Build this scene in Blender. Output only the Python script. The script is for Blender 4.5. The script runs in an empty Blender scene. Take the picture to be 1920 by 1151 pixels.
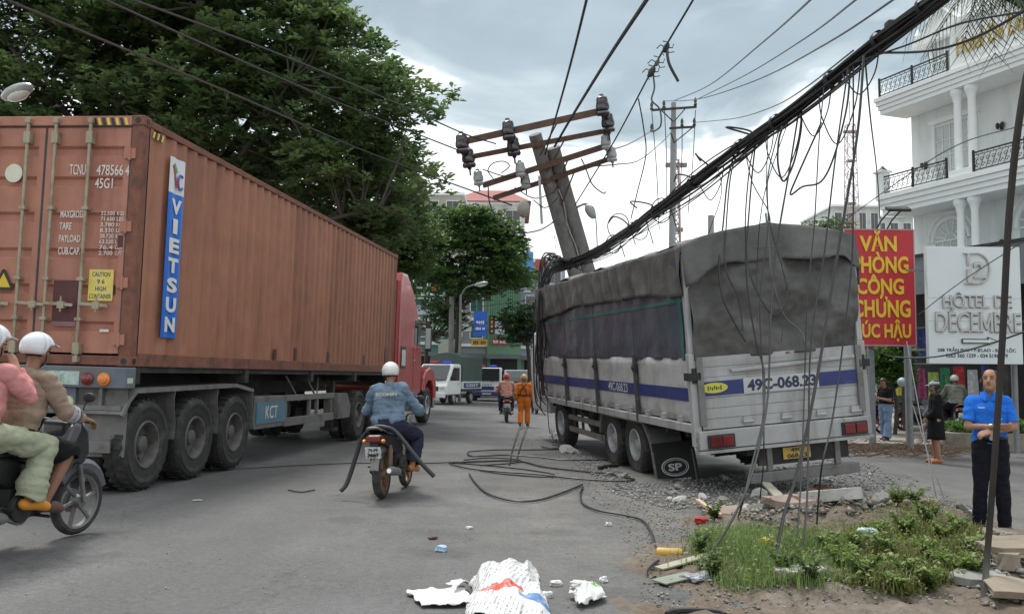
import bpy, bmesh, math, random
import numpy as np
from mathutils import Vector, Matrix, noise as mnoise
R = math.radians
rnd = random.Random(7)
scene = bpy.context.scene
col = scene.collection
# ------------------------------------------------------------------ camera
F, CX, CY, CAMH = 1700.0, 960.0, 575.5, 1.45
PITCH, ROLL = math.atan((706.0 - CY) / F), R(0.5)
cam_data = bpy.data.cameras.new('camera'); cam = bpy.data.objects.new('camera', cam_data); col.objects.link(cam)
cam_data.sensor_width = 36.0; cam_data.lens = 36.0 * F / 1920.0; cam_data.clip_start = 0.05; cam_data.clip_end = 2000
CAMROT = Matrix.Rotation(math.pi / 2 + PITCH, 3, 'X') @ Matrix.Rotation(ROLL, 3, 'Z')
cam.matrix_world = Matrix.Translation((0, 0, CAMH)) @ CAMROT.to_4x4()
scene.camera = cam
# ------------------------------------------------------------------ sky and sun
SUN_EL, SUN_AZ = R(62), R(-25)          # azimuth measured from +Y towards +X
world = bpy.data.worlds.new('World'); scene.world = world; world.use_nodes = True
def build_world():
    nt = world.node_tree; nt.nodes.clear(); N = nt.nodes.new; L = nt.links.new
    out = N('ShaderNodeOutputWorld'); sky = N('ShaderNodeTexSky'); sky.sky_type = 'NISHITA'; sky.sun_disc = False
    sky.sun_elevation = SUN_EL; sky.sun_rotation = SUN_AZ; sky.air_density = 1.3; sky.dust_density = 2.0
    b1 = N('ShaderNodeBackground'); b1.inputs['Strength'].default_value = 0.10; L(sky.outputs[0], b1.inputs['Color'])
    tc = N('ShaderNodeTexCoord'); sep = N('ShaderNodeSeparateXYZ'); L(tc.outputs['Generated'], sep.inputs[0])
    mp = N('ShaderNodeMapping'); mp.inputs['Scale'].default_value = (1, 1, 2.6); L(tc.outputs['Generated'], mp.inputs[0])
    n1 = N('ShaderNodeTexNoise'); n1.inputs['Scale'].default_value = 3.2; n1.inputs['Detail'].default_value = 6; n1.inputs['Roughness'].default_value = .52
    n1.inputs['Distortion'].default_value = .5
    L(mp.outputs[0], n1.inputs['Vector'])
    # elevation pushed up and down by the cloud noise: bright under the cloud base, slate grey above
    m1 = N('ShaderNodeMath'); m1.operation = 'MULTIPLY_ADD'; L(n1.outputs['Fac'], m1.inputs[0]); m1.inputs[1].default_value = -.60
    m0 = N('ShaderNodeMath'); m0.operation = 'ADD'; L(sep.outputs['Z'], m0.inputs[0]); m0.inputs[1].default_value = .085; L(m0.outputs[0], m1.inputs[2])
    rp = N('ShaderNodeValToRGB'); L(m1.outputs[0], rp.inputs[0]); e = rp.color_ramp.elements
    e[0].position = 0.0; e[0].color = (.80, .81, .81, 1)
    e[1].position = .04; e[1].color = (.66, .70, .715, 1)
    for p, c in ((.065, (.385, .44, .465)), (.12, (.25, .31, .34)), (.20, (.26, .32, .355)), (.34, (.52, .57, .585)), (.55, (.82, .86, .87)), (.9, (1.05, 1.08, 1.08))):
        x = e.new(p); x.color = (*c, 1)
    n2 = N('ShaderNodeTexNoise'); n2.inputs['Scale'].default_value = 7; n2.inputs['Detail'].default_value = 5; L(mp.outputs[0], n2.inputs['Vector'])
    mr = N('ShaderNodeMapRange'); L(n2.outputs['Fac'], mr.inputs[0]); mr.inputs['From Min'].default_value = .3; mr.inputs['From Max'].default_value = .7
    mr.inputs['To Min'].default_value = .9; mr.inputs['To Max'].default_value = 1.12
    b2 = N('ShaderNodeBackground'); L(rp.outputs[0], b2.inputs['Color']); L(mr.outputs[0], b2.inputs['Strength'])
    mx = N('ShaderNodeMixShader'); mx.inputs[0].default_value = .9; L(b1.outputs[0], mx.inputs[1]); L(b2.outputs[0], mx.inputs[2]); L(mx.outputs[0], out.inputs[0])
build_world()
sl = bpy.data.lights.new('sun', 'SUN'); sl.energy = 1.5; sl.angle = R(14); sl.color = (1, .97, .92)
sun = bpy.data.objects.new('sun', sl); col.objects.link(sun)
sd = Vector((math.sin(SUN_AZ) * math.cos(SUN_EL), math.cos(SUN_AZ) * math.cos(SUN_EL), math.sin(SUN_EL)))
sun.rotation_euler = (-sd).to_track_quat('-Z', 'Y').to_euler(); sun.location = (0, 0, 30)
vs = scene.view_settings; vs.view_transform = 'Standard'; vs.look = 'None'; vs.exposure = 0.80; vs.gamma = 1.0; vs.use_curve_mapping = False
scene.cycles.max_bounces = 6; scene.cycles.transparent_max_bounces = 12; scene.cycles.use_denoising = True
# ------------------------------------------------------------------ places: photo pixel -> point of the street
CAMP = Vector((0, 0, CAMH))
def ray(px, py): return CAMROT @ Vector(((px - CX) / F, -(py - CY) / F, -1.0))
def at(px, py, Y):
    d = ray(px, py); return CAMP + d * (Y / d.y)
def gz(x, y=0): return -0.02 * max(-9.0, min(9.0, x))
def gnd(px, py, dz=0.0):
    d = ray(px, py); z = 0.0
    for _ in range(12):
        t = (z - CAMH) / d.z; p = CAMP + d * t; z = gz(p.x) + dz
    return Vector((p.x, p.y, z))
# ------------------------------------------------------------------ materials
MATS = {}
def mat(name, c, rough=.6, metal=0.0, var=.12, ns=6.0, bump=0.0, bs=40.0, c2=None, c2s=3.0, c2lo=.5, c2hi=.7, spec=.5, coat=0.0, emit=None, es=0.0, trans=0.0, alpha=1.0, c3=None, c3s=9.0, c3lo=.62, c3hi=.68, streak=False, detail=5.0):
    if name in MATS: return MATS[name]
    m = bpy.data.materials.new(name); m.use_nodes = True; nt = m.node_tree; N = nt.nodes.new; L = nt.links.new
    b = nt.nodes['Principled BSDF']; b.inputs['Roughness'].default_value = rough; b.inputs['Metallic'].default_value = metal
    b.inputs['Specular IOR Level'].default_value = spec; b.inputs['Coat Weight'].default_value = coat
    b.inputs['Base Color'].default_value = (*c, 1)
    tc = N('ShaderNodeTexCoord')
    src = tc.outputs['Object']
    if var > 0 or c2:
        n = N('ShaderNodeTexNoise'); n.inputs['Scale'].default_value = ns; n.inputs['Detail'].default_value = detail; n.inputs['Roughness'].default_value = .6
        L(src, n.inputs['Vector'])
        mr = N('ShaderNodeMapRange'); L(n.outputs['Fac'], mr.inputs[0]); mr.inputs['From Min'].default_value = .25; mr.inputs['From Max'].default_value = .75
        mr.inputs['To Min'].default_value = 1 - var; mr.inputs['To Max'].default_value = 1 + var
        base = N('ShaderNodeRGB'); base.outputs[0].default_value = (*c, 1); cur = base.outputs[0]
        if c2:
            n2 = N('ShaderNodeTexNoise'); n2.inputs['Scale'].default_value = c2s; n2.inputs['Detail'].default_value = 8; n2.inputs['Roughness'].default_value = .65
            if streak:
                mp = N('ShaderNodeMapping'); mp.inputs['Scale'].default_value = (1, 1, .12); L(src, mp.inputs[0]); L(mp.outputs[0], n2.inputs['Vector'])
            else: L(src, n2.inputs['Vector'])
            m2 = N('ShaderNodeMapRange'); L(n2.outputs['Fac'], m2.inputs[0]); m2.inputs['From Min'].default_value = c2lo; m2.inputs['From Max'].default_value = c2hi
            mx = N('ShaderNodeMix'); mx.data_type = 'RGBA'; L(m2.outputs[0], mx.inputs[0]); L(cur, mx.inputs[6]); mx.inputs[7].default_value = (*c2, 1); cur = mx.outputs[2]
        if c3:
            n3 = N('ShaderNodeTexNoise'); n3.inputs['Scale'].default_value = c3s; n3.inputs['Detail'].default_value = 10; n3.inputs['Roughness'].default_value = .7; L(src, n3.inputs['Vector'])
            m3 = N('ShaderNodeMapRange'); L(n3.outputs['Fac'], m3.inputs[0]); m3.inputs['From Min'].default_value = c3lo; m3.inputs['From Max'].default_value = c3hi
            mx = N('ShaderNodeMix'); mx.data_type = 'RGBA'; L(m3.outputs[0], mx.inputs[0]); L(cur, mx.inputs[6]); mx.inputs[7].default_value = (*c3, 1); cur = mx.outputs[2]
        vm = N('ShaderNodeVectorMath'); vm.operation = 'SCALE'; L(cur, vm.inputs[0]); L(mr.outputs[0], vm.inputs['Scale']); L(vm.outputs[0], b.inputs['Base Color'])
        rr = N('ShaderNodeMapRange'); L(n.outputs['Fac'], rr.inputs[0]); rr.inputs['To Min'].default_value = max(.02, rough - .12); rr.inputs['To Max'].default_value = min(1, rough + .12)
        L(rr.outputs[0], b.inputs['Roughness'])
    if bump > 0:
        nb = N('ShaderNodeTexNoise'); nb.inputs['Scale'].default_value = bs; nb.inputs['Detail'].default_value = 4; L(src, nb.inputs['Vector'])
        bp = N('ShaderNodeBump'); bp.inputs['Strength'].default_value = bump; bp.inputs['Distance'].default_value = .02; L(nb.outputs['Fac'], bp.inputs['Height']); L(bp.outputs[0], b.inputs['Normal'])
    if emit: b.inputs['Emission Color'].default_value = (*emit, 1); b.inputs['Emission Strength'].default_value = es
    if trans: b.inputs['Transmission Weight'].default_value = trans
    if alpha < 1: b.inputs['Alpha'].default_value = alpha
    MATS[name] = m; return m
def leafmat(name, sat=1.0, trans=.38, rough=.45):
    if name in MATS: return MATS[name]
    m = bpy.data.materials.new(name); m.use_nodes = True; nt = m.node_tree; N = nt.nodes.new; L = nt.links.new
    b = nt.nodes['Principled BSDF']; b.inputs['Roughness'].default_value = rough
    a = N('ShaderNodeAttribute'); a.attribute_name = 'tint'; L(a.outputs['Color'], b.inputs['Base Color'])
    t = N('ShaderNodeBsdfTranslucent'); L(a.outputs['Color'], t.inputs[0]); mx = N('ShaderNodeMixShader'); mx.inputs[0].default_value = trans
    L(b.outputs[0], mx.inputs[1]); L(t.outputs[0], mx.inputs[2]); L(mx.outputs[0], nt.nodes['Material Output'].inputs[0])
    MATS[name] = m; return m
# ------------------------------------------------------------------ object helpers
def tag(o, label=None, cat=None, group=None, kind=None):
    if label: o['label'] = label
    if cat: o['category'] = cat
    if group: o['group'] = group
    if kind: o['kind'] = kind
    return o
def empty(name, mw=None, label=None, cat=None, group=None, parent=None):
    o = bpy.data.objects.new(name, None); col.objects.link(o)
    if isinstance(mw, Matrix): o.matrix_world = mw
    elif mw is not None: o.location = mw
    o.empty_display_size = .1
    return tag(o, label, cat, group)
def frame(origin, fwd_deg, roll=0, pitch=0):
    """local X = forward, Y = left, Z = up; heading measured from world +X; roll lowers the right side when > 0"""
    return Matrix.Translation(origin) @ Matrix.Rotation(R(fwd_deg), 4, 'Z') @ Matrix.Rotation(-R(pitch), 4, 'Y') @ Matrix.Rotation(R(roll), 4, 'X')
class MB:
    def __init__(s): s.v = []; s.f = []; s.m = []; s.cur = 0
    def _add(s, vs, fs):
        b = len(s.v); s.v += [tuple(p) for p in vs]; s.f += [tuple(b + i for i in f) for f in fs]; s.m += [s.cur] * len(fs); return s
    def box(s, lo, hi, M=None):
        (a, b, c), (d, e, f) = lo, hi
        p = [Vector(q) for q in ((a,b,c),(d,b,c),(d,e,c),(a,e,c),(a,b,f),(d,b,f),(d,e,f),(a,e,f))]
        if M is not None: p = [M @ q for q in p]
        return s._add(p, [(0,3,2,1),(4,5,6,7),(0,1,5,4),(1,2,6,5),(2,3,7,6),(3,0,4,7)])
    def cbox(s, c, size, M=None):
        return s.box([c[i] - size[i] / 2 for i in range(3)], [c[i] + size[i] / 2 for i in range(3)], M)
    def bar(s, p0, p1, w, h, up=(0, 0, 1)):
        p0, p1 = Vector(p0), Vector(p1); d = (p1 - p0); L = d.length; d.normalize(); up = Vector(up)
        if abs(d.dot(up)) > .98: up = Vector((1, 0, 0))
        x = d.cross(up).normalized(); u = x.cross(d)
        vs = []
        for p in (p0, p1):
            for a, b in ((-1,-1),(1,-1),(1,1),(-1,1)): vs.append(p + x * a * w / 2 + u * b * h / 2)
        return s._add(vs, [(3,2,1,0),(4,5,6,7),(0,1,5,4),(1,2,6,5),(2,3,7,6),(3,0,4,7)])
    def cyl(s, p0, p1, r0, r1=None, n=12, caps=True):
        return s.tube([p0, p1], [r0, r0 if r1 is None else r1], n, caps)
    def tube(s, pts, r, n=6, caps=True, closed=False):
        pts = [Vector(p) for p in pts]; k = len(pts); rs = r if isinstance(r, (list, tuple)) else [r] * k
        b = len(s.v); prev = None; ring = []
        for i, p in enumerate(pts):
            if closed: t = pts[(i + 1) % k] - pts[i - 1]
            else: t = pts[min(i + 1, k - 1)] - pts[max(i - 1, 0)]
            if t.length < 1e-9: t = Vector((0, 0, 1))
            t.normalize()
            if prev is None:
                u = t.orthogonal().normalized()
            else:
                u = prev - t * prev.dot(t)
                u = u.normalized() if u.length > 1e-6 else t.orthogonal().normalized()
            prev = u; w = t.cross(u)
            for j in range(n):
                a = 2 * math.pi * j / n; ring.append(p + (u * math.cos(a) + w * math.sin(a)) * rs[i])
        fs = []
        for i in range(k if closed else k - 1):
            i2 = (i + 1) % k
            for j in range(n): fs.append((i*n+j, i*n+(j+1)%n, i2*n+(j+1)%n, i2*n+j))
        if caps and not closed: fs.append(tuple(range(n - 1, -1, -1))); fs.append(tuple((k-1)*n + j for j in range(n)))
        return s._add(ring, fs)
    def lathe(s, prof, o, axis, n=20, closed=False, cap0=True):
        """prof: list of (radius, height along axis)"""
        o = Vector(o); ax = Vector(axis).normalized(); u = ax.orthogonal().normalized(); w = ax.cross(u); vs = []; k = len(prof)
        for r, h in prof:
            for j in range(n):
                a = 2 * math.pi * j / n; vs.append(o + ax * h + (u * math.cos(a) + w * math.sin(a)) * r)
        fs = []
        for i in range(k if closed else k - 1):
            i2 = (i + 1) % k
            for j in range(n): fs.append((i*n+j, i*n+(j+1)%n, i2*n+(j+1)%n, i2*n+j))
        if not closed:
            if cap0: fs.append(tuple(range(n - 1, -1, -1)))
            fs.append(tuple((k-1)*n + j for j in range(n)))
        return s._add(vs, fs)
    def ell(s, c, r, n=10, M=None):
        c = Vector(c); vs = [c + Vector((0, 0, -r[2]))]; 
        for i in range(1, n // 2 + 1):
            ph = -math.pi / 2 + math.pi * i / (n // 2 + 1)
            for j in range(n):
                a = 2 * math.pi * j / n; vs.append(c + Vector((r[0]*math.cos(ph)*math.cos(a), r[1]*math.cos(ph)*math.sin(a), r[2]*math.sin(ph))))
        vs.append(c + Vector((0, 0, r[2]))); k = n // 2; fs = []
        for j in range(n): fs.append((0, 1 + (j+1) % n, 1 + j)); fs.append((len(vs)-1, 1+(k-1)*n+j, 1+(k-1)*n+(j+1)%n))
        for i in range(k - 1):
            for j in range(n): fs.append((1+i*n+j, 1+i*n+(j+1)%n, 1+(i+1)*n+(j+1)%n, 1+(i+1)*n+j))
        if M is not None: vs = [M @ (p - c) + c for p in vs]
        return s._add(vs, fs)
    def prism(s, poly, fn, a, b):
        """poly: 2-D points; fn(u, v, w) -> xyz; extruded in w from a to b"""
        k = len(poly); vs = [fn(u, v, a) for u, v in poly] + [fn(u, v, b) for u, v in poly]
        fs = [tuple(range(k - 1, -1, -1)), tuple(range(k, 2 * k))] + [(i, (i+1) % k, k + (i+1) % k, k + i) for i in range(k)]
        return s._add(vs, fs)
    def grid(s, fn, nu, nv):
        vs = [fn(i / nu, j / nv) for j in range(nv + 1) for i in range(nu + 1)]
        fs = [(j*(nu+1)+i, j*(nu+1)+i+1, (j+1)*(nu+1)+i+1, (j+1)*(nu+1)+i) for j in range(nv) for i in range(nu)]
        return s._add(vs, fs)
    def quad(s, a, b, c, d): return s._add([a, b, c, d], [(0, 1, 2, 3)])
    def build(s, name, m, parent=None, smooth=False, bevel=0.0, seg=2, solid=0.0, loc=None, fixn=True):
        me = bpy.data.meshes.new(name)
        vs = s.v if loc is None else [(p[0]-loc[0], p[1]-loc[1], p[2]-loc[2]) for p in s.v]
        me.from_pydata(vs, [], s.f)
        for k in (m if isinstance(m, (list, tuple)) else [m]): me.materials.append(k)
        if any(s.m): me.polygons.foreach_set('material_index', s.m)
        if fixn:
            bm = bmesh.new(); bm.from_mesh(me); bmesh.ops.recalc_face_normals(bm, faces=bm.faces); bm.to_mesh(me); bm.free()
        o = bpy.data.objects.new(name, me); col.objects.link(o)
        if loc is not None: o.location = loc
        if smooth: me.polygons.foreach_set('use_smooth', [True] * len(me.polygons)); me.set_sharp_from_angle(angle=R(42))
        if solid:
            sm = o.modifiers.new('thick', 'SOLIDIFY'); sm.thickness = solid; sm.offset = 0
        if bevel:
            bv = o.modifiers.new('edge', 'BEVEL'); bv.width = bevel; bv.segments = seg; bv.limit_method = 'ANGLE'; bv.angle_limit = R(40)
        if parent is not None: o.parent = parent
        me.update(); return o
def numesh(name, V, Fc, m, parent=None, tint=None, smooth=False):
    """V (n,3) float array, Fc (k,4) or (k,3) int array"""
    me = bpy.data.meshes.new(name); n, k = len(V), Fc.shape[1]
    me.vertices.add(n); me.vertices.foreach_set('co', np.ascontiguousarray(V, dtype=np.float32).ravel())
    me.loops.add(Fc.size); me.loops.foreach_set('vertex_index', Fc.astype(np.int32).ravel())
    me.polygons.add(len(Fc)); me.polygons.foreach_set('loop_start', np.arange(0, Fc.size, k, dtype=np.int32))
    if smooth: me.polygons.foreach_set('use_smooth', np.ones(len(Fc), dtype=bool))
    me.update(calc_edges=True); me.materials.append(m)
    if tint is not None:
        at_ = me.color_attributes.new('tint', 'FLOAT_COLOR', 'POINT')
        at_.data.foreach_set('color', np.concatenate([tint, np.ones((n, 1))], 1).astype(np.float32).ravel())
    o = bpy.data.objects.new(name, me); col.objects.link(o)
    if parent is not None: o.parent = parent
    return o
def evaluated(o):
    dg = bpy.context.evaluated_depsgraph_get(); dg.update()
    return bpy.data.meshes.new_from_object(o.evaluated_get(dg))
def text(name, body, c, xd, yd, w, h, m, parent=None, depth=.003, bold=0.0, spacing=1.0, slant=0.0):
    """flat lettering, centred on c, fitted into w x h"""
    cu = bpy.data.curves.new(name, 'FONT'); cu.body = body; cu.size = 1; cu.extrude = .01; cu.offset = bold; cu.space_character = spacing; cu.resolution_u = 3; cu.shear = slant
    to = bpy.data.objects.new(name, cu); col.objects.link(to); me = evaluated(to); bpy.data.objects.remove(to); bpy.data.curves.remove(cu)
    n = len(me.vertices); co = np.empty(n * 3, dtype=np.float32); me.vertices.foreach_get('co', co); co = co.reshape(-1, 3)
    lo, hi = co.min(0), co.max(0); sx, sy = w / (hi[0] - lo[0]), h / (hi[1] - lo[1])
    xd = Vector(xd).normalized(); yd = Vector(yd).normalized(); zd = xd.cross(yd).normalized()
    A = np.array([xd, yd, zd]); q = np.stack([(co[:, 0] - (lo[0]+hi[0])/2) * sx, (co[:, 1] - (lo[1]+hi[1])/2) * sy, (co[:, 2]+.01)/.02*max(depth, .001)], 1)
    me.vertices.foreach_set('co', (q @ A + np.array(c)).astype(np.float32).ravel()); me.materials.clear(); me.materials.append(m); me.name = name
    o = bpy.data.objects.new(name, me); col.objects.link(o)
    if parent is not None: o.parent = parent
    me.update(); return o
def spline(pts, k=6):
    pts = [Vector(p) for p in pts]
    if len(pts) < 3: return pts
    P = [pts[0] * 2 - pts[1]] + pts + [pts[-1] * 2 - pts[-2]]; out = []
    for i in range(1, len(P) - 2):
        a, b, c, d = P[i-1:i+3]
        for j in range(k):
            t = j / k; out.append(.5 * ((2*b) + (c-a)*t + (2*a-5*b+4*c-d)*t*t + (-a+3*b-3*c+d)*t**3))
    out.append(pts[-1]); return out
def sagged(a, b, sag, n=14):
    a, b = Vector(a), Vector(b); return [a.lerp(b, i/n) - Vector((0, 0, sag * 4 * (i/n) * (1 - i/n))) for i in range(n + 1)]
def fbm(p, o=4): return mnoise.fractal(Vector(p), 1.0, 2.0, o)
def copy_tree(o, parent=None):
    c = o.copy(); col.objects.link(c); c.parent = parent
    for ch in list(o.children): copy_tree(ch, c)
    return c
# ------------------------------------------------------------------ ground
def road_mat():
    m = bpy.data.materials.new('asphalt'); m.use_nodes = True; nt = m.node_tree; N = nt.nodes.new; L = nt.links.new; b = nt.nodes['Principled BSDF']
    tc = N('ShaderNodeTexCoord'); o = tc.outputs['Object']
    def noise(sc, det=6, rough=.6, vec=None):
        n = N('ShaderNodeTexNoise'); n.inputs['Scale'].default_value = sc; n.inputs['Detail'].default_value = det; n.inputs['Roughness'].default_value = rough; L(vec or o, n.inputs['Vector']); return n.outputs['Fac']
    def rng(f, a, c, lo, hi):
        r = N('ShaderNodeMapRange'); L(f, r.inputs[0]); r.inputs['From Min'].default_value = a; r.inputs['From Max'].default_value = c; r.inputs['To Min'].default_value = lo; r.inputs['To Max'].default_value = hi; return r.outputs[0]
    def mul(a, c):
        q = N('ShaderNodeMath'); q.operation = 'MULTIPLY'; L(a, q.inputs[0]); L(c, q.inputs[1]); return q.outputs[0]
    mp = N('ShaderNodeMapping'); mp.inputs['Scale'].default_value = (1, .16, 1); mp.inputs['Rotation'].default_value = (0, 0, R(7)); L(o, mp.inputs[0])
    v = mul(mul(rng(noise(.35), .3, .7, .80, 1.16), rng(noise(170, 2, .7), .25, .75, .60, 1.45)), rng(noise(1.1, 5, .6, mp.outputs[0]), .3, .7, .82, 1.14))
    v = mul(mul(v, rng(noise(22, 3, .6), .3, .7, .84, 1.16)), rng(noise(60, 2, .6), .3, .7, .78, 1.22))
    rgb = N('ShaderNodeRGB'); rgb.outputs[0].default_value = (.112, .111, .109, 1)
    # pale dust trodden round the broken ground by the wreck
    vd = N('ShaderNodeVectorMath'); vd.operation = 'DISTANCE'; L(o, vd.inputs[0]); vd.inputs[1].default_value = (3.4, 10.5, 0)
    dm = mul(rng(vd.outputs['Value'], 1.5, 6.5, 1, 0), rng(noise(1.5, 8, .7), .38, .62, 0, .8))
    mx = N('ShaderNodeMix'); mx.data_type = 'RGBA'; L(dm, mx.inputs[0]); L(rgb.outputs[0], mx.inputs[6]); mx.inputs[7].default_value = (.20, .185, .165, 1)
    # scattered sealed cracks and dark drips
    vo = N('ShaderNodeTexVoronoi'); vo.feature = 'DISTANCE_TO_EDGE'; vo.inputs['Scale'].default_value = .22
    dv = N('ShaderNodeVectorMath'); dv.operation = 'ADD'; nn = N('ShaderNodeTexNoise'); nn.inputs['Scale'].default_value = 1.2; nn.inputs['Detail'].default_value = 5; L(o, nn.inputs['Vector']); L(o, dv.inputs[0]); L(nn.outputs['Color'], dv.inputs[1]); L(dv.outputs[0], vo.inputs['Vector'])
    cr = rng(vo.outputs['Distance'], .0, .004, .8, 1)
    st = rng(noise(.9, 3, .5), .60, .72, 1, .66)
    sc = N('ShaderNodeVectorMath'); sc.operation = 'SCALE'; L(mx.outputs[2], sc.inputs[0]); L(mul(mul(v, cr), st), sc.inputs['Scale']); L(sc.outputs[0], b.inputs['Base Color'])
    L(rng(noise(.8, 4), .3, .7, .55, .85), b.inputs['Roughness']); b.inputs['Specular IOR Level'].default_value = .35
    bp = N('ShaderNodeBump'); bp.inputs['Strength'].default_value = .55; bp.inputs['Distance'].default_value = .006; L(noise(120, 3, .7), bp.inputs['Height']); L(bp.outputs[0], b.inputs['Normal'])
    MATS['asphalt'] = m; return m
M_road = road_mat()
M_conc = mat('concrete pavement', (.27, .25, .22), .85, var=.16, ns=1.2, bump=.3, bs=30, c2=(.16, .15, .13), c2s=.8)
M_kerb = mat('kerb concrete', (.26, .23, .19), .85, var=.2, ns=5, bump=.4, bs=25, c2=(.14, .10, .07), c2s=3)
def strip(name, xs, y0, y1, dz, m, kind='structure'):
    g = MB()
    for a, b in zip(xs[:-1], xs[1:]): g.quad((a, y0, gz(a)+dz), (b, y0, gz(b)+dz), (b, y1, gz(b)+dz), (a, y1, gz(a)+dz))
    return tag(g.build(name, m, fixn=False), kind=kind)
strip('ground', [-700, -9, 9, 700], -60, 1200, -.012, mat('bare ground', (.17, .155, .13), .9, var=.2, ns=.5, bump=.3, bs=8))
strip('road', [-12.5, -9, 0, 9, 12], -20, 120, -.004, M_road)
def slab(name, pts, h, m):
    """raised pavement: outline of world points, h above the road"""
    g = MB(); k = len(pts); top = [(x, y, gz(x)+h) for x, y in pts]; bot = [(x, y, gz(x)-.1) for x, y in pts]
    g._add(top + bot, [tuple(range(k))] + [(i, k+i, k+(i+1) % k, (i+1) % k) for i in range(k)])
    return tag(g.build(name, m, bevel=.02), kind='structure')
pA, pB, pC = gnd(1480, 838), gnd(1800, 842), gnd(1990, 842)
slab('pavement_right', [(pA.x, pA.y), (pB.x, pB.y), (pC.x+1, pC.y), (60, 26), (60, 62), (8.5, 62)], .12, M_conc)
slab('pavement_left', [(-10.8, -10), (-10.2, 30), (-6.6, 52), (-5.2, 62), (-60, 62), (-60, -10)], .13, M_conc)
slab('pavement_far', [(-5.0, 62.5), (12, 62.5), (60, 63), (60, 66), (-30, 66)], .13, M_conc)
# ------------------------------------------------------------------ shared materials
M_tyre = mat('tyre rubber', (.032, .031, .03), .8, var=.25, ns=9, bump=.3, bs=40, c2=(.085, .08, .072), c2s=4)
M_rim = mat('dusty steel rim', (.15, .145, .138), .65, .3, var=.3, ns=10, c2=(.10, .085, .07), c2s=6)
M_rimw = mat('pale steel rim', (.42, .43, .44), .5, .3, var=.2, ns=10, c2=(.2, .18, .16), c2s=5)
M_black = mat('black plastic', (.022, .022, .024), .5, var=.2)
M_dark = mat('dark chassis steel', (.035, .034, .034), .7, .2, var=.3, ns=6, c2=(.09, .075, .06), c2s=4)
M_steel = mat('grey steel', (.22, .22, .215), .55, .4, var=.2, ns=8, c2=(.12, .09, .07), c2s=4)
M_chrome = mat('chrome', (.55, .55, .55), .18, 1.0, var=.08)
M_glass = mat('dark window glass', (.025, .03, .034), .06, var=0, spec=.8)
M_white = mat('white paint', (.74, .75, .75), .4, var=.06, ns=4)
M_redlamp = mat('red lamp lens', (.18, .014, .014), .2, var=.1, coat=.5)
M_orange_l = mat('amber lamp lens', (.75, .22, .03), .2, var=.1, coat=.5)
M_clear_l = mat('clear lamp lens', (.62, .64, .6), .12, var=.1, coat=.6)
def wheel(parent, c, out, r, w, rim=M_rim, rr=.52, n=28, deep=.13, bolts=True):
    """wheel > tyre, rim; out = +1/-1: the visible side along local Y"""
    e = empty('wheel', parent=None); e.parent = parent; e.location = c
    ax = (0, out, 0); rim_r = r * rr; t = MB()
    t.lathe([(rim_r, -w*.46), (r*.9, -w*.5), (r*.985, -w*.36), (r, -w*.12), (r, w*.12), (r*.985, w*.36), (r*.95, w*.46), (r*.93, w*.49), (r*.86, w*.51), (r*.85, w*.535), (r*.80, w*.54), (r*.78, w*.515), (r*.70, w*.50), (rim_r*1.16, w*.49), (rim_r*1.10, w*.47), (rim_r, w*.44)], (0, 0, 0), ax, n, True)
    for i in range(n):      # tread lugs
        a = 2*math.pi*i/n; M = Matrix.Rotation(a, 4, 'Y')
        t.box((-r*.05, -w*.42, r*.985), (r*.05, -w*.05, r*1.012), M); t.box((-r*.01, w*.05, r*.985), (r*.09, w*.42, r*1.012), M)
    t.build('tyre', M_tyre, e, smooth=True)
    q = MB(); q.lathe([(rim_r*1.03, w*.44), (rim_r*1.0, w*.5), (rim_r*.93, w*.49), (rim_r*.88, w*.44-deep*.2), (rim_r*.84, w*.44-deep), (rim_r*.62, w*.44-deep*1.25), (rim_r*.42, w*.44-deep*.9), (rim_r*.36, w*.44-deep*.3), (rim_r*.2, w*.44-deep*.15), (.004, w*.44-deep*.1)], (0, 0, 0), ax, n, cap0=False)
    q.lathe([(rim_r*1.03, -w*.44), (rim_r*.5, -w*.3), (.004, -w*.3)], (0, 0, 0), ax, 12, cap0=False)
    if bolts:
        for i in range(10):
            a = 2*math.pi*i/10; p = Vector((math.cos(a)*rim_r*.52, out*(w*.44-deep*1.15), math.sin(a)*rim_r*.52)); q.cyl(p, p+Vector((0, out*.03, 0)), .016, n=6)
    ro = q.build('rim', rim, e, smooth=True)
    if bolts:
        for i in range(8):
            a = 2*math.pi*(i+.5)/8; p = Vector((math.cos(a)*rim_r*.73, out*(w*.44-deep*1.08), math.sin(a)*rim_r*.73)); h = MB(); h.cyl(p-Vector((0, out*.01, 0)), p+Vector((0, out*.012, 0)), rim_r*.085, n=10); h.build('hand_hole', M_black, ro)
    return e
# ------------------------------------------------------------------ shipping container
C0 = at(243, 687, 10.3); HEAD = 90 - 6.85
FC = frame(C0, HEAD, roll=1.2, pitch=0)
M_cont = mat('red brown container paint', (.375, .165, .100), .62, var=.18, ns=2.5, bump=.06, bs=18, c2=(.235, .098, .060), c2s=1.6, c2lo=.46, c2hi=.72, streak=True, c3=(.14, .062, .04), c3s=5, c3lo=.66, c3hi=.70)
M_contd = mat('faded door paint', (.43, .188, .128), .6, var=.16, ns=3, bump=.05, bs=18, c2=(.30, .108, .076), c2s=2.2, streak=True, c3=(.17, .075, .05), c3s=6, c3lo=.66, c3hi=.70)
M_rust = mat('rusty rail paint', (.215, .085, .055), .75, var=.3, ns=7, bump=.2, bs=30, c2=(.10, .05, .035), c2s=4)
M_bar = mat('galvanised locking bar', (.37, .33, .24), .55, .3, var=.2, ns=8, c2=(.25, .17, .10), c2s=5)
M_stencil = mat('stencil white', (.72, .66, .60), .7, var=.12, ns=20)
M_gasket = mat('rubber gasket', (.07, .075, .085), .8, var=.2)
CL, CW, CH = 12.05, 2.44, 2.9
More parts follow.
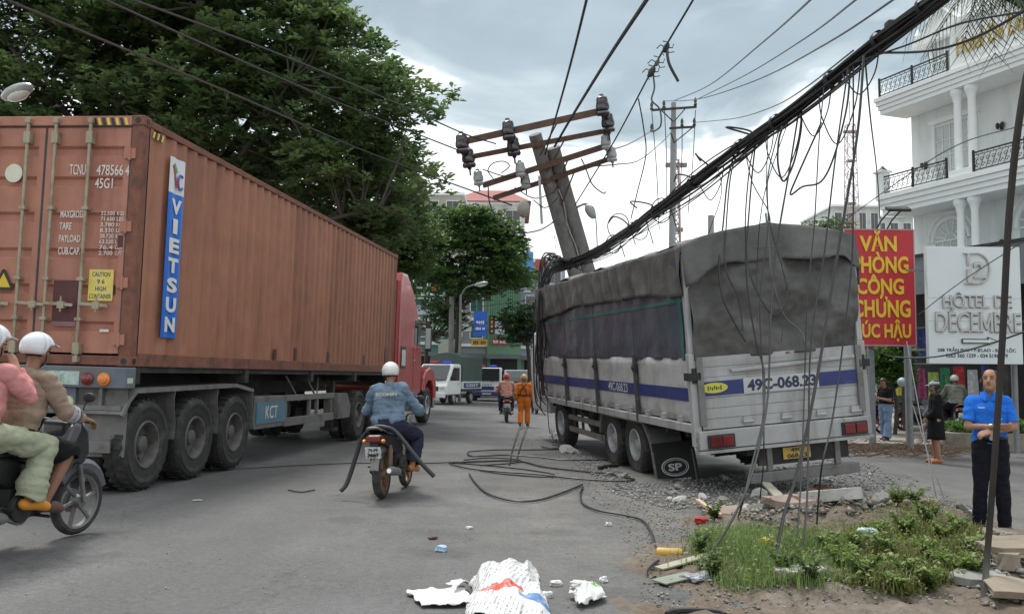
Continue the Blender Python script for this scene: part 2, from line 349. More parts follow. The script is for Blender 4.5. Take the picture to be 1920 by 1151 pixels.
def build_container():
    E = empty('shipping_container', FC, 'red brown shipping container with white stencilled codes and blue banner on trailer', 'container')
    for nm, y0 in (('side_panel', .0), ('side_panel', CW)):
        s = 1 if y0 == 0 else -1; g = MB(); pts = []; x = .17
        while x < CL - .2:
            for dx, d in ((0, .012), (.072, .012), (.14, .048), (.212, .048)): pts.append((x + dx, d))
            x += .28
        pts = [p for p in pts if p[0] < CL - .15] + [(CL - .15, .012)]
        vs = []; fs = []
        for px_, d in pts: vs += [(px_, y0 + s*d, .15), (px_, y0 + s*d, CH - .1)]
        for i in range(len(pts) - 1): fs.append((2*i, 2*i+2, 2*i+3, 2*i+1))
        g._add(vs, fs); g.build(nm, M_cont, E, fixn=False)
    g = MB(); g.box((.16, .064, .05), (CL-.16, CW-.064, .12)); g.build('floor_panel', M_dark, E)
    g = MB(); g.box((.1, .06, CH-.05), (CL-.1, CW-.06, CH-.03)); 
    for i in range(42): g.box((.25+i*.28, .1, CH-.03), (.39+i*.28, CW-.1, CH-.012))
    g.build('roof_panel', M_cont, E)
    g = MB()
    for i in range(9): g.box((CL-.08 + (.03 if i % 2 else 0), .12+i*.245, .15), (CL-.04 + (.03 if i % 2 else 0), .12+(i+1)*.245, CH-.1))
    g.build('end_panel', M_cont, E)
    for y0, y1 in ((0.0, .06), (CW-.06, CW)):
        g = MB(); g.box((.17, y0, CH-.1), (CL-.17, y1, CH-.02)); g.build('top_rail', M_rust, E, bevel=.008)
        g = MB(); g.box((.17, y0+.004, .0), (CL-.17, y1-.004, .155)); g.build('bottom_rail', M_rust, E, bevel=.008)
    for x0, x1 in ((0.0, .15), (CL-.15, CL)):
        for y0, y1 in ((0, .15), (CW-.15, CW)):
            g = MB(); g.box((x0+.004, y0+.004, .115), (x1-.004, y1-.004, CH-.115)); g.build('corner_post', M_rust, E, bevel=.012)
            for z0 in (0, CH-.118):
                g = MB(); g.box((x0-.006, y0-.006, z0), (x1+.006, y1+.006, z0+.118)); c = g.build('corner_casting', M_rust, E, bevel=.01)
                if x0 == 0:
                    h = MB(); yc = (y0+y1)/2; h2 = MB()
                    h.lathe([(.034, 0), (.034, .006)], (-.011, yc, z0+.059), (1, 0, 0), 12); 
                    if y0 == 0: h2.lathe([(.034, 0), (.034, .006)], (.075, -.011, z0+.059), (0, 1, 0), 12); h2.build('lifting_hole', M_black, c)
                    h.build('lifting_hole', M_black, c)
    g = MB(); g.box((.0, .15, CH-.118), (.13, CW-.15, CH-.006)); g.build('door_header', M_contd, E, bevel=.008)
    g = MB(); g.box((.0, .15, .005), (.13, CW-.15, .115)); g.build('door_sill', M_rust, E, bevel=.008)
    z0, z1 = .14, CH-.14
    for k, (y0, y1) in enumerate(((.165, 1.205), (1.235, CW-.165))):
        prof = [(z0, .03), (z0+.1, .03)]
        for zc in (.44, .86, 1.28, 1.70, 2.12, 2.48):
            prof += [(zc-.065, .03), (zc-.035, .066), (zc+.035, .066), (zc+.065, .03)]
        prof += [(z1-.05, .03), (z1, .03)]
        g = MB(); vs = []; fs = []
        for z, d in prof: vs += [(d, y0+.07, z), (d, y1-.07, z)]
        for i in range(len(prof)-1): fs.append((2*i, 2*i+1, 2*i+3, 2*i+2))
        g._add(vs, fs); D = g.build('door', M_contd, E, fixn=False)
        h = MB(); h.box((.024, y0, z0), (.09, y0+.075, z1)); h.box((.024, y1-.075, z0), (.09, y1, z1)); h.build('door_frame', M_contd, D, bevel=.006)
        yg = y0 - .015 if k == 0 else y1 + .015
        h = MB(); h.box((.03, y0-.014, z0-.02), (.07, y0, z1+.02)); h.box((.03, y1, z0-.02), (.07, y1+.014, z1+.02)); h.box((.03, y0, z1), (.075, y1, z1+.022)); h.build('gasket', M_gasket, D)
        for yb in ((.64, 1.07) if k == 0 else (1.42, 1.86)):
            b = MB(); b.cyl((-.028, yb, .1), (-.028, yb, CH-.1), .02, n=10); B = b.build('locking_bar', M_bar, E, smooth=True)
            b = MB()
            for zz, hh, w_ in ((.185, .065, .04), (.065, .035, .03), (.52, .02, .04), (.98, .02, .04), (1.80, .02, .04), (CH-.27, .07, .04), (CH-.07, .032, .03)):
                b = MB(); b.box((-.056, yb-w_, zz-hh), (.027, yb+w_, zz+hh)); b.build('bracket', M_bar, B, bevel=.006)
            b = MB(); b.bar((-.05, yb, .70), (-.05, yb-.36, .68), .02, .035); b.box((-.07, yb-.26, .64), (-.01, yb-.18, .72)); b.cyl((-.06, yb-.22, .6), (-.06, yb-.22, .78), .012, n=6); b.build('handle', M_bar, B)
        for zz in (.3, .95, 1.6, 2.45):
            yh = .15 if k == 0 else CW-.15; h = MB(); h.box((-.012, yh-.07, zz-.06), (.028, yh+.07, zz+.06)); h.cyl((-.01, yh, zz-.08), (-.01, yh, zz+.08), .017, n=8); h.build('hinge', M_contd, D)
    # lettering on the right hand door: text runs right to left in local Y
    xd, yd = (0, -1, 0), (0, 0, 1)
    def T(s, y, z, w, h, b=.0, n='stencil_text', m=M_stencil, x=.022): return text(n, s, (x, y, z), xd, yd, w, h, m, E, .002, b)
    T('TCNU', .80, 2.265, .20, .125, .008); T('478566', .40, 2.26, .33, .125, .008); T('4', .185, 2.255, .05, .115, .008); T('45G1', .465, 2.105, .22, .12, .008)
    for s, z, w in (('MAXGROSS', 1.74, .30), ('TARE', 1.60, .16), ('PAYLOAD', 1.455, .28), ('CUB.CAP.', 1.31, .29)): T(s, .965-w/2+.02, z, w*.95, .085, .014)
    for i, s in enumerate(('32.500', '71.650', '3.780', '8.330', '28.720', '63.320', '76.4', '2.700')): T(s, .39, 1.755-i*.066, .17, .048, .006)
    for i, s in enumerate(('KGS', 'LBS', 'KGS', 'LBS', 'KGS', 'LBS', 'CUM', 'CUFT')): T(s, .235, 1.755-i*.066, .085, .048, .006)
    p = MB(); p.box((.015, .27, .74), (.022, .57, 1.10)); P = p.build('caution_plate', mat('yellow caution sticker', (.72, .58, .12), .5, var=.12, ns=14, c2=(.62, .60, .42), c2s=4), E)
    for s, z, w in (('CAUTION', 1.045, .22), ('9 6', .962, .09), ('HIGH', .878, .13), ('CONTAINER', .792, .27)): text('caution_text', s, (.0145, .42, z), xd, yd, w, .052, M_black, P, .001, .01)
    Mp = mat('dark patch paint', (.10, .03, .03), .6, var=.25, ns=6)
    p = MB(); p.box((.018, .70, .50), (.026, 1.0, .97)); p.build('paint_patch', Mp, E)
    p = MB(); p.box((.018, .19, 1.36), (.026, .25, 1.50)); p.build('paint_patch', Mp, E)
    p = MB(); p.box((.018, .70, .44), (.025, 1.0, .494)); p.build('paint_patch', mat('lilac patch paint', (.26, .13, .15), .6, var=.2), E)
    p = MB(); p.box((.016, .29, .385), (.022, .40, .415)); p.build('paint_patch', M_stencil, E)
    p = MB(); p.lathe([(.11, 0), (.11, .006)], (.018, 1.60, 2.22), (1, 0, 0), 24); p.build('round_sticker', mat('cream sticker', (.68, .68, .55), .6, var=.1), E)
    p = MB(); p.prism([(1.75, .86), (1.51, .86), (1.63, 1.08)], lambda u, v, w: (w, u, v), .012, .02); tr = p.build('warning_triangle', mat('yellow triangle', (.75, .50, .03), .5, var=.12), E)
    p = MB(); 
    for a, b in (((1.75, .86), (1.51, .86)), ((1.51, .86), (1.63, 1.08)), ((1.63, 1.08), (1.75, .86))): p.bar((.009, *a), (.009, *b), .006, .03)
    p.build('triangle_border', M_black, tr)
    Mh = [mat('hazard yellow', (.75, .55, .10), .5, var=.15), M_black]
    for i in range(8):
        p = MB(); y = .19 + i*.055; p.prism([(y, CH-.115), (y+.034, CH-.115), (y+.06, CH-.03), (y+.026, CH-.03)], lambda u, v, w: (w, u, v), -.006, -.001); p.build('hazard_stripe', Mh[i % 2], E)
    for i in range(5):
        p = MB(); x = .20 + i*.05; p.prism([(x, CH-.21), (x+.036, CH-.21), (x+.06, CH-.13), (x+.026, CH-.13)], lambda u, v, w: (u, w, v), -.004, .0); p.build('hazard_stripe', Mh[i % 2], E)
    # banner on the flank
    g = MB(); bl = lambda u, v: (.64 + .37*u, -.004 - .010*math.sin(u*9), .36 + 1.78*v); g.grid(bl, 12, 3); Bn = g.build('banner', mat('blue banner vinyl', (.02, .16, .62), .45, var=.1, ns=3), E, solid=.006)
    g = MB(); bl2 = lambda u, v: (.64 + .37*u, -.004 - .010*math.sin(u*9), 2.14 + .44*v); g.grid(bl2, 12, 3); g.build('banner_head', mat('white banner vinyl', (.72, .74, .78), .45, var=.08), Bn, solid=.006)
    for i, ch in enumerate('VIETSUN'): text('banner_letter', ch, (.825, -.019, 1.98 - i*.243), (1, 0, 0), (0, 0, 1), .11 if ch == 'I' else .25, .185, M_white, Bn, .002, .045)
    for p0, p1, cc in (((.70, 2.48), (.82, 2.22), (.5, .04, .04)), ((.72, 2.5), (.80, 2.4), (.1, .35, .12))):
        g = MB(); g.bar((p0[0], -.018, p0[1]), (p1[0], -.018, p1[1]), .004, .04); g.build('logo_stroke', mat('logo %s' % (cc,), cc, .5, var=.05), Bn)
    g = MB(); g.tube([(.90+.065*math.cos(a), -.019, 2.30+.09*math.sin(a)) for a in np.linspace(.9, 5.6, 12)], .014, 5); g.build('logo_ring', mat('logo blue', (.10, .14, .42), .5, var=.05), Bn)
    for x, w, h in ((4.3, .11, .17), (5.2, .12, .22), (6.95, .13, .2), (9.4, .13, .2), (11.2, .30, .42)):
        g = MB(); g.box((x, .002, .16), (x+w, .011, .16+h)); g.build('paint_patch', Mp if x < 11 else M_rust, E)
    return E
build_container()
# ------------------------------------------------------------------ trailer
G0 = Vector((C0.x, C0.y, gz(C0.x))); DZ = C0.z - G0.z
FT = frame(G0, HEAD, roll=1.2)
def build_trailer():
    E = empty('semi_trailer', FT, 'grey three axle container trailer under the red brown container', 'trailer')
    Mg = mat('dusty grey mudguard', (.17, .165, .155), .75, var=.25, ns=5, c2=(.10, .09, .08), c2s=3, bump=.1, bs=10)
    Mb = mat('grey blue bumper paint', (.135, .16, .19), .6, var=.2, ns=6, c2=(.14, .12, .10), c2s=3)
    for y in (.72, 1.62):
        g = MB(); g.box((.15, y, DZ-.42), (9, y+.13, DZ-.03)); g.box((9, y, DZ-.24), (11.6, y+.13, DZ-.03)); g.build('main_beam', M_dark, E)
    for x in (.1, 3.2, 6.1, 8.8, 11.5):
        g = MB(); g.box((x, .03, DZ-.2), (x+.14, CW-.03, DZ-.012)); g.build('cross_member', M_dark, E)
    g = MB(); g.box((.14, .065, DZ-.12), (.3, CW-.065, DZ+.035)); g.build('gap_filler', M_dark, E)  # unseen filler box, added to block light through the gap above the bumper
    g = MB(); g.box((.31, .066, DZ-.07), (11.6, .11, DZ+.03)); g.build('side_beam', M_dark, E)
    # rear bumper with lamps
    g = MB(); g.box((-.16, -.02, DZ-.25), (.06, CW+.02, DZ-.012)); B = g.build('rear_bumper', Mb, E, bevel=.012)
    for y, m_, r in ((.43, M_redlamp, .055), (.23, M_orange_l, .055)):
        g = MB(); g.lathe([(r+.018, 0), (r+.018, .02), (r, .024), (r*.8, .04), (.004, .046)], (-.16, y, DZ-.15), (-1, 0, 0), 18); g.build('tail_lamp', m_, B, smooth=True)
    g = MB(); g.box((-.166, .53, DZ-.22), (-.158, .90, DZ-.07)); g.build('sticker', mat('pale green sticker', (.45, .56, .50), .6, var=.2, ns=16, c2=(.12, .2, .13), c2s=14), B)
    text('bumper_text', 'KCT', (-.164, 1.20, DZ-.145), (0, -1, 0), (0, 0, 1), .30, .12, M_stencil, B, .002)
    g = MB(); g.box((-.12, -.012, DZ-.19), (.0, -.022, DZ-.13)); g.build('reflector', mat('pale reflector', (.6, .6, .52), .3), B)
    g = MB(); g.box((-.1, .60, DZ-.55), (-.03, 1.12, DZ-.25)); g.box((-.1, 1.3, DZ-.55), (-.03, 1.8, DZ-.25)); L_ = g.build('lamp_bracket', Mb, E, bevel=.008)
    g = MB(); g.lathe([(.075, 0), (.075, .03), (.055, .036), (.004, .045)], (-.1, .68, DZ-.42), (-1, 0, 0), 18); g.build('round_lamp', mat('yellowish lamp', (.58, .60, .38), .25, var=.12), L_, smooth=True)
    g = MB(); g.grid(lambda u, v: (-.03+.02*math.sin(u*7+v*3), .02+.58*u, .42+.80*v), 8, 6); g.build('rear_mudflap', Mg, E, solid=.015)
    g = MB(); g.grid(lambda u, v: (-.03+.02*math.sin(u*7+v*3), CW-.6+.58*u, .42+.80*v), 8, 6); g.build('rear_mudflap', Mg, E, solid=.015)
    g = MB(); g.bar((-.08, .05, .97), (-.08, CW-.05, .97), .05, .05); g.bar((-.08, .3, .97), (-.08, .3, 1.25), .04, .04); g.box((-.09, .16, .47), (-.06, .44, .6)); g.build('flap_rail', M_steel, E)
    # mudguard over the axles
    g = MB(); prof = [(-.12, .88), (.02, 1.06), (.16, 1.16), (2.9, 1.2), (3.5, 1.12)]
    for (x0, z0), (x1, z1) in zip(prof[:-1], prof[1:]): g.bar((x0, .02, z0), (x1, .02, z1), .03, .05); g.bar((x0, .33, z0+.02), (x1, .33, z1+.02), .64, .014)
    g.build('mudguard', Mg, E)
    for x in (1.08, 2.3, 3.5):
        g = MB(); g.grid(lambda u, v: (x+.05*math.sin(v*6+u*2)*.6, .01+.6*u, .55+.6*v), 6, 6); g.build('splash_flap', mat('torn grey flap', (.13, .125, .12), .8, var=.25), E, solid=.012)
    for x in (.49, 1.72, 2.94):
        wheel(E, (x, .16, .53), -1, .53, .27); wheel(E, (x, CW-.16, .53), 1, .53, .27)
        for y, o in ((.47, -1), (CW-.47, 1)): wheel(E, (x, y, .53), o, .53, .26, bolts=False, n=20)
        g = MB(); g.cyl((x, .4, .53), (x, CW-.4, .53), .07); g.build('axle', M_dark, E)
    g = MB(); g.box((3.64, .04, .52), (4.95, .5, 1.02)); tb = g.build('tool_box', M_steel, E, bevel=.01)
    g = MB(); g.box((3.70, .026, .60), (4.9, .036, .93)); g.build('blue_panel', mat('faded blue panel', (.10, .20, .27), .55, var=.2, ns=5), tb)
    text('panel_text', 'KCT', (4.3, .0245, .77), (1, 0, 0), (0, 0, 1), .5, .2, M_stencil, tb, .002)
    for z0, z1 in ((.92, 1.02), (.50, .64)): g = MB(); g.box((4.95, .05, z0), (7.55, .1, z1)); g.build('guard_rail', M_steel, E, bevel=.006)
    for x in (5.02, 6.2, 6.62, 7.42): g = MB(); g.box((x, .075, .52), (x+.09, .12, 1.0)); g.build('guard_post', M_steel, E)
    for x, a in ((5.3, .5), (6.3, .45), (7.0, -.3)): g = MB(); g.bar((x, .2, DZ-.1), (x+a, .12, .9), .025, .025); g.build('brace', M_steel, E)
    for x in (5.3, 5.62): g = MB(); g.cyl((x, .25, .75), (x, 1.4, .75), .13, n=14); g.build('air_tank', M_dark, E, smooth=True)
    for y in (.3, CW-.3): g = MB(); g.box((8.0, y-.07, .32), (8.14, y+.07, DZ-.2)); g.box((7.9, y-.13, .25), (8.24, y+.13, .32)); g.build('landing_leg', M_dark, E)
    for y0 in (.03, CW-.33):
        g = MB(); g.prism([(7.75, .5), (7.75, 1.0), (8.35, 1.0), (8.62, .72), (8.55, .5)], lambda u, v, w: (u, w, v), y0, y0+.3); g.build('side_box', Mg, E, bevel=.01)
    return E
build_trailer()
# ------------------------------------------------------------------ tractor unit
def build_tractor():
    E = empty('tractor_truck', FT, 'red long nosed tractor truck pulling the container trailer', 'truck')
    Mr = mat('tractor red paint', (.42, .026, .026), .35, var=.12, ns=3, coat=.4, c2=(.30, .03, .03), c2s=1.5)
    prof = [(12.45, .95), (12.45, 3.75), (12.6, 3.98), (13.2, 4.0), (13.9, 3.62), (14.55, 3.05), (14.75, 2.75), (15.1, 2.05), (17.0, 1.78), (17.35, 1.6), (17.4, .75), (16.9, .6), (14.9, .6), (14.8, .85)]
    # narrow hood, wide cab
    g = MB(); cab = prof[:7] + [(15.1, 2.05), (15.15, .85)]; g.prism(cab, lambda u, v, w: (u, w, v), .02, CW-.02); g.build('cab', Mr, E, bevel=.09, seg=3)
    g = MB(); g.prism([(15.0, .8), (15.0, 2.06), (15.6, 2.0), (17.0, 1.8), (17.35, 1.6), (17.42, .75)], lambda u, v, w: (u, w, v), .52, CW-.52); g.build('hood', Mr, E, bevel=.08, seg=3)
    for y0, y1 in ((.02, .55), (CW-.55, CW-.02)):
        g = MB(); g.prism([(15.35, .95), (15.5, 1.3), (15.8, 1.52), (16.35, 1.62), (16.9, 1.5), (17.25, 1.15), (17.3, .7), (16.95, .7), (16.85, 1.0), (16.6, 1.22), (16.2, 1.24), (15.85, 1.1), (15.7, .9)], lambda u, v, w: (u, w, v), y0, y1); fn = g.build('fender', Mr, E, bevel=.04, seg=2)
        g = MB(); g.ell((17.2, (y0+y1)/2, 1.3), (.14, .16, .13), 12); g.build('headlight', M_clear_l, fn, smooth=True)
        s = -1 if y0 < 1 else 1; ye = .02 if s < 0 else CW-.02
        g = MB(); g.box((14.15, ye+s*.004-.004, 2.2), (14.85, ye+s*.004+.004, 2.85)); g.build('side_window', M_glass, E)
        g = MB(); g.box((14.1, ye+s*.004-.003, 1.0), (15.05, ye+s*.004+.003, 2.14)); dr = g.build('door', Mr, E, bevel=.003)
        g = MB(); g.box((14.2, ye+s*.02-.015, 1.75), (14.4, ye+s*.02+.015, 1.8)); g.build('handle', M_chrome, dr)
        g = MB(); g.bar((14.95, ye, 2.0), (15.0, ye+s*.2, 2.0), .03, .03); g.bar((14.95, ye, 2.8), (15.0, ye+s*.2, 2.8), .03, .03); g.box((14.95, ye+s*.2-.09, 2.05), (15.05, ye+s*.2+.09, 2.75)); mi = g.build('mirror', M_black, E, bevel=.02)
        g = MB(); g.box((14.942, ye+s*.2-.07, 2.12), (14.948, ye+s*.2+.07, 2.68)); g.build('mirror_glass', mat('pale mirror', (.5, .55, .58), .15, .3, var=.1), mi)
        g = MB(); g.lathe([(.3, 0), (.32, .03), (.32, 1.4), (.3, 1.43)], (13.2, ye-s*.25, .72), (1, 0, 0), 18); g.build('fuel_tank', M_chrome, E, smooth=True)
        g = MB(); g.box((14.7, ye-s*.3-.15, .4), (15.35, ye-s*.3+.15, .5)); g.box((14.7, ye-s*.25-.15, .7), (15.35, ye-s*.25+.15, .78)); g.build('step', M_steel, E)
        g = MB(); g.cyl((12.25, ye-s*.2, 1.0), (12.25, ye-s*.2, 3.7), .075, n=12); g.build('exhaust_stack', M_chrome, E, smooth=True)
        wheel(E, (16.3, .2 if s < 0 else CW-.2, .52), s, .52, .28, M_rimw)
        for x in (9.3, 10.6): wheel(E, (x, .18 if s < 0 else CW-.18, .52), s, .52, .26); wheel(E, (x, .48 if s < 0 else CW-.48, .52), s, .52, .26, bolts=False, n=20)
    g = MB(); g.prism([(14.0, 3.0), (14.52, 3.02), (15.02, 2.12), (14.6, 2.1)], lambda u, v, w: (u, w, v), .28, CW-.28); g.build('windshield', M_glass, E)
    M_ = Matrix.Translation((14.85, 0, 2.55)) @ Matrix.Rotation(R(-63), 4, 'Y'); g = MB(); g.box((-.42, .25, -.02), (.42, CW-.25, .035), M_); g.build('windshield_pane', M_glass, E)
    g = MB(); g.box((17.4, .7, .8), (17.46, CW-.7, 1.5)); g.build('grille', M_chrome, E); g = MB(); g.box((17.3, .1, .4), (17.55, CW-.1, .72)); g.build('bumper', M_chrome, E, bevel=.04)
    for y in (.85, 1.45): g = MB(); g.box((8.8, y, .62), (17.2, y+.12, .9)); g.build('chassis_rail', M_dark, E)
    g = MB(); g.cyl((10.0, CW/2, DZ-.28), (10.0, CW/2, DZ-.21), .48, n=20); g.build('fifth_wheel', M_dark, E)
    g = MB(); g.box((12.4, .2, 1.1), (12.445, CW-.2, 3.6)); g.build('cab_back', M_dark, E)
    g = MB(); g.box((12.7, .005, 1.55), (13.2, .017, 2.1)); wp = g.build('company_plate', M_black, E); g = MB(); g.box((12.74, .0, 1.62), (13.14, .0045, 2.02)); g.build('white_plate', mat('plate white', (.62, .64, .64), .5, var=.25, ns=12, c2=(.2, .22, .22), c2s=14), wp)
    g = MB(); g.box((11.6, .55, .65), (12.4, CW-.55, .78)); g.build('deck_plate', M_dark, E)
    return E
build_tractor()
# ------------------------------------------------------------------ crashed cargo truck
TL, TW = 8.5, 2.46
P0 = at(1306, 806, 12.0)
# local: X forward, Y left, origin at the left rear lower edge of the bed (Y = 0 left, -TW right)
FW = frame(P0, 90 + 11.5, roll=-5.0, pitch=1.3)
M_alu = mat('scuffed aluminium panel', (.44, .44, .44), .5, .25, var=.14, ns=3, bump=.06, bs=12, c2=(.25, .24, .225), c2s=2.2, c2lo=.46, c2hi=.70, streak=True, c3=(.13, .105, .08), c3s=4, c3lo=.62, c3hi=.72)
M_aluw = mat('dull white panel', (.50, .50, .495), .5, .1, var=.12, ns=3, bump=.06, bs=10, c2=(.31, .295, .27), c2s=2.4, c2lo=.46, c2hi=.72, c3=(.16, .13, .10), c3s=3.5, c3lo=.63, c3hi=.74)
M_navy = mat('navy stripe paint', (.028, .04, .17), .5, var=.15, ns=8, c2=(.10, .11, .2), c2s=6, c2lo=.6, c2hi=.75)
M_tarp = mat('charcoal tarpaulin', (.078, .075, .071), .55, var=.22, ns=3, bump=1.0, bs=4.5, c2=(.135, .13, .125), c2s=1.6, c2lo=.42, c2hi=.75)
M_tarpb = mat('navy tarpaulin', (.078, .08, .108), .5, var=.25, ns=2, bump=.8, bs=5, c2=(.055, .09, .105), c2s=.8, c2lo=.45, c2hi=.7)
M_post = mat('dark steel post', (.09, .088, .085), .55, .4, var=.25, ns=8, c2=(.2, .19, .18), c2s=6)
def wav(p, s=1.0, o=3): return fbm(Vector(p) * s, o)
def build_wreck():
    E = empty('cargo_truck', FW, 'crashed cargo truck with charcoal tarpaulin cover and silver panels, tilted in rubble', 'truck')
    BH = .95; H1 = BH + 1.46
    xs = [0.03, 2.13, 4.25, 6.36, TL]
    for side in (0, -TW):
        s = 1 if side == 0 else -1
        for i in range(4):
            g = MB(); a, b = xs[i] + .045, xs[i+1] - .045
            dent = lambda u, v: .012 * wav((i*7+u*2, v*2, side), 1.4)
            g.grid(lambda u, v: (a+(b-a)*u, side + s*(dent(u, v)), .10 + (BH-.10)*v), 14, 8); p = g.build('side_panel', M_aluw, E, solid=.03, smooth=True)
            g = MB(); g.grid(lambda u, v: (a+(b-a)*u, side + s*(.022 + dent(u, .4)), .37 + .175*v), 14, 1); g.build('stripe', M_navy, p, solid=.004)
            if i == 1 and s == 1: text('panel_text', '49C-068.23', ((a+b)/2-.1, side+.032, .46), (-1, 0, 0), (0, 0, 1), 1.0, .14, mat('faded white lettering', (.55, .56, .6), .6, var=.2, ns=14), p, .002, .004)
            for k in range(3):
                g = MB(); xx = a + (b-a)*(.18+.32*k); g.box((xx-.07, side-.03*s-.02, .06), (xx+.07, side+.03*s+.02, .16)); g.cyl((xx-.08, side+s*.035, .10), (xx+.08, side+s*.035, .10), .018, n=8); g.build('hinge', M_alu, p)
        for x in xs[1:-1]:
            g = MB(); g.box((x-.028, side-.03, -.02), (x+.028, side+.045*s+.03*(s > 0)-.03*(s < 0), BH+.06)); q = g.build('side_post', M_post, E, bevel=.008)
            g = MB(); g.box((x-.07, side+s*.05-.02, BH-.22), (x+.07, side+s*.05+.02, BH-.10)); g.cyl((x, side+s*.07, BH-.16), (x, side+s*.10, BH-.16), .025, n=8); g.build('latch', M_dark, q)
        g = MB(); g.box((-.0, side-.06, -.04), (TL, side+.06, .075)); g.build('bed_rail', M_alu, E, bevel=.01)
        for x in (0.0, TL):
            g = MB(); g.box((x-.055, side-.055, -.22 if x == 0 else -.03), (x+.055, side+.055, BH+.05)); g.box((x-.04, side-.04, BH+.05), (x+.04, side+.04, H1-.1)); q = g.build('corner_post', M_alu if x == 0 else M_post, E, bevel=.01)
            g = MB(); g.box((x-.10, side-.08, BH-.30), (x+.10, side+.08, BH-.20)); g.cyl((x-.06, side, BH-.34), (x-.06, side, BH-.14), .03, n=8); g.build('latch', M_dark, q)
    # deck, front board, tail board
    g = MB(); g.box((0, -TW+.03, -.06), (TL, -.03, .06)); g.build('bed_floor', M_dark, E)
    g = MB(); g.box((TL-.06, -TW+.05, .06), (TL-.02, -.05, H1-.1)); g.build('front_board', M_alu, E)
    n = 7
    for i in range(n):
        z0 = .0 + (BH-.0)/n*i; z1 = z0 + BH/n - .005
        g = MB(); g.grid(lambda u, v: (-.045 + .035*math.exp(-((u-.5)/.3)**2 - ((z0+(z1-z0)*v-.70)/.12)**2) + .014*wav((u*3, (z0+(z1-z0)*v)*2.2, 5)), -.07-(TW-.14)*u, z0+(z1-z0)*v), 22, 2); g.build('tail_plank', M_alu, E, solid=.03)
    def stripe(u0, u1, m_, nm, z0=.435, z1=.62):
        g = MB(); g.box((-.079, -.07-(TW-.14)*u1, z0), (-.062, -.07-(TW-.14)*u0, z1)); return g.build(nm, m_, E)
    stripe(.01, .26, M_navy, 'stripe'); stripe(.735, .985, M_navy, 'stripe')
    pl = stripe(.262, .733, mat('pale number field', (.52, .52, .53), .55, var=.1), 'number_field', .425, .632)
    text('number_text', '49C-068.23', (-.0795, -TW*.5, .53), (0, -1, 0), (0, 0, 1), 1.0, .16, mat('ink navy', (.03, .035, .08), .6, var=.15), pl, .002, .035)
    g = MB(); o = [(math.cos(a)*.165, math.sin(a)*.052) for a in np.linspace(0, 2*math.pi, 25)[:-1]]
    g.prism(o, lambda u, v, w: (w, -.26+u*1.15, .535+v*1.3), -.086, -.0795); ov = g.build('oval_sticker', mat('yellow sticker', (.62, .60, .08), .5, var=.1), E)
    for k in range(7): g = MB(); y = -.17-k*.03; g.box((-.089, y-.009, .505+.012*(k % 2)), (-.0862, y+.006, .565-.01*(k % 3))); g.build('print_mark', M_black, ov)
    for u in (.27, .51, .73, .95):
        g = MB(); y = -.07-(TW-.14)*u; g.box((-.09, y-.06, .03), (-.05, y+.06, .13)); g.cyl((-.095, y-.07, .06), (-.095, y+.07, .06), .02, n=8); g.build('hinge', M_alu, E)
    # long dent bar on the tail board
    g = MB(); g.bar((-.075, -.52, .74), (-.082, -TW+.14, .80), .05, .055); g.build('bent_strip', M_alu, E, bevel=.015)
    for y in (-.075, -TW+.075):
        g = MB(); g.box((-.10, y-.045, .05), (-.04, y+.045, BH)); g.build('tail_post', M_steel, E, bevel=.008)
    # rear beam, lamps
    g = MB(); g.box((-.12, -TW-.02, -.26), (.02, .02, -.015)); B = g.build('rear_beam', M_alu, E, bevel=.012)
    g = MB(); g.box((-.13, -TW-.03, -.31), (.02, .03, -.27)); g.build('rear_lip', M_alu, B)
    for y in (-.28, -TW+.25):
        g = MB(); g.box((-.15, y-.19, -.245), (-.115, y+.19, -.07)); q = g.build('tail_lamp_housing', M_black, B, bevel=.01)
        for k, m_ in ((-1, M_redlamp), (1, mat('dark red lens', (.12, .012, .012), .2, var=.1))):
            g = MB(); g.box((-.165, y+k*.085-.075, -.225), (-.148, y+k*.085+.075, -.09)); g.build('lamp_lens', m_ if y > -1 else M_redlamp, q, bevel=.008)
    # plate on a dark board below
    g = MB(); g.box((.02, -TW+.28, -.56), (.06, -.85, -.31)); pb = g.build('plate_board', M_dark, E)
    g = MB(); g.box((-.01, -1.60, -.50), (.0, -1.20, -.345)); yp = g.build('number_plate', mat('yellow plate', (.62, .42, .08), .5, var=.15, ns=10, c2=(.35, .24, .10), c2s=8), E)
    text('plate_text', '49C', (-.0105, -1.40, -.385), (0, -1, 0), (0, 0, 1), .17, .055, M_black, yp, .002, .03); text('plate_text', '068.23', (-.0105, -1.40, -.46), (0, -1, 0), (0, 0, 1), .29, .06, M_black, yp, .002, .03)
    g = MB(); g.box((-.02, -TW+.15, -.78), (.10, -.70, -.64)); g.box((.0, -2.05, -.64), (.06, -1.97, -.3)); g.box((.0, -1.05, -.64), (.06, -.97, -.3)); g.build('underride_bar', M_steel, E, bevel=.01)
    for y in (-.80, -1.65):
        g = MB(); g.box((.1, y-.07, -.42), (TL+1.8, y+.07, -.12)); g.build('chassis_rail', M_dark, E)
    for x in np.arange(.5, TL, .75):
        g = MB(); g.box((x, -TW+.08, -.14), (x+.08, -.08, -.062)); g.build('cross_bearer', M_dark, E)
    # axles and wheels
    for x in (2.68, 3.86):
        for y, s in ((-.17, 1), (-TW+.17, -1)): wheel(E, (x, y, -.46), s, .49, .26, M_rimw, deep=.10)
        for y, s in ((-.46, 1), (-TW+.46, -1)): wheel(E, (x, y, -.46), s, .49, .25, bolts=False, n=20)
        g = MB(); g.cyl((x, -.4, -.46), (x, -TW+.4, -.46), .09); g.build('axle', M_dark, E)
    for y, s in ((-.17, 1), (-TW+.17, -1)): wheel(E, (7.35, y, -.46), s, .49, .27, M_rimw)
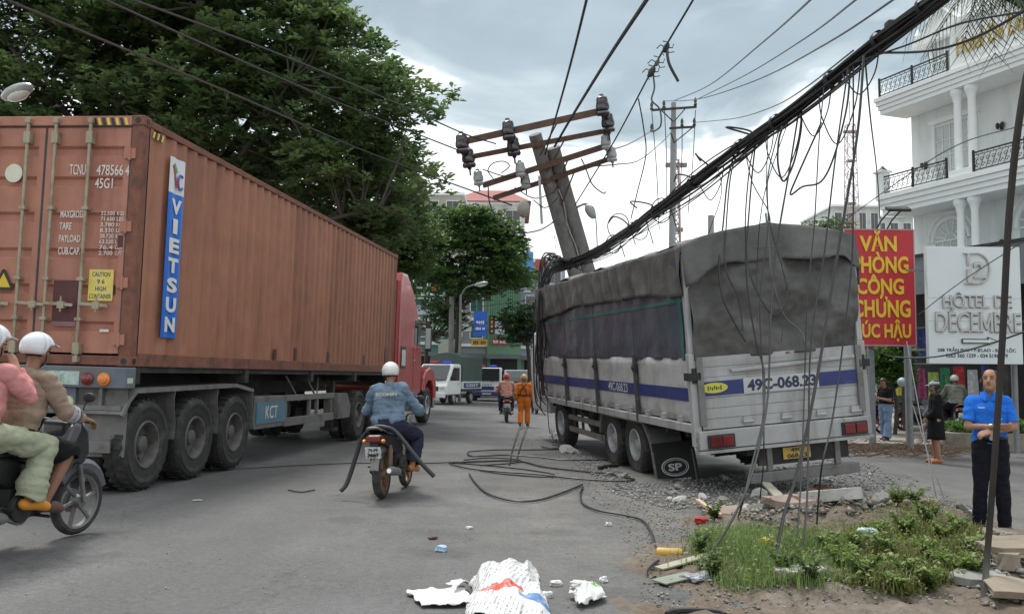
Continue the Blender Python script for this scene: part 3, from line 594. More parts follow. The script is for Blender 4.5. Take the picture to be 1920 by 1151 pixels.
    # mudguard hoop and flap, side guard
    g = MB(); hoop = [(1.80, -.62), (1.95, -.30), (2.2, -.06), (4.35, -.06), (4.5, -.4)]
    for (x0, z0), (x1, z1) in zip(hoop[:-1], hoop[1:]): g.bar((x0, -.05, z0), (x1, -.05, z1), .05, .045); g.bar((x0, -.3, z0-.01), (x1, -.3, z1-.01), .5, .012)
    g.build('mudguard', M_steel, E)
    Mf = mat('black rubber flap', (.02, .02, .021), .65, var=.2)
    FX = 1.82
    g = MB(); g.grid(lambda u, v: (FX - .16*(1-v) + .015*math.sin(u*5), -.02-.66*u, -.98+.62*v), 8, 6); fl = g.build('mudflap', Mf, E, solid=.014)
    fx = lambda z: FX - .16*(1-(z+.98)/.62) - .028
    Mw = mat('white flap print', (.55, .55, .55), .6, var=.15)
    for rx, rz, r in ((.21, .125, .010), (.18, .10, .005)):
        g = MB(); g.tube([(fx(-.72+rz*math.sin(a))-.004, -.32-rx*math.cos(a), -.72+rz*math.sin(a)) for a in np.linspace(0, 2*math.pi, 29)[:-1]], r, 4, closed=True); g.build('oval_ring', Mw, fl)
    text('flap_text', 'SP', (fx(-.72)-.004, -.32, -.72), (0, -1, 0), (.33, 0, 1), .22, .11, Mw, fl, .002, .03)
    for k in range(13): g = MB(); zz = -.90; g.box((fx(zz)-.006, -.09-k*.036, zz-.014), (fx(zz)-.002, -.11-k*.036-.01*(k % 2), zz+.014)); g.build('print_mark', Mw, fl)
    g = MB(); g.bar((fx(-.98)+.01, -.0, -1.0), (fx(-.5)+.01, -.0, -.48), .03, .03); g.bar((fx(-.98)+.01, -.63, -1.0), (fx(-.5)+.01, -.63, -.48), .02, .02); g.bar((fx(-.98)+.01, 0, -1.0), (fx(-.98)+.01, -.63, -1.0), .02, .02); g.build('flap_frame', M_steel, fl)
    for z in (-.28, -.52): g = MB(); g.box((4.55, -.11, z-.05), (6.75, -.06, z+.05)); g.build('guard_rail', M_steel, E, bevel=.008)
    for x in (4.7, 5.3, 5.9, 6.5): g = MB(); g.bar((x, -.12, -.06), (x-.05, -.10, -.56), .05, .03); g.build('guard_stay', M_post, E)
    g = MB(); g.lathe([(.24, 0), (.26, .04), (.26, 1.0), (.24, 1.04)], (5.0, -.5, -.35), (1, 0, 0), 18); g.build('fuel_tank', M_dark, E, smooth=True)
    # hidden cab, pushed in by the pole
    Mc = mat('cab white', (.6, .6, .6), .4, var=.1)
    g = MB(); g.prism([(TL+.12, -.35), (TL+.12, 1.5), (TL+1.1, 1.5), (TL+1.62, .85), (TL+1.75, -.35)], lambda u, v, w: (u, w, v), -TW+.35, -.1); g.build('cab', Mc, E, bevel=.06)
    g = MB(); g.box((TL+.6, -.098, .55), (TL+1.25, -.088, 1.2)); g.build('side_window', M_glass, E)
    # ---- tarpaulin
    Tt = empty('tarpaulin'); Tt.parent = E
    topz = lambda u: H1 + .02 + .035*math.sin(u*TL*2*math.pi/2.1 - .6)     # sags between the hoops
    sag = lambda x: -.06*abs(math.sin(x*math.pi/2.12))
    def roof(u, v):     # u along the length, v across, gable of low rise
        x = -.05 + (TL+.1)*u; y = .03 - (TW+.06)*v; a = 1 - abs(2*v-1)
        return (x, y, H1 + .03 + .17*math.sin(math.pi*v)**.75 + sag(x)*(.35+.65*a) + .07*wav((x*.9, y*1.3, 3)) + .03*wav((x*3, y*3, 6)) + .05*math.exp(-((x-.5)/.9)**2)*a)
    g = MB(); g.grid(roof, 90, 26); g.build('roof_sheet', M_tarp, Tt, smooth=True, solid=.006)
    def sidew(y0, s, z0, z1, off, amp, seed, x0=.02, x1=TL-.02):
        def f(u, v):
            x = x0+(x1-x0)*u; z = z0+(z1-z0)*v
            d = amp*(wav((x*1.1, z*1.6, seed)) + .5*math.sin(x*9+2*math.sin(x*1.3)+z*1.5)*(.3+.7*(1-v))*.35)
            return (x, y0+s*(off+d+.03*math.sin(math.pi*u*4)**2*math.sin(math.pi*v)), z)
        return f
    for y0, s in ((0, 1), (-TW, -1)):
        g = MB(); g.grid(sidew(y0, s, BH-.03, H1-.12, .015, .03, 5*s), 80, 16); q = g.build('side_sheet', M_tarpb, Tt, smooth=True)
        def flap(u, v):
            x = -.04+(TL+.08)*u; low = H1-.60 - .07*math.sin(x*.8+1) + .05*wav((x*.7, 2, s)) + .10*math.exp(-((x-1.6)/1.2)**2); z = low+(H1+.035-low)*v
            fold = .04*math.sin((x+ (1-v)*.35)*11 + 2*math.sin(x*2.1))*(1-v)**.6*(.4+.6*(wav((x*.8, 9, s))>-.05))
            return (x, y0+s*(.045+.03*(1-v)+fold+.03*wav((x*1.3, z*1.5, 11*s))), z + sag(x)*.3*v)
        g = MB(); g.grid(flap, 150, 12); q2 = g.build('top_flap', M_tarp, Tt, smooth=True, solid=.006)
        Mgr = mat('green seam tape', (.03, .13, .12), .5, var=.15)
        g = MB(); fs_ = sidew(y0, s, BH-.03, H1-.12, .026, .03, 5*s)
        g.grid(lambda u, v: fs_(u, .56 + .04*v - .04*u), 60, 1); g.build('seam_tape', Mgr, q)
        g = MB(); g.grid(lambda u, v: fs_(u, .02 + .10*v), 60, 1); g.build('hem', M_tarpb, q)
        if s == 1:
            g = MB(); fs2 = sidew(y0, s, BH-.03, H1-.12, .03, .03, 5*s); g.grid(lambda u, v: fs2(.012+.012*u, v*.8), 1, 12); g.build('seam_tape', Mgr, q)
        for x in xs[1:-1]:
            g = MB(); g.tube([fs_(x/TL, v) for v in np.linspace(.0, .95, 8)], .008, 4); g.build('lashing_rope', mat('grey rope', (.13, .13, .13), .8), q)
    def rear(u, v):
        y = -.02-(TW-.04)*u; z = BH-.04+(H1-BH+.0)*v; d = .14*wav((y*1.3, z*1.3, 31), 1, 4) + .05*math.sin((y*5.5+z*5))*(1-v*.6)*math.exp(-((u-.85)/.35)**2) + .035*math.sin(y*6-z*4+3*wav((y, z, 5)))*(.4+.6*wav((y*.8, z*.8, 8))) + .03*abs(wav((y*2.4-z, z*1.2+y, 17)))
        return (-.045-d*.8-.05*math.sin(math.pi*v), y, z)
    g = MB(); g.grid(rear, 90, 48); q = g.build('rear_sheet', M_tarp, Tt, smooth=True, solid=.005)
    def rflap(u, v):
        y = .06-(TW+.12)*u; a = 1-abs(2*u-1)
        top = H1+.035+.17*math.sin(math.pi*min(1, max(0, u)))**.75+.05*a; low = H1 - .30 - .24*math.exp(-(u/.12)**2) + .05*wav((u*5, 1, 3)) + .10*math.sin(u*3.1)*.6 - .10*max(0, u-.72)*(-1) - .16*math.exp(-((u-1)/.06)**2)
        return (-.06-.11*(1-v)*(1+.7*math.sin(u*11+3*wav((u*3, 0, 0)))) - .02*wav((y*2, v*2, 44)), y, low+(top-low)*v)
    g = MB(); g.grid(rflap, 60, 10); g.build('top_flap', M_tarp, Tt, smooth=True, solid=.006)
    return E
WRECK = build_wreck()
# ------------------------------------------------------------------ knocked over twin pole
M_pole = mat('weathered pole concrete', (.21, .20, .19), .85, var=.25, ns=4, bump=.3, bs=22, c2=(.10, .095, .09), c2s=3, streak=True)
M_arm = mat('rusty angle iron', (.12, .07, .05), .75, .3, var=.3, ns=8, c2=(.18, .10, .065), c2s=6)
M_ins = mat('brown porcelain', (.035, .026, .03), .12, var=.15, coat=.6)
M_insg = mat('grey porcelain', (.34, .35, .35), .25, var=.15, coat=.4)
M_wire = mat('black cable sheath', (.022, .022, .023), .5, var=.1)
M_wireg = mat('dull grey cable', (.10, .10, .10), .6, var=.1)
PT = at(1003, 252, 21.0); PB = at(1068, 477, 22.3); PBASE = PB + (PB-PT) * ((PB.z - .0)/(PT.z-PB.z))
def build_pole():
    d = (PT - PBASE).normalized(); E = empty('utility_pole', PBASE, 'leaning twin concrete utility pole with rusty crossarms and porcelain insulators', 'utility pole')
    L0 = (PT-PBASE).length; side = d.cross(Vector((0, -1, 0))).normalized()
    if side.x < 0: side = -side
    g = MB(); g.cyl(Vector(), d*L0, .22, .155, 18); g.build('pole_shaft', M_pole, E, smooth=True)
    o2 = side*.33 + Vector((0, .06, 0)); g = MB(); g.cyl(o2, o2 + d*(L0-.42), .23, .165, 18); g.build('pole_shaft', M_pole, E, smooth=True)
    g = MB(); n_ = d.cross(side).normalized(); 
    if n_.y > 0: n_ = -n_
    mid = o2*.5; g.tube([mid + d*t + n_*(.16 + .03*math.sin(t*9)) + side*.03*math.sin(t*5) for t in np.linspace(2.6, L0-1.4, 16)], .016, 5); g.build('ground_strap', mat('pale strap', (.4, .4, .4), .6), E)
    def P(px, py, Y): return at(px, py, Y) - PBASE
    arms = [((860, 268), (1135, 207), 20.7, 20.45, .16), ((876, 296), (1146, 244), 20.95, 20.8, .12), ((905, 348), (1143, 272), 21.15, 20.9, .14), ((925, 372), (1150, 296), 21.4, 21.2, .12)]
    for a, b, Ya, Yb, h in arms:
        A, B = P(*a, Ya), P(*b, Yb); g = MB(); u = Vector((0, 0, 1)); g.bar(A, B, .012, h); g.bar(A+Vector((0, .05, h/2)), B+Vector((0, .05, h/2)), .1, .012); arm = g.build('crossarm', M_arm, E)
        g = MB(); c = A.lerp(B, .5); g.bar(A.lerp(B, .68), c - d*.7, .04, .012); g.build('arm_brace', M_arm, arm)
    def insul(px, py, Y, m_, s=1.0):
        base = P(px, py, Y); g = MB(); up = Vector((-.12, -.15, 1)).normalized()
        g.lathe([(.03*s, -.1*s), (.05*s, -.06*s), (.13*s, -.05*s), (.15*s, 0), (.13*s, .05*s), (.11*s, .06*s), (.14*s, .08*s), (.145*s, .14*s), (.13*s, .22*s), (.12*s, .25*s), (.125*s, .27*s), (.11*s, .33*s), (.06*s, .36*s), (.045*s, .40*s), (.004, .41*s)], base, up, 16); o = g.build('insulator', m_, E, smooth=True)
        g = MB(); g.cyl(base-up*.22*s, base, .02*s, n=6); g.build('pin', M_dark, o)
    for px, py, Y in ((868, 283, 20.7), (880, 310, 20.9), (955, 258, 20.6), (964, 288, 20.85), (1131, 213, 20.45), (1141, 244, 20.7)): insul(px, py, Y, M_ins, 1.1)
    for px, py, Y in ((898, 344, 21.1), (977, 328, 21.0), (986, 350, 21.3), (1137, 277, 20.9), (1148, 300, 21.1)): insul(px, py, Y, M_insg, .85)
    for c, r_ in (((982, 392), .17),):
        g = MB(); g.ell(P(*c, 20.6), (.15, .15, .21), 12); g.build('spool', mat('pale fibre spool', (.30, .29, .25), .8, var=.2), E, smooth=True)
    g = MB(); g.bar(P(1011, 330, 21), P(1016, 420, 21.1), .09, .06); g.build('drop_bracket', M_insg, E)
    # lamp head on the far side
    g = MB(); g.tube(spline([P(1062, 404, 21.9), P(1080, 390, 21.8), P(1094, 383, 21.8), P(1102, 384, 21.8)]), .03, 6); a_ = g.build('lamp_arm', M_steel, E)
    M_ = Matrix.Rotation(R(-35), 4, 'Y'); g = MB(); g.ell(P(1107, 397, 21.7), (.11, .09, .20), 12, Matrix.Rotation(R(-32), 4, 'Y')); g.build('lamp_head', M_insg, a_, smooth=True)
    g = MB(); g.tube(spline([P(1096, 384, 21.8), P(1113, 390, 21.7), P(1118, 420, 21.7), P(1120, 468, 21.8)]), .013, 5); g.build('lamp_cable', M_wire, E)
    # step bolts and clamp bands
    for t in (2.9, 4.6, 5.9, 6.7): g = MB(); g.cyl(d*(t-.03), d*(t+.03), .2-.008*t+.01, n=16); g.build('clamp_band', M_arm, E)
    g = MB()
    for (x, y), k in zip(((1035, 440), (1040, 425), (1038, 452)), range(3)): g.tube([P(x-6, y-10, 21.6), P(x+6, y-4, 21.6), P(x+3, y+14, 21.6)], .008, 4)
    g.build('loose_tie', M_wireg, E)
    return E
build_pole()
# ------------------------------------------------------------------ cables
def wire(label, pts, r=.012, group=None, m=None, name='cable', cat='cable', k=6, n=5, smooth=True, sp=True):
    q = spline(pts, k) if sp else pts
    g = MB(); g.tube(q, r, n); o = g.build(name, m or M_wire, smooth=smooth, loc=Vector(q[0])); tag(o, label, cat, group); return o
# the heavy bundle that swings up from the pole to the upper right corner
def bundle():
    B = [at(1035, 505, 21.2), at(1105, 480, 19.6), at(1168, 440, 17.4), at(1263, 370, 14.8), at(1386, 277, 12.4), at(1500, 198, 10.7), at(1646, 78, 9.2), at(1767, -12, 8.2), at(1900, -115, 7.2)]
    E = empty('cable_bundle', B[0], 'thick sagging bundle of black cables from leaning pole to upper right corner', 'cable bundle')
    base = spline(B, 10); N_ = len(base); rr = random.Random(4)
    for k in range(38):
        a0 = rr.random()*6.28; tw = rr.uniform(-5, 5); rad = rr.uniform(.01, .075); pts = []
        loose = rr.random() < .42; ph = rr.random()*6
        for i, p in enumerate(base):
            t = i/(N_-1); a = a0 + tw*t; t_ = (base[min(i+1, N_-1)]-base[max(i-1, 0)]).normalized(); u = t_.cross(Vector((0, 0, 1))).normalized(); w = u.cross(t_)
            rad2 = rad*(1 + .35*math.sin(9*t+ph)) + (.16*abs(math.sin(t*(9+5*math.sin(ph))+ph))*math.sin(math.pi*min(1, t*1.6)) if loose else 0)
            pts.append(p + u*math.cos(a)*rad2 + w*(math.sin(a)*rad2 - (.05 if loose else 0)) - B[0])
        g = MB(); g.tube(pts, rr.choice((.008, .010)) if loose else rr.choice((.012, .016, .022)), 5); g.build('strand', M_wire if rr.random() < .85 else M_wireg, E, smooth=True)
    for t in (.28, .42, .5, .58, .68, .75, .84):
        i = int(t*(N_-1)); g = MB(); p = base[i]-B[0]; q = base[i+1]-B[0]; g.cyl(p, p.lerp(q, .5), .10, n=12, caps=False); g.build('tie_band', M_black, E, smooth=True)
    i = int(.78*(N_-1)); p = base[i]-B[0]; g = MB(); g.box(p+Vector((-.07, -.08, -.03)), p+Vector((.05, .04, .09))); g.build('splice_box', M_black, E, bevel=.02)
    return base
BUN = bundle()
def bun(px):     # point of the bundle at photo column px
    best = min(BUN, key=lambda p: abs(CX + F*((CAMROT.transposed() @ (p-CAMP)).x / -(CAMROT.transposed() @ (p-CAMP)).z) - px)); return best.copy()
# ---- overhead lines of the knocked over pole
OH = 'overhead lines of the leaning pole'
wire('straight overhead line rising from leaning pole top, first of three steep ones', [at(1022, 290, 21), at(1062, 150, 15), at(1100, 0, 11), at(1125, -110, 9)], .020, OH)
wire('thick overhead line rising from leaning pole top, middle one of three steep ones', [at(1040, 275, 21), at(1075, 215, 18), at(1140, 110, 13.5), at(1213, 0, 10.5), at(1285, -110, 8.5)], .028, OH)
wire('overhead line with knotted splices above the leaning pole', [at(1078, 385, 21.3), at(1150, 268, 17), at(1225, 128, 12.8), at(1300, 0, 10.3), at(1360, -105, 8.7)], .014, OH)
for px, py, rr_, lb in ((1249, 90, .055, 'topmost dark splice clamp on the overhead line above leaning pole'), (1232, 118, .04, 'middle pale splice clamp on the overhead line above leaning pole'), (1222, 135, .06, 'lowest wiry splice clamp on the overhead line above leaning pole')):
    c = at(px, py, 12.4); g = MB(); g.ell(c, (rr_*.8, rr_*.8, rr_*1.5), 8, Matrix.Rotation(R(25), 4, 'Y'))
    for a in range(5): g.tube([c, c+Vector((math.cos(a*1.3)*.09, .0, math.sin(a*1.3)*.08)), c+Vector((math.cos(a*1.3+.6)*.13, .02, math.sin(a*1.3+.6)*.11))], .008, 4)
    tag(g.build('cable_splice', M_wire if rr_ != .04 else M_wireg, loc=c), lb, 'cable splice', 'splice clamps')
wire('short torn cable end hanging from the overhead splice', [at(1250, 92, 12.4), at(1255, 120, 12.3), at(1272, 153, 12.3)], .022)
wire('kinked grey lead dangling below the overhead splice', [at(1224, 136, 12.6), at(1227, 165, 12.6), at(1222, 188, 12.6), at(1237, 205, 12.6), at(1239, 235, 12.6), at(1225, 248, 12.7)], .013, m=M_wireg)
wire('thin slack lead dropping from overhead line to tarpaulin roof', [at(1197, 185, 14.6), at(1206, 235, 15), at(1211, 290, 16), at(1195, 360, 17), at(1183, 410, 18)], .011)
LW = 'lines crossing in front of the big tree'
wire('lowest dark line crossing the big tree to the pole', [at(-60, -30, 9), at(240, 95, 11.5), at(480, 195, 14.5), at(700, 290, 18), at(960, 385, 21)], .017, LW)
wire('middle dark line crossing the big tree to the pole', [at(130, -30, 10), at(420, 100, 13), at(640, 195, 16.5), at(880, 290, 20.8)], .016, LW)
wire('uppermost dark line crossing the big tree to the pole', [at(180, -25, 10), at(480, 85, 13), at(700, 175, 16.5), at(868, 250, 20), at(930, 270, 20.8)], .016, LW)
LP = 'loose leads around the crossarms'
wire('long loop hanging left of the leaning pole', [at(915, 345, 21), at(918, 380, 20.9), at(935, 415, 20.8), at(965, 436, 20.7), at(1010, 432, 20.8), at(1042, 414, 21.4)], .017, LP)
wire('small curled lead under the brown insulators', [at(925, 335, 20.8), at(915, 320, 20.7), at(925, 306, 20.7), at(945, 303, 20.7), at(955, 312, 20.7), at(940, 325, 20.7)], .014, LP)
wire('hooked lead hanging right of the crossarms', [at(1090, 298, 21), at(1098, 315, 21), at(1110, 345, 21), at(1130, 362, 21), at(1136, 360, 21)], .016, LP)
wire('line from lower crossarm running off toward the far pole', [at(1110, 312, 21.3), at(1160, 308, 24), at(1200, 300, 29), at(1240, 268, 38), at(1257, 250, 44)], .018, LP)
wire('second line from upper grey insulator toward the far pole', [at(1140, 283, 21), at(1180, 270, 27), at(1215, 250, 36), at(1225, 243, 44)], .018, LP)
for i, (a, b) in enumerate((((905, 318), (1005, 312)), ((965, 352), (1040, 360)), ((1000, 375), (1045, 372)))):
    wire(('short jumper lead under the upper crossarm', 'short jumper lead beside the grey insulators', 'short jumper lead above the pale spool')[i], [at(*a, 21), at((a[0]+b[0])/2, (a[1]+b[1])/2+16, 21), at(*b, 21.2)], .014, LP)
# ---- cables dropping from the bundle
DR = 'cables dropping from the bundle'
def drop(label, pts, r=.012, m=None): return wire(label, pts, r, DR, m)
drop('thick cable running taut from upper edge to ground beside man in blue', [at(1955, 20, 5.2), at(1917, 190, 5.4), at(1893, 400, 5.7), at(1880, 640, 6.0), at(1864, 880, 6.3), at(1851, 1050, 6.5), gnd(1843, 1150)], .023, mat('brown black cable', (.045, .04, .036), .6, var=.2))
drop('heavy cable falling from bundle past number text into the weeds', [at(1620, 105, 9.2), at(1608, 250, 8.9), at(1580, 420, 8.6), at(1555, 570, 8.3), at(1530, 720, 7.9), at(1496, 880, 7.5), at(1470, 965, 7.2), at(1450, 1060, 6.9), at(1425, 1095, 6.8)], .014)
drop('long cable sweeping across the weeds to a free end', [at(1455, 1040, 6.9), at(1430, 1088, 6.75), at(1370, 1107, 6.7), at(1290, 1108, 6.7), at(1225, 1094, 6.8), at(1212, 1075, 6.9), at(1222, 1060, 7.0), at(1235, 1050, 7.1)], .012)
drop('cable hanging straight in front of red banner and tailboard', [at(1590, 130, 9.4), at(1566, 300, 9.3), at(1545, 480, 9), at(1521, 640, 8.6), at(1516, 820, 8.1), at(1512, 960, 7.5), at(1496, 1060, 7), at(1478, 1120, 6.6)], .009)
drop('thin cable hanging over tailboard number into the grass', [at(1545, 165, 10), at(1536, 260, 9.8), at(1527, 420, 9.6), at(1514, 560, 9.2), at(1508, 740, 8.8), at(1502, 900, 8), at(1490, 1040, 7.2), at(1470, 1120, 6.7)], .007)
drop('cable from bundle middle running down left of the number to a free end', [at(1500, 195, 10.8), at(1480, 320, 10.5), at(1455, 470, 10.1), at(1445, 600, 9.6), at(1440, 740, 9.0), at(1418, 860, 8.2), at(1385, 950, 7.5), at(1330, 1040, 7.0), at(1280, 1095, 6.75), at(1240, 1127, 6.55), at(1227, 1129, 6.55)], .011)
drop('slack loop below the bundle, widest of the hanging loops', [at(1490, 205, 10.9), at(1503, 230, 10.9), at(1490, 300, 10.9), at(1470, 340, 10.9), at(1459, 310, 10.9), at(1460, 265, 10.9), at(1468, 237, 10.9)], .013)
drop('wide loop swinging below the bundle toward the red banner', [at(1595, 118, 9.6), at(1588, 200, 9.6), at(1565, 290, 9.6), at(1540, 340, 9.6), at(1505, 350, 9.6), at(1482, 365, 9.7), at(1495, 330, 9.7), at(1540, 230, 9.7)], .011)
drop('pair of thin cables at tarpaulin rear corner, first', [at(1418, 258, 12.2), at(1410, 330, 11.9), at(1402, 430, 11.6), at(1398, 480, 11.5), at(1404, 560, 11.3), at(1418, 640, 11.1), at(1433, 700, 10.9), at(1431, 780, 10.4), at(1415, 850, 9.6), at(1395, 930, 9.0), gnd(1380, 985)], .011)
drop('pair of thin cables at tarpaulin rear corner, second', [at(1425, 250, 12.1), at(1408, 300, 11.8), at(1398, 400, 11.5), at(1400, 470, 11.4), at(1412, 530, 11.2), at(1447, 590, 11.1), at(1470, 575, 11.1), at(1478, 530, 11.2)], .009)
drop('thin cable on tarpaulin left of the rear corner', [at(1378, 285, 12.6), at(1364, 340, 12.4), at(1356, 420, 12.1), at(1348, 500, 11.8), at(1356, 560, 11.6), at(1380, 610, 11.5), at(1398, 640, 11.4)], .012)
drop('second thin cable on tarpaulin left of the rear corner', [at(1385, 280, 12.5), at(1370, 330, 12.3), at(1362, 420, 12.0), at(1360, 500, 11.7), at(1385, 560, 11.5), at(1393, 620, 11.3)], .010)
drop('pale lead hanging from tarpaulin peak down the rear sheet', [at(1436, 400, 11.7), at(1440, 440, 11.5), at(1448, 520, 11.3), at(1470, 590, 11.2), at(1500, 620, 11.1), at(1512, 650, 11.0)], .013, M_wireg)
drop('thin drop line from bundle to lamp above red banner', [at(1622, 110, 9.4), at(1632, 220, 11), at(1645, 330, 14), at(1650, 410, 18)], .010)
drop('thin drop line down to the tailboard number', [at(1465, 228, 11.2), at(1440, 330, 11.2), at(1440, 430, 11), at(1425, 560, 10.6), at(1430, 700, 10.2), at(1432, 850, 9.6), gnd(1425, 935)], .008)
drop('thin line over tarpaulin with a Y shaped fork', [at(1395, 270, 12.3), at(1410, 340, 12), at(1440, 395, 11.8), at(1445, 430, 11.6)], .008, M_wireg)
drop('thin cable hanging down from bundle over the red banner edge', [at(1600, 125, 9.5), at(1600, 300, 9.5), at(1598, 480, 9.3), at(1580, 650, 9), at(1560, 790, 8.6), at(1540, 880, 8.2), gnd(1530, 1000)], .009)
drop('thin guy line slanting from white sign to the ground by the weeds', [at(1700, 640, 17), at(1735, 830, 13), at(1755, 930, 11), gnd(1770, 985)], .008, M_wireg)
drop('second thin guy line slanting to ground by the weeds', [at(1712, 760, 16), at(1740, 850, 13), at(1765, 920, 11), gnd(1785, 985)], .008, M_wireg)
drop('thin line crossing the white sign upward', [at(1722, 590, 15), at(1800, 530, 13), at(1900, 465, 11), at(1960, 425, 10)], .007, M_wireg)
drop('curved line crossing the lower edge of the white sign', [at(1628, 650, 14), at(1670, 668, 14), at(1740, 670, 13.5), at(1800, 660, 13), at(1870, 640, 12), at(1940, 615, 11)], .013)
drop('grey line crossing white hotel front toward the sign', [at(1560, 430, 30), at(1700, 330, 24), at(1800, 270, 20), at(1930, 232, 16)], .014, M_wireg)
drop('stray cable lifting off bundle toward upper right edge', [at(1635, 100, 9.3), at(1740, 96, 8.5), at(1830, 70, 7.8), at(1940, 10, 7)], .013)
drop('second stray cable lifting off bundle toward upper right edge', [at(1600, 118, 9.5), at(1700, 85, 8.8), at(1800, 45, 8), at(1930, 20, 7.2)], .010)
rr = random.Random(77)
for i, (x0, y0, Y0, x1, y1, Y1) in enumerate(((1345, 310, 12.9, 1330, 500, 12.4), (1440, 238, 11.5, 1465, 640, 10.9), (1485, 208, 11.0, 1420, 600, 10.8))):
    q = ('over the tarpaulin flank', 'over the rear sheet peak', 'slanting back over the rear sheet')[i]
    mx_ = (x0+x1)/2+rr.uniform(-25, 25); drop('very thin strand falling from bundle '+q, [at(x0, y0, Y0), at(mx_, (y0+y1)*.45, (Y0+Y1)/2), at(x1+rr.uniform(-15, 15), y0+(y1-y0)*.75, Y1+.3), at(x1, y1, Y1)], .006)
for i, (px, w_, h_, Y) in enumerate(((1425, 55, 60, 11.9), (1470, 70, 95, 11.2), (1530, 60, 70, 10.4), (1575, 80, 110, 9.9), (1335, 45, 45, 13.2), (1615, 70, 60, 9.4))):
    by = 78+(1646-px)*.775; drop('slack loop of thin wire under the bundle, number %s along it' % ('two', 'three', 'four', 'five', 'one', 'six')[i], [at(px-w_*.5, by+w_*.39+8, Y+.3), at(px-w_*.42, by+h_*.8, Y+.2), at(px-w_*.05, by+h_*1.25, Y), at(px+w_*.35, by+h_*.6, Y-.1), at(px+w_*.5, by-w_*.39+6, Y-.3)], .008)
# ---- tangle where the bundle meets the pole and drops to the road
TG = 'tangled cables by the truck front'
rr = random.Random(12)
for i in range(24):
    x0 = rr.uniform(1012, 1060); top = rr.uniform(478, 510); xr = rr.uniform(1003, 1022); Y = rr.uniform(19.6, 21.2); bot = rr.uniform(640, 790)
    pts = [at(rr.uniform(1050, 1085), rr.uniform(490, 505), 21), at((x0+xr)/2+8, top-rr.uniform(0, 12), Y), at(xr+3, top+40, Y), at(xr+rr.uniform(-6, 6), 600, Y-.3), at(xr+rr.uniform(-8, 14), bot-30, Y-.4), at(xr+rr.uniform(-6, 20), bot, Y-.5)]
    wire('one of the many thin cables tangled down the front edge of the tarpaulin', pts, rr.choice((.010, .013, .016)), TG)
for i in range(9):
    a = rr.uniform(1035, 1090); pts = [at(a+rr.uniform(-25, 25), rr.uniform(478, 508), rr.uniform(20, 21)) for _ in range(5)]
    wire('short curl of cable knotted round the leaning pole above tarpaulin', pts, rr.choice((.012, .018)), 'cable knot at the leaning pole')
for px, py, s in ((1160, 425, 1.0), (1200, 430, .8), (1150, 458, .7), (1240, 395, .8)):
    Y = 18 if px < 1220 else 15.5; c = at(px, py, Y)
    pts = [c + Vector((math.cos(a)*.22*s, rr.uniform(-.05, .05), math.sin(a)*.26*s)) for a in np.linspace(0, 6.2, 9)] + [c + Vector((.35*s, .1, -.35*s))]
    wire('small wiry curl sticking out of the cable bundle near tarpaulin', pts, .010, 'curls of wire on the bundle')
for px, py in ((1395, 255), (1285, 360), (1330, 330), (1180, 430), (1225, 400)):
    c = bun(px); pts = [c, c+Vector((rr.uniform(-.2, .1), 0, .16)), c+Vector((rr.uniform(-.5, .0), 0, .22)), c+Vector((rr.uniform(-.5, .3), 0, .1))]
    wire('short cable stub sticking up from the cable bundle', pts, .014, 'cable stubs on the bundle')
# ---- cables on the road
GR = 'cables lying on the road'
def lay(label, pp, r=.013, dz=.02, m=None): return wire(label, [gnd(x, y, dz) for x, y in pp], r, GR, m, k=8)
lay('cable lying in a wide curve on the road, nearest the camera of the loops', [(880, 888), (890, 903), (915, 925), (960, 938), (1005, 938), (1050, 925), (1092, 908)])
lay('cable snaking from the loops toward the yellow can by the weeds', [(1093, 912), (1088, 925), (1093, 943), (1120, 956), (1170, 965), (1205, 975), (1222, 1000), (1230, 1025), (1252, 1040), (1275, 1050), (1300, 1068)])
lay('doubled cable loop lying toward the truck wheels', [(1050, 842), (1000, 843), (940, 843), (885, 846), (877, 850), (890, 855), (950, 853), (1000, 856), (1060, 862), (1140, 862)])
lay('cable lying straight toward the rear truck wheel', [(842, 868), (900, 865), (970, 864), (1020, 875), (1080, 882), (1140, 888), (1190, 898)], .014)
lay('thin cable lying farthest from the truck wheels', [(845, 870), (880, 878), (940, 884), (1010, 889), (1080, 897), (1160, 902), (1190, 900)], .014)
lay('thin crossing cable among the road loops', [(860, 868), (930, 874), (1000, 882), (1040, 890), (1020, 894), (950, 889), (900, 882)], .011)
lay('second thin crossing cable among the road loops', [(870, 862), (920, 858), (975, 862), (960, 868), (900, 872)], .011)
wire('cable trailing from the orange worker to the road loops', [at(980, 795, 26), at(978, 815, 24.5), at(990, 830, 23), gnd(1020, 838, .02), gnd(1050, 842, .02)], .015, GR)
wire('pair of cables dragging behind the orange worker, first', [at(975, 798, 26), gnd(962, 838, .02), gnd(955, 870, .02)], .010, GR)
wire('pair of cables dragging behind the orange worker, second', [at(988, 798, 26), gnd(975, 838, .02), gnd(968, 865, .02)], .010, GR)
wire('thin line hanging at the truck front down to the road', [at(1020, 600, 20), at(1024, 700, 20), at(1029, 800, 20), gnd(1036, 812, .02)], .010, GR)
lay('long thin line running along the road under the trailer wheels', [(330, 880), (450, 878), (560, 872), (660, 868), (720, 868), (800, 868), (860, 866)], .009)
lay('short thick cable stub by the rear truck wheel', [(1123, 877), (1140, 873), (1160, 872)], .03, .03)
lay('short piece of wire on the empty road', [(540, 918), (565, 922), (590, 918)], .008, .012)
lay('black hoop of cable in the foreground at lower edge', [(1250, 1150), (1262, 1145), (1300, 1143), (1345, 1146), (1360, 1152)], .016)
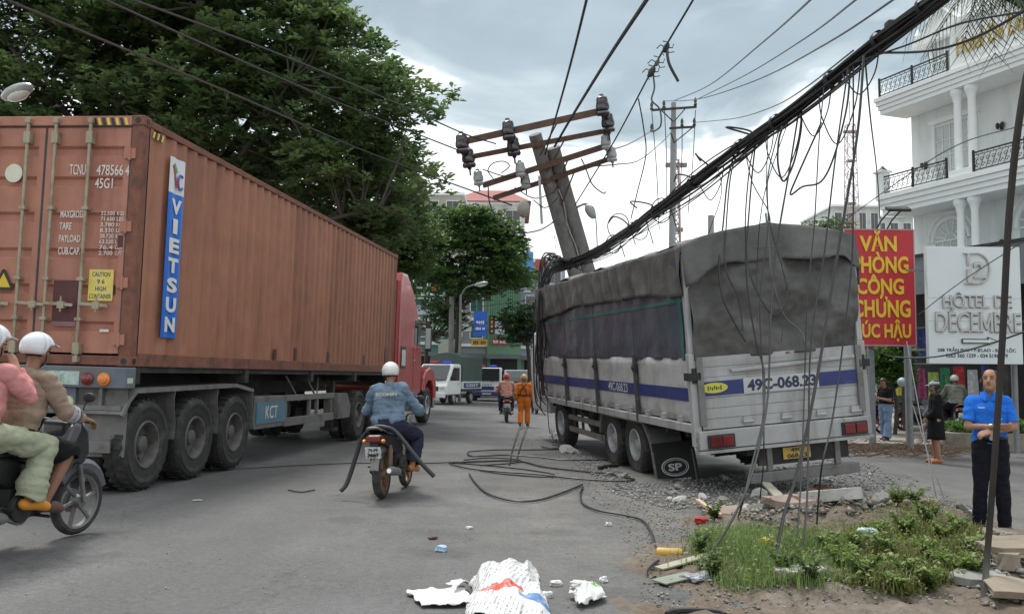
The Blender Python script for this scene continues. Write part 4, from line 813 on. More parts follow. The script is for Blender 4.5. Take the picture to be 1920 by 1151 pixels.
# ------------------------------------------------------------------ trees
def inside(poly, x, y):
    r = False; j = len(poly) - 1
    for i in range(len(poly)):
        (xi, yi), (xj, yj) = poly[i], poly[j]
        if (yi > y) != (yj > y) and x < (xj-xi)*(y-yi)/(yj-yi)+xi: r = not r
        j = i
    return r
M_bark = mat('dark bark', (.06, .05, .042), .9, var=.3, ns=5, bump=.5, bs=14)
M_leaf = leafmat('leaf')
def leaves(C, D, Lg, Wd, tint, rs, fold=.25, up=None):
    """one folded blade per row: base C, direction D (unit), length, width"""
    n = len(C); Z = np.tile(np.array([0, 0, 1.0]), (n, 1)) + rs.normal(0, .25, (n, 3))
    S = np.cross(D, Z); S /= (np.linalg.norm(S, axis=1, keepdims=True)+1e-9); Nn = np.cross(S, D)
    Lg = Lg[:, None]; Wd = Wd[:, None]
    b = C; t = C + D*Lg - Nn*Lg*.12; m = C + D*Lg*.58
    l = m + S*Wd*.5 + Nn*Wd*fold; r = m - S*Wd*.5 + Nn*Wd*fold
    V = np.stack([b, r, t, l], 1).reshape(-1, 3); Fc = np.arange(4*n).reshape(n, 4)
    return V, Fc, np.repeat(tint, 4, 0)
def make_tree(name, label, base, pads, seed, leaf=(.25, .125), per=24, ros=8, trunk_r=.3, greens=((.05, .10, .03), (.14, .22, .06)), fork=.35, limb_n=14, group=None, pad_r=(.7, 1.15), flat=.32):
    rs = np.random.RandomState(seed); E = empty(name, base, label, 'tree', group); b = np.array(base)
    P = np.array([np.array(p) for p in pads]) - b; c = P.mean(0); top = P[:, 2].max()
    fk = np.array([c[0]*.35, c[1]*.35, max(1.5, P[:, 2].min()*.9+top*fork*.15)])
    g = MB(); g.tube(spline([(0, 0, -.2), tuple(fk*.5+np.array([.1, 0, 0])), tuple(fk)], 5), [trunk_r*(1.15-.4*i/10) for i in range(11)], 10); g.build('trunk', M_bark, E, smooth=True)
    # limbs to spread pads, twigs from each pad to the nearest limb
    order = rs.permutation(len(P)); limbs = []; sel = [order[0]]
    while len(sel) < min(limb_n, len(P)):
        d = np.min(np.linalg.norm(P[:, None]-P[sel][None], axis=2), axis=1); sel.append(int(d.argmax()))
    nodes = []
    for i in sel:
        e = P[i]; mid = fk + (e-fk)*.5 + np.array([0, 0, -.06*np.linalg.norm(e-fk)]) + rs.normal(0, .15, 3)
        q = spline([tuple(fk - np.array([0, 0, .3])), tuple(mid), tuple(e)], 6); L = len(q); g = MB(); g.tube(q, [trunk_r*.5*(1-.85*k/(L-1)) for k in range(L)], 6); g.build('limb', M_bark, E, smooth=True); nodes += [np.array(v) for v in q[3:]]
    nodes = np.array(nodes); g = MB()
    for e in P:
        d = np.linalg.norm(nodes-e, axis=1); k = nodes[d.argmin()]
        if d.min() > .2: m = (k+e)/2 + rs.normal(0, .12, 3) - np.array([0, 0, .08]); g.tube([tuple(k), tuple(m), tuple(e)], [trunk_r*.11, trunk_r*.08, trunk_r*.03], 4, caps=False)
    tw = g.build('twigs', M_bark, E, fixn=False); tw['kind'] = 'stuff'
    C = []; D = []; T = []; g0, g1 = np.array(greens[0]), np.array(greens[1])
    for e in P:
        pr = rs.uniform(*pad_r); shade = rs.rand()
        k = int(per*(pr/np.mean(pad_r))**2)
        a = rs.rand(k)*2*np.pi; rad = pr*np.sqrt(rs.rand(k)); h = rs.normal(0, pr*flat*.5, k) - .22*(rad/pr)**2*pr
        cen = e + np.stack([rad*np.cos(a), rad*np.sin(a), h], 1)
        for q in cen:
            tip = rs.rand(); m_ = ros
            az = rs.rand()*6.28 + np.arange(m_)*2.4; el = rs.uniform(-.15, .75, m_)
            D.append(np.stack([np.cos(az)*np.cos(el), np.sin(az)*np.cos(el), np.sin(el)], 1)); C.append(np.tile(q, (m_, 1)) + rs.normal(0, .04, (m_, 3)))
            f = np.clip(.5*shade+.45*tip+rs.normal(0, .12, m_), 0, 1)[:, None]; T.append(g0+(g1-g0)*f)
    C = np.concatenate(C); D = np.concatenate(D); T = np.concatenate(T); n = len(C)
    V, Fc, tt = leaves(C, D, rs.uniform(.75, 1.2, n)*leaf[0], rs.uniform(.8, 1.2, n)*leaf[1], T, rs)
    numesh('crown', V, Fc, M_leaf, E, tt); return E
def pads_in(poly, Y0, Y1, n, seed, sep=.5):
    r = random.Random(seed); out = []; xs = [p[0] for p in poly]; ys = [p[1] for p in poly]; tries = 0
    while len(out) < n and tries < 20000:
        tries += 1; x, y = r.uniform(min(xs), max(xs)), r.uniform(min(ys), max(ys))
        if inside(poly, x, y):
            p = at(x, y, r.uniform(Y0, Y1))
            if all((p-q).length > sep for q in out[-120:]): out.append(p)
    return out
big = [(-260, -260), (420, -260), (560, -110), (610, -20), (645, 25), (620, 55), (695, 75), (740, 108), (800, 140), (815, 165), (780, 200), (800, 245), (835, 258), (760, 290), (800, 325), (835, 350), (790, 370), (700, 395), (745, 425), (735, 455), (640, 445), (560, 410), (480, 365), (380, 320), (270, 300), (60, 300), (-260, 330)]
pb = pads_in(big, 24.5, 31.5, 680, 3, .38)
tb_ = Vector((-9.6, 28.2, gz(-9.6)))
make_tree('almond_tree', 'huge spreading broadleaf tree behind the container, dark layered foliage', tb_, pb, 11, per=27, ros=8, trunk_r=.42, limb_n=26, greens=((.068, .125, .055), (.22, .31, .115)))
bk = [(250, 200), (560, 150), (780, 290), (830, 355), (745, 470), (560, 430), (250, 320)]
make_tree('almond_tree', 'second broadleaf tree standing behind the huge one, hiding most of the sky gaps', Vector((-9.4, 35.5, gz(-9))), pads_in(bk, 33.5, 37.5, 110, 17, .5), 13, leaf=(.27, .14), per=26, ros=8, trunk_r=.3, limb_n=14, greens=((.055, .105, .045), (.16, .25, .085)), pad_r=(.9, 1.4))
mid = [(845, 590), (815, 570), (770, 530), (770, 420), (800, 400), (850, 395), (880, 385), (925, 395), (960, 425), (975, 455), (970, 500), (985, 530), (950, 545), (920, 540), (900, 560), (860, 565), (830, 540), (800, 520), (765, 500), (740, 505), (735, 470)]
make_tree('street_tree', 'mid sized leafy tree above the distant shops', Vector((-3.35, 50.5, gz(-3.35))), pads_in(mid, 48, 53, 150, 5, .45), 21, leaf=(.26, .14), per=22, ros=7, trunk_r=.13, greens=((.045, .095, .03), (.14, .235, .065)))
lowt = [(660, 400), (735, 385), (800, 400), (815, 440), (800, 480), (760, 520), (790, 540), (750, 560), (715, 500), (670, 440)]
make_tree('street_tree', 'leafy tree branch hanging just over the front end of container', Vector((-6.9, 38, gz(-6.9))), pads_in(lowt, 36.5, 39.5, 74, 8, .4), 31, leaf=(.22, .12), per=20, ros=7, trunk_r=.16, greens=((.05, .105, .03), (.16, .25, .07)))
sm = [(958, 590), (970, 572), (1005, 570), (1015, 600), (1000, 635), (970, 635), (955, 615)]
make_tree('street_tree', 'small tree beside the blue shop sign near truck front', Vector((.9, 47, gz(.9))), pads_in(sm, 46, 48, 26, 9, .35), 41, leaf=(.2, .1), per=22, ros=7, trunk_r=.12, greens=((.02, .045, .018), (.055, .10, .03)))
sm2 = [(800, 570), (850, 560), (870, 600), (850, 640), (810, 620)]
make_tree('street_tree', 'thin tree left of the far street lamp', Vector((-5.3, 52, gz(-5.3))), pads_in(sm2, 51, 53, 22, 10, .35), 43, leaf=(.2, .1), per=18, ros=7, trunk_r=.12, greens=((.03, .06, .02), (.09, .14, .04)))
bt = [(1500, 425), (1530, 415), (1575, 414), (1590, 440), (1590, 470), (1500, 470)]
make_tree('distant_tree', 'small tree showing just above the tarpaulin beside red banner', Vector((18.5, 52, -.18)), pads_in(bt, 51, 53, 26, 12, .4), 51, leaf=(.24, .12), per=16, ros=7, trunk_r=.15)
bush = [(1636, 652), (1700, 652), (1702, 690), (1695, 712), (1640, 712)]
make_tree('roadside_bush', 'bright green leafy bush below the red banner', Vector((10.7, 25.5, gz(10.7)+.12)), pads_in(bush, 25, 26.4, 40, 13, .15), 61, leaf=(.26, .06), per=16, ros=7, trunk_r=.05, greens=((.04, .10, .02), (.12, .24, .05)), pad_r=(.25, .4), flat=.8)
# palm fronds at the upper right corner
def palm():
    c = at(1850, -40, 14); base = Vector((c.x+3.2, c.y+1.5, gz(9)+.0)); E = empty('palm_tree', base, 'palm tree with drooping fronds at upper right corner', 'tree'); cc = c-base
    g = MB(); g.tube(spline([(0, 0, -.1), (.1, 0, cc.z*.55), (cc.x*.3, cc.y*.3, cc.z*.9), tuple(cc)], 6), .13, 9); g.build('trunk', M_bark, E, smooth=True)
    rs = np.random.RandomState(2)
    for k in range(17):
        az = k*2.4+.3; el = rs.uniform(-.5, .6); L = rs.uniform(.9, 1.35); d = Vector((math.cos(az)*math.cos(el), math.sin(az)*math.cos(el), math.sin(el)))
        q = [cc + d*L*t + Vector((0, 0, -1.1*t*t*L*.7)) for t in np.linspace(0, 1, 9)]
        g = MB(); g.tube(q, [.016*(1-.8*t) for t in np.linspace(0, 1, 9)], 4)
        for i in range(2, 9):
            for s in (-1, 1):
                for h in (0, .5):
                    p = q[i-1].lerp(q[i], h); t = (q[i]-q[i-1]).normalized(); u = t.cross(Vector((0, 0, 1))).normalized()*s; e = p + u*.26*rs.uniform(.7, 1.2) + t*.25 + Vector((0, 0, -.16)); w = t*.014
                    g.quad(p-w, p+w, e+w*.2, e-w*.2)
        o = g.build('frond', mat('palm leaf', (.045, .075, .03), .5, var=.25, ns=5), E, fixn=False)
palm()
# ------------------------------------------------------------------ hotel
HE1 = Vector((.36, -.93, 0)).normalized(); HN = Vector((-.93, -.36, 0)).normalized()
FH = Matrix(((HE1.x, HN.x, 0, 14.3), (HE1.y, HN.y, 0, 32.0), (0, 0, 1, 0), (0, 0, 0, 1)))    # local x along the front, y out to the street
M_hw = mat('hotel white render', (.78, .81, .795), .7, var=.05, ns=1.5, bump=.06, bs=20, c2=(.52, .54, .52), c2s=.9, c2lo=.48, c2hi=.75, streak=True, c3=(.45, .46, .43), c3s=1.5, c3lo=.6, c3hi=.75)
M_trim = mat('hotel white trim', (.82, .84, .83), .6, var=.04, ns=3)
M_iron = mat('wrought iron', (.035, .033, .03), .5, .3, var=.15)
M_gold = mat('gold lettering', (.55, .42, .16), .35, .6, var=.12)
M_hglass = mat('pale curtain glass', (.42, .47, .46), .12, var=.15, ns=2, spec=.8)
def build_hotel():
    E = empty('hotel', FH, 'white hotel with columned balconies, iron railings and gold lettering', 'building'); LX = 13.0
    g = MB(); g.box((0, -9, -.3), (LX, 0, 11.0)); g.box((.6, -9, 11.0), (LX, -.3, 14.6)); g.build('wall', M_hw, E)
    def moulded(nm, z0, z1, y1, x0=-.35, x1=LX):      # stepped slab edge
        g = MB(); n = 4
        for i in range(n): a = z0+(z1-z0)*i/n; b = z0+(z1-z0)*(i+1)/n-.0; g.box((x0+.05*(n-1-i), .0, a+.002*i), (x1, y1-.05*(n-1-i), b))
        return g.build(nm, M_trim, E, bevel=.008)
    moulded('balcony_slab', 7.25, 7.95, 1.38); moulded('balcony_slab', 10.86, 11.46, 1.38)
    g = MB(); g.box((3.0, .9, 11.47), (LX, 1.3, 12.9)); g.box((2.9, .85, 12.9), (LX, 1.36, 13.1)); g.build('parapet', M_trim, E, bevel=.02)
    xd = (-1, 0, 0)
    # the front is seen from the street: text runs along +x as seen from outside (y+)
    t_ = text('roof_lettering', 'Hotel De Decembre', (5.2, 1.33, 12.15), (1, 0, 0), (0, 0, 1), 3.9, .62, M_gold, E, .06, .02)
    # columns in pairs, both storeys
    for z0, z1 in ((8.0, 10.86), (4.3, 7.25)):
        for x in (2.95, 3.5, 7.6, 8.15):
            g = MB(); g.lathe([(.2, 0), (.2, .1), (.155, .16), (.135, .24), (.12, z1-z0-.4), (.14, z1-z0-.34), (.15, z1-z0-.25), (.2, z1-z0-.16), (.22, z1-z0-.1), (.22, z1-z0-.004)], (x, 1.0, z0), (0, 0, 1), 18); g.build('column', M_trim, E, smooth=True)
        for x in (2.9, 7.55):
            g = MB(); g.box((x-.12, .72, z0-.02), (x+.82, 1.3, z0+.18)); g.build('pedestal', M_trim, E, bevel=.01)
    # wrought iron railings
    def railing(x0, x1, y, z, h=.62):
        g = MB(); g.bar((x0, y, z+h), (x1, y, z+h), .05, .04); g.bar((x0, y, z+.06), (x1, y, z+.06), .03, .03); g.bar((x0, y, z+h-.09), (x1, y, z+h-.09), .02, .02); r = g.build('railing', M_iron, E)
        k = max(2, int((x1-x0)/1.3)); 
        for i in range(k+1): g = MB(); xx = x0+(x1-x0)*i/k; g.box((xx-.03, y-.03, z), (xx+.03, y+.03, z+h+.08)); g.build('railing_post', M_iron, r)
        g = MB(); n = int((x1-x0)/.21)
        for i in range(n):
            cx = x0+(i+.5)*(x1-x0)/n; rr_ = .085
            for zz, s in ((z+.19, 1), (z+.36, -1)):
                g.tube([(cx+s*.02+rr_*(1-.09*j)*math.cos(j*.75), y, zz+rr_*(1-.09*j)*math.sin(j*.75)) for j in range(11)], .011, 4, caps=False)
            g.bar((cx-.1, y, z+.06), (cx+.1, y, z+h-.09), .012, .012); g.bar((cx, y, z+h-.09), (cx, y, z+h), .012, .012)
        o = g.build('scrollwork', M_iron, r, fixn=False); o['kind'] = 'stuff'
    railing(-.15, 2.7, 1.28, 7.96); railing(3.75, 7.4, 1.28, 7.96); railing(-.15, 2.85, 1.28, 11.47)
    for z in (7.95,):
        g = MB(); g.box((-.36, 1.02, z), (-.02, 1.36, z+.8)); g.box((-.42, .96, z+.8), (.04, 1.42, z+.88)); q = g.build('corner_pedestal', M_trim, E, bevel=.01); g = MB(); g.lathe([(.2, 0), (.15, .06), (.1, .1), (.03, .18), (.004, .2)], (-.19, 1.19, z+.88), (0, 0, 1), 12); g.build('finial', M_iron, q)
    # windows
    def win(x, z, w, h, cols=3, rows=4):
        g = MB(); g.box((x-w/2-.12, .0, z-.05), (x-w/2, .07, z+h+.1)); g.box((x+w/2, .0, z-.05), (x+w/2+.12, .07, z+h+.1)); g.box((x-w/2-.2, .0, z+h+.101), (x+w/2+.2, .11, z+h+.26)); f = g.build('window', M_trim, E, bevel=.008)
        for i in range(cols):
            for j in range(rows):
                g = MB(); g.box((x-w/2+w/cols*i+.025, .004, z+h/rows*j+.025), (x-w/2+w/cols*(i+1)-.025, .014, z+h/rows*(j+1)-.025)); g.build('pane', M_hglass, f)
        g = MB()
        for i in range(cols+1): g.bar((x-w/2+w/cols*i, .02, z), (x-w/2+w/cols*i, .02, z+h), .03, .03)
        for j in range(rows+1): g.bar((x-w/2, .021, z+h/rows*j), (x+w/2, .021, z+h/rows*j), .028, .028)
        g.build('glazing_bars', M_trim, f)
    win(1.55, 8.1, .95, 2.1); win(2.45, 8.1, .5, 2.1, 2, 4); win(5.2, 8.1, 1.2, 2.1); win(9.6, 8.1, 1.2, 2.1)
    win(1.45, 11.7, .8, 1.6); win(9.6, 13.2, 1.0, 1.0, 3, 2)
    def arch(x, z, r, z0):
        g = MB(); g.tube([(x+(r+.1)*math.cos(a), .03, z+(r+.1)*math.sin(a)) for a in np.linspace(0, math.pi, 20)], .07, 6); g.tube([(x+(r+.3)*math.cos(a), .02, z+(r+.3)*math.sin(a)) for a in np.linspace(0, math.pi, 20)], .05, 6); f = g.build('arched_window', M_trim, E, smooth=True)
        g = MB(); g.prism([(x+r*math.cos(a), z+r*math.sin(a)) for a in np.linspace(0, math.pi, 20)], lambda u, v, w: (u, w, v), .003, .012); g.build('pane', M_hglass, f)
        g = MB(); g.box((x-r, .003, z0), (x+r, .012, z-.03)); g.build('pane', M_hglass, f)
        g = MB()
        for a in np.linspace(.3, math.pi-.3, 6): g.bar((x+r*.35*math.cos(a), .02, z+r*.35*math.sin(a)), (x+r*math.cos(a), .02, z+r*math.sin(a)), .03, .03)
        g.tube([(x+r*.35*math.cos(a), .02, z+r*.35*math.sin(a)) for a in np.linspace(0, math.pi, 12)], .02, 5); g.bar((x-r, .02, z), (x+r, .02, z), .05, .05)
        for i in range(5): g.bar((x-r+i*r/2, .02, z0), (x-r+i*r/2, .02, z), .03, .03)
        g.build('glazing_bars', M_trim, f)
    arch(1.62, 6.2, .66, 5.0); arch(5.2, 6.2, .95, 5.0); arch(9.6, 6.2, .95, 5.0)
    for x, z in ((.62, 8.95), (3.75, 9.55), (.45, 5.35), (3.75, 5.8)):
        g = MB(); g.box((x-.05, 0, z-.12), (x+.05, .05, z+.12)); w_ = g.build('wall_lamp', M_iron, E); 
        for s in (-1, 1): g = MB(); g.lathe([(.03, 0), (.055, .05), (.06, .16), (.02, .2)], (x+s*.09, .1, z-.06), (0, 0, 1), 8); g.build('lamp_shade', M_iron, w_)
    # gable over the left bay
    g = MB(); g.prism([(.35, 13.2), (2.75, 13.2), (2.75, 13.35), (1.55, 14.35), (.35, 13.35)], lambda u, v, w: (u, w, v), -.28, .25); g.build('gable', M_trim, E, bevel=.02)
    for x in (.4, 2.7): g = MB(); g.lathe([(.14, 0), (.16, .1), (.08, .2), (.14, .35), (.06, .5), (.004, .62)], (x, 0, 13.35), (0, 0, 1), 12); g.build('finial', M_trim, E, smooth=True)
    return E
build_hotel()
def shopfront():
    E = empty('market_canopy', FH @ Matrix.Translation((0, 0, 0)), 'dark grey flat canopy over market stall in front of hotel', 'canopy')
    Mg = mat('grey blue canopy sheet', (.17, .20, .215), .5, var=.12, ns=1.5, c2=(.12, .14, .15), c2s=1)
    g = MB(); g.box((-.2, .12, 4.55), (12, 4.2, 4.68)); g.box((-.22, 4.2, 3.95), (12, 4.28, 5.05)); g.box((-.30, .12, 4.4), (-.22, 4.28, 5.0)); g.build('roof', Mg, E)
    g = MB(); g.box((-.32, 4.1, 5.05), (12, 4.36, 5.12)); g.build('fascia_trim', M_dark, E)
    for x in (.0, 3.5, 7.0): g = MB(); g.box((x, 4.0, -.1), (x+.16, 4.16, 4.55)); g.build('post', M_dark, E)
    g = MB(); g.box((.2, 1.2, -.05), (12, 1.3, 4.4)); g.build('back_wall', mat('dim stall wall', (.06, .06, .065), .8, var=.2), E)  # gloom inside the stall is put into this wall's dark colour
    cols_ = [(.05, .22, .10), (.35, .03, .04), (.5, .5, .52), (.04, .06, .2), (.5, .42, .05), (.28, .33, .36), (.30, .05, .14), (.35, .45, .12)]
    r = random.Random(3)
    for i in range(26):
        x = .4 + (i % 13)*.46; z = .9 + (i//13)*1.15 + r.uniform(-.1, .1); g = MB(); w, h = r.uniform(.3, .42), r.uniform(.7, 1.0)
        g.grid(lambda u, v: (x+w*u*(1-.15*v), 3.2+.05*math.sin(u*9+i), z+h*v), 6, 3); g.build('hanging_cloth', mat('cloth %d' % (i % 8), cols_[i % 8], .85, var=.2, ns=9, c2=tuple(min(.7, q*1.6+.05) for q in cols_[i % 8]), c2s=9), E, solid=.02)
    g = MB(); g.bar((.2, 3.2, 3.05), (7, 3.2, 3.05), .04, .04); g.bar((.2, 3.2, 1.95), (7, 3.2, 1.95), .04, .04); g.build('hanging_rail', M_steel, E)
    text('red_letter', 'S', (.18, 4.30, 4.5), (1, 0, 0), (0, 0, 1), .42, .62, mat('red letter', (.55, .02, .06), .4), E, .06, .03)
    return E
shopfront()
# ------------------------------------------------------------------ the two roadside signs
def sign_frame(px, py, Y, tilt=0):
    c = at(px, py, Y); a = math.atan2(c.x, c.y); return c, a
def face_frame(c, yaw): # local x to the right as seen, y up, z out toward the viewer
    x = Vector((math.cos(yaw), math.sin(yaw), 0)); z = Vector((math.sin(yaw), -math.cos(yaw), 0)); y = Vector((0, 0, 1))
    return Matrix(((x.x, y.x, z.x, c.x), (x.y, y.y, z.y, c.y), (x.z, y.z, z.z, c.z), (0, 0, 0, 1)))
X_, Y_ = (1, 0, 0), (0, 1, 0)
def red_sign():
    Y = 20.6; tl, br = at(1583, 430, Y), at(1718, 648, Y); c = (tl+br)/2; w, h = br.x-tl.x, tl.z-br.z
    F_ = face_frame(Vector((c.x, Y, c.z)), 0); E = empty('red_sign', F_, 'red notary office sign with yellow lettering, partly behind tarpaulin', 'sign')
    Mr = mat('sign red', (.50, .022, .035), .45, var=.08, ns=1.5); My = mat('sign yellow', (.78, .50, .03), .45, var=.1)
    g = MB(); g.box((-w/2, -h/2, -.12), (w/2, h/2, 0)); g.build('board', Mr, E, bevel=.01)
    g = MB()
    for a, b in (((-w/2, -h/2), (w/2, -h/2)), ((w/2, -h/2), (w/2, h/2)), ((w/2, h/2), (-w/2, h/2)), ((-w/2, h/2), (-w/2, -h/2))): g.bar((*a, -.02), (*b, -.02), .03, .06)
    g.build('edge_trim', mat('sign trim', (.45, .25, .25), .5), E)
    k = 1/135*w; zz = h/218
    for s, cx, cy, ww, hh in (('VĂN', 1648, 452, 72, 40), ('PHÒNG', 1652, 493, 108, 40), ('CÔNG', 1650, 534, 92, 38), ('CHỨNG', 1652, 574, 112, 44), ('PHÚC HẬU', 1645, 620, 126, 42)):
        text('sign_text', s, ((cx-1650.5)*k, (539-cy)*zz, .004), X_, Y_, ww*k, hh*zz, My, E, .02, .030)
    gzz = gz(9)-c.z
    for x in (-w/2+.62, w/2-.12):
        g = MB(); g.box((x-.06, gzz, -.25), (x+.06, h/2-.1, -.13)); g.build('post', mat('sign post grey', (.22, .23, .24), .55, .4, var=.15), E)
    for x, tx in ((-.02, -.32), (.22, .55)):
        g = MB(); g.tube([(x, h/2, -.1), (x+.04, h/2+.2, .1), (x+.14, h/2+.38, .38)], .018, 5); a = g.build('lamp_arm', M_iron, E)
        M_ = Matrix.Translation((x+.16, h/2+.40, .45)) @ Matrix.Rotation(R(25), 4, 'X'); g = MB(); g.box((-.14, -.04, -.1), (.14, .03, .12), M_); g.build('lamp_head', M_dark, a, bevel=.015)
    return E
red_sign()
def white_sign():
    Y = 19.4; tl, br = at(1737, 462, Y), at(1919, 683, Y); c = (tl+br)/2; w, h = br.x-tl.x, tl.z-br.z
    F_ = face_frame(Vector((c.x, Y, c.z)), 0); E = empty('hotel_sign', F_, 'white hotel direction sign with raised silver letters and arrow', 'sign')
    Mw = mat('sign white', (.70, .745, .755), .4, var=.04, ns=1.2); Ms = mat('brushed sign metal', (.50, .49, .47), .4, .25, var=.1); Mk = mat('letter shadow and edge', (.06, .06, .06), .5)
    g = MB(); g.box((-w/2, -h/2, -.15), (w/2, h/2, 0)); g.build('board', Mw, E, bevel=.008)
    for zz_ in (.15, -.35): g = MB(); g.box((-w/2+.002, zz_-.004, 0), (w/2-.002, zz_+.004, .003)); g.build('panel_seam', mat('seam grey', (.4, .43, .44), .6), E)
    k = w/182; q = h/221
    def T(s, cx, cy, ww, hh, m_, d, b, nm='sign_text', z=.004): return text(nm, s, ((cx-1828)*k, (572.5-cy)*q, z), X_, Y_, ww*k, hh*q, m_, E, d, b)
    for m_, d, b in ((Mk, .010, .006), (Ms, .030, .0)):  # dark copy goes in first, shifted down and right as a painted drop shadow
        sh = 1.3 if m_ is Mk else 0; T('HÔTEL DE', 1832+sh, 562+sh, 134, 30, m_, d, b, 'letters_and_shadow', .004 if m_ is Mk else .016); zl = .004 if m_ is Mk else .016; T('DÉCE', 1791+sh, 600+sh, 82, 46, m_, d, b, 'letters_and_shadow', zl); T('BRE', 1889.5+sh, 605+sh, 52, 36, m_, d, b, 'letters_and_shadow', zl)
        g = MB(); PM = lambda x, y: ((x+sh-1828)*k, (572.5-y-sh)*q, zl+d/2)
        for n_, (a_, c_, w_) in enumerate((((1838.5, 623), (1838.5, 587), 4), ((1858.5, 623), (1858.5, 587), 4), ((1838.5, 588), (1848.5, 618), 3.6), ((1858.5, 588), (1848.5, 618), 3.6))): g.bar(PM(*a_), PM(*c_), w_*k, d-.002*n_, up=(0, 0, 1))
        g.build('letters_and_shadow', m_, E)
    # little serif feet along the letters, as on the photo's lettering
    for y_, xs_, hh in ((577, (1768, 1777, 1784, 1803, 1811, 1824, 1842, 1850, 1869, 1889), 3), (622, (1755, 1763, 1779, 1800, 1816, 1832, 1839, 1858, 1867, 1880, 1888, 1906), 3), (586, (1755, 1779, 1816, 1839, 1867, 1888), 3)):
        g = MB()
        for x in xs_: g.box(((x-1828-3.4)*k, (572.5-y_-1)*q, .005), ((x-1828+3.4)*k, (572.5-y_+1)*q, .05))
        o = g.build('letter_serifs', Ms, E); o['kind'] = 'stuff'
    # monogram: D with a small 12 inside
    P = lambda x, y, z=.03: ((x-1828)*k, (572.5-y)*q, z)
    g = MB(); g.tube([P(1832+26*math.cos(a), 503.5-29*math.sin(a)) for a in np.linspace(-math.pi/2, math.pi/2, 16)], .022, 6); g.tube([P(1808, 475), P(1834, 475)], .022, 6); g.tube([P(1808, 532), P(1834, 532)], .022, 6); g.tube([P(1817, 476), P(1817, 498)], .036, 6); g.tube([P(1817, 508), P(1817, 531)], .036, 6); g.build('monogram', Ms, E, smooth=True)
    text('monogram_digit', '2', P(1838, 506, .01), X_, Y_, 24*k, 32*q, Ms, E, .05, .03); text('monogram_digit', '1', P(1818, 518, .01), X_, Y_, 9*k, 26*q, Ms, E, .05, .03)
    g = MB(); pts = [(1800, 636), (1850, 636), (1850, 632), (1872, 640), (1850, 648), (1850, 645), (1800, 645)]
    g.prism([(P(*p)[0], P(*p)[1]) for p in pts], lambda u, v, w_: (u, v, w_), .003, .03); ar = g.build('arrow', Mk, E); pts = [(1802, 638), (1852, 638), (1852, 635), (1867, 640), (1852, 645), (1852, 643), (1802, 643)]
    g = MB(); g.prism([(P(*p)[0], P(*p)[1]) for p in pts], lambda u, v, w_: (u, v, w_), .031, .036); g.build('arrow_face', Mw, ar)
    Mn = mat('sign navy print', (.03, .05, .09), .5); T("288 TRẦN PHÚ - P.B'LAO - BẢO LỘC", 1829, 656.5, 152, 11, Mn, .002, .02); T('0263 360 1339 - 034 5196 279', 1829, 667.5, 120, 7.5, Mn, .002, .02)
    for x in (-w/2-.35, w/2-.08):
        g = MB(); xx = x; g.cyl((xx, gz(9)+.1-c.z, -.22), (xx, h/2-.2 if x > 0 else -h/2+.4, -.22), .065, n=12); g.build('post', mat('sign post grey', (.22, .23, .24), .55, .4, var=.15), E, smooth=True)
    g = MB(); g.bar((-w/2-.35, -h/2+.3, -.2), (w/2, -h/2+.3, -.2), .04, .06); g.bar((-w/2-.35, h/2-.5, -.2), (w/2, h/2-.5, -.2), .04, .06); g.build('frame_rail', M_steel, E)
    return E
white_sign()
# ------------------------------------------------------------------ background poles and mast
def far_pole():
    Y = 45; b = gnd(1258, 760); b = at(1257, 700, Y); b.z = gz(9); E = empty('power_pole', b, 'slim upright power pole with two crossarms above tarpaulin', 'utility pole'); P = lambda x, y, Yq=Y: at(x, y, Yq) - b
    g = MB(); g.cyl(Vector((0, 0, 0)), P(1263, 193), .22, .13, 12); g.build('pole_shaft', mat('pale pole concrete', (.30, .31, .31), .8, var=.12), E, smooth=True)
    for a, c in (((1222, 207), (1306, 201)), ((1255, 241), (1303, 238))): g = MB(); g.bar(P(*a, 44.6), P(*c, 44.6), .1, .1); g.build('crossarm', M_iron, E)
    for a, c in (((1240, 207), (1262, 228)), ((1285, 204), (1264, 228)), ((1298, 240), (1264, 268)), ((1258, 250), (1264, 268))): g = MB(); g.bar(P(*a, 44.7), P(*c, 44.7), .05, .05); g.build('brace', M_iron, E)
    for x, y in ((1222, 207), (1245, 204), (1304, 199), (1302, 237), (1279, 238), (1222, 248)): g = MB(); g.lathe([(.07, 0), (.1, .08), (.06, .16), (.09, .24), (.05, .4), (.004, .45)], P(x, y, 44.6), (0, 0, 1), 8); g.build('insulator', M_ins, E, smooth=True)
    return P
far_pole()
FO = 'lines from the slim power pole'
wire('line from slim pole to upper edge, steepest of three', [at(1262, 190, 44.6), at(1330, 160, 34), at(1430, 80, 22), at(1520, 0, 14), at(1575, -60, 11)], .02, FO)
wire('line from slim pole to upper edge, middle of three', [at(1304, 188, 44.6), at(1400, 140, 33), at(1510, 72, 22), at(1605, 0, 15), at(1680, -60, 12)], .02, FO)
wire('line from slim pole to upper edge, flattest of three', [at(1245, 190, 44.6), at(1310, 186, 38), at(1420, 150, 28), at(1550, 82, 19), at(1682, -5, 14), at(1750, -55, 12)], .02, FO)
wire('low line from slim pole sagging behind the cable bundle', [at(1303, 230, 44.6), at(1380, 222, 36), at(1450, 200, 28), at(1510, 165, 22), at(1600, 95, 17)], .018, FO)
for i, (x, yb, xb) in enumerate(((1222, 430, 1236), (1246, 400, 1250), (1279, 380, 1274), (1304, 400, 1290))):
    wire('down lead of slim power pole, %s from the container side' % ('first', 'second', 'third', 'fourth')[i], [at(x, 207 if i != 2 else 240, 44.6), at((x+xb)/2+2, (207+yb)/2, 44.5), at(xb, yb, 44.5)], .022, FO)
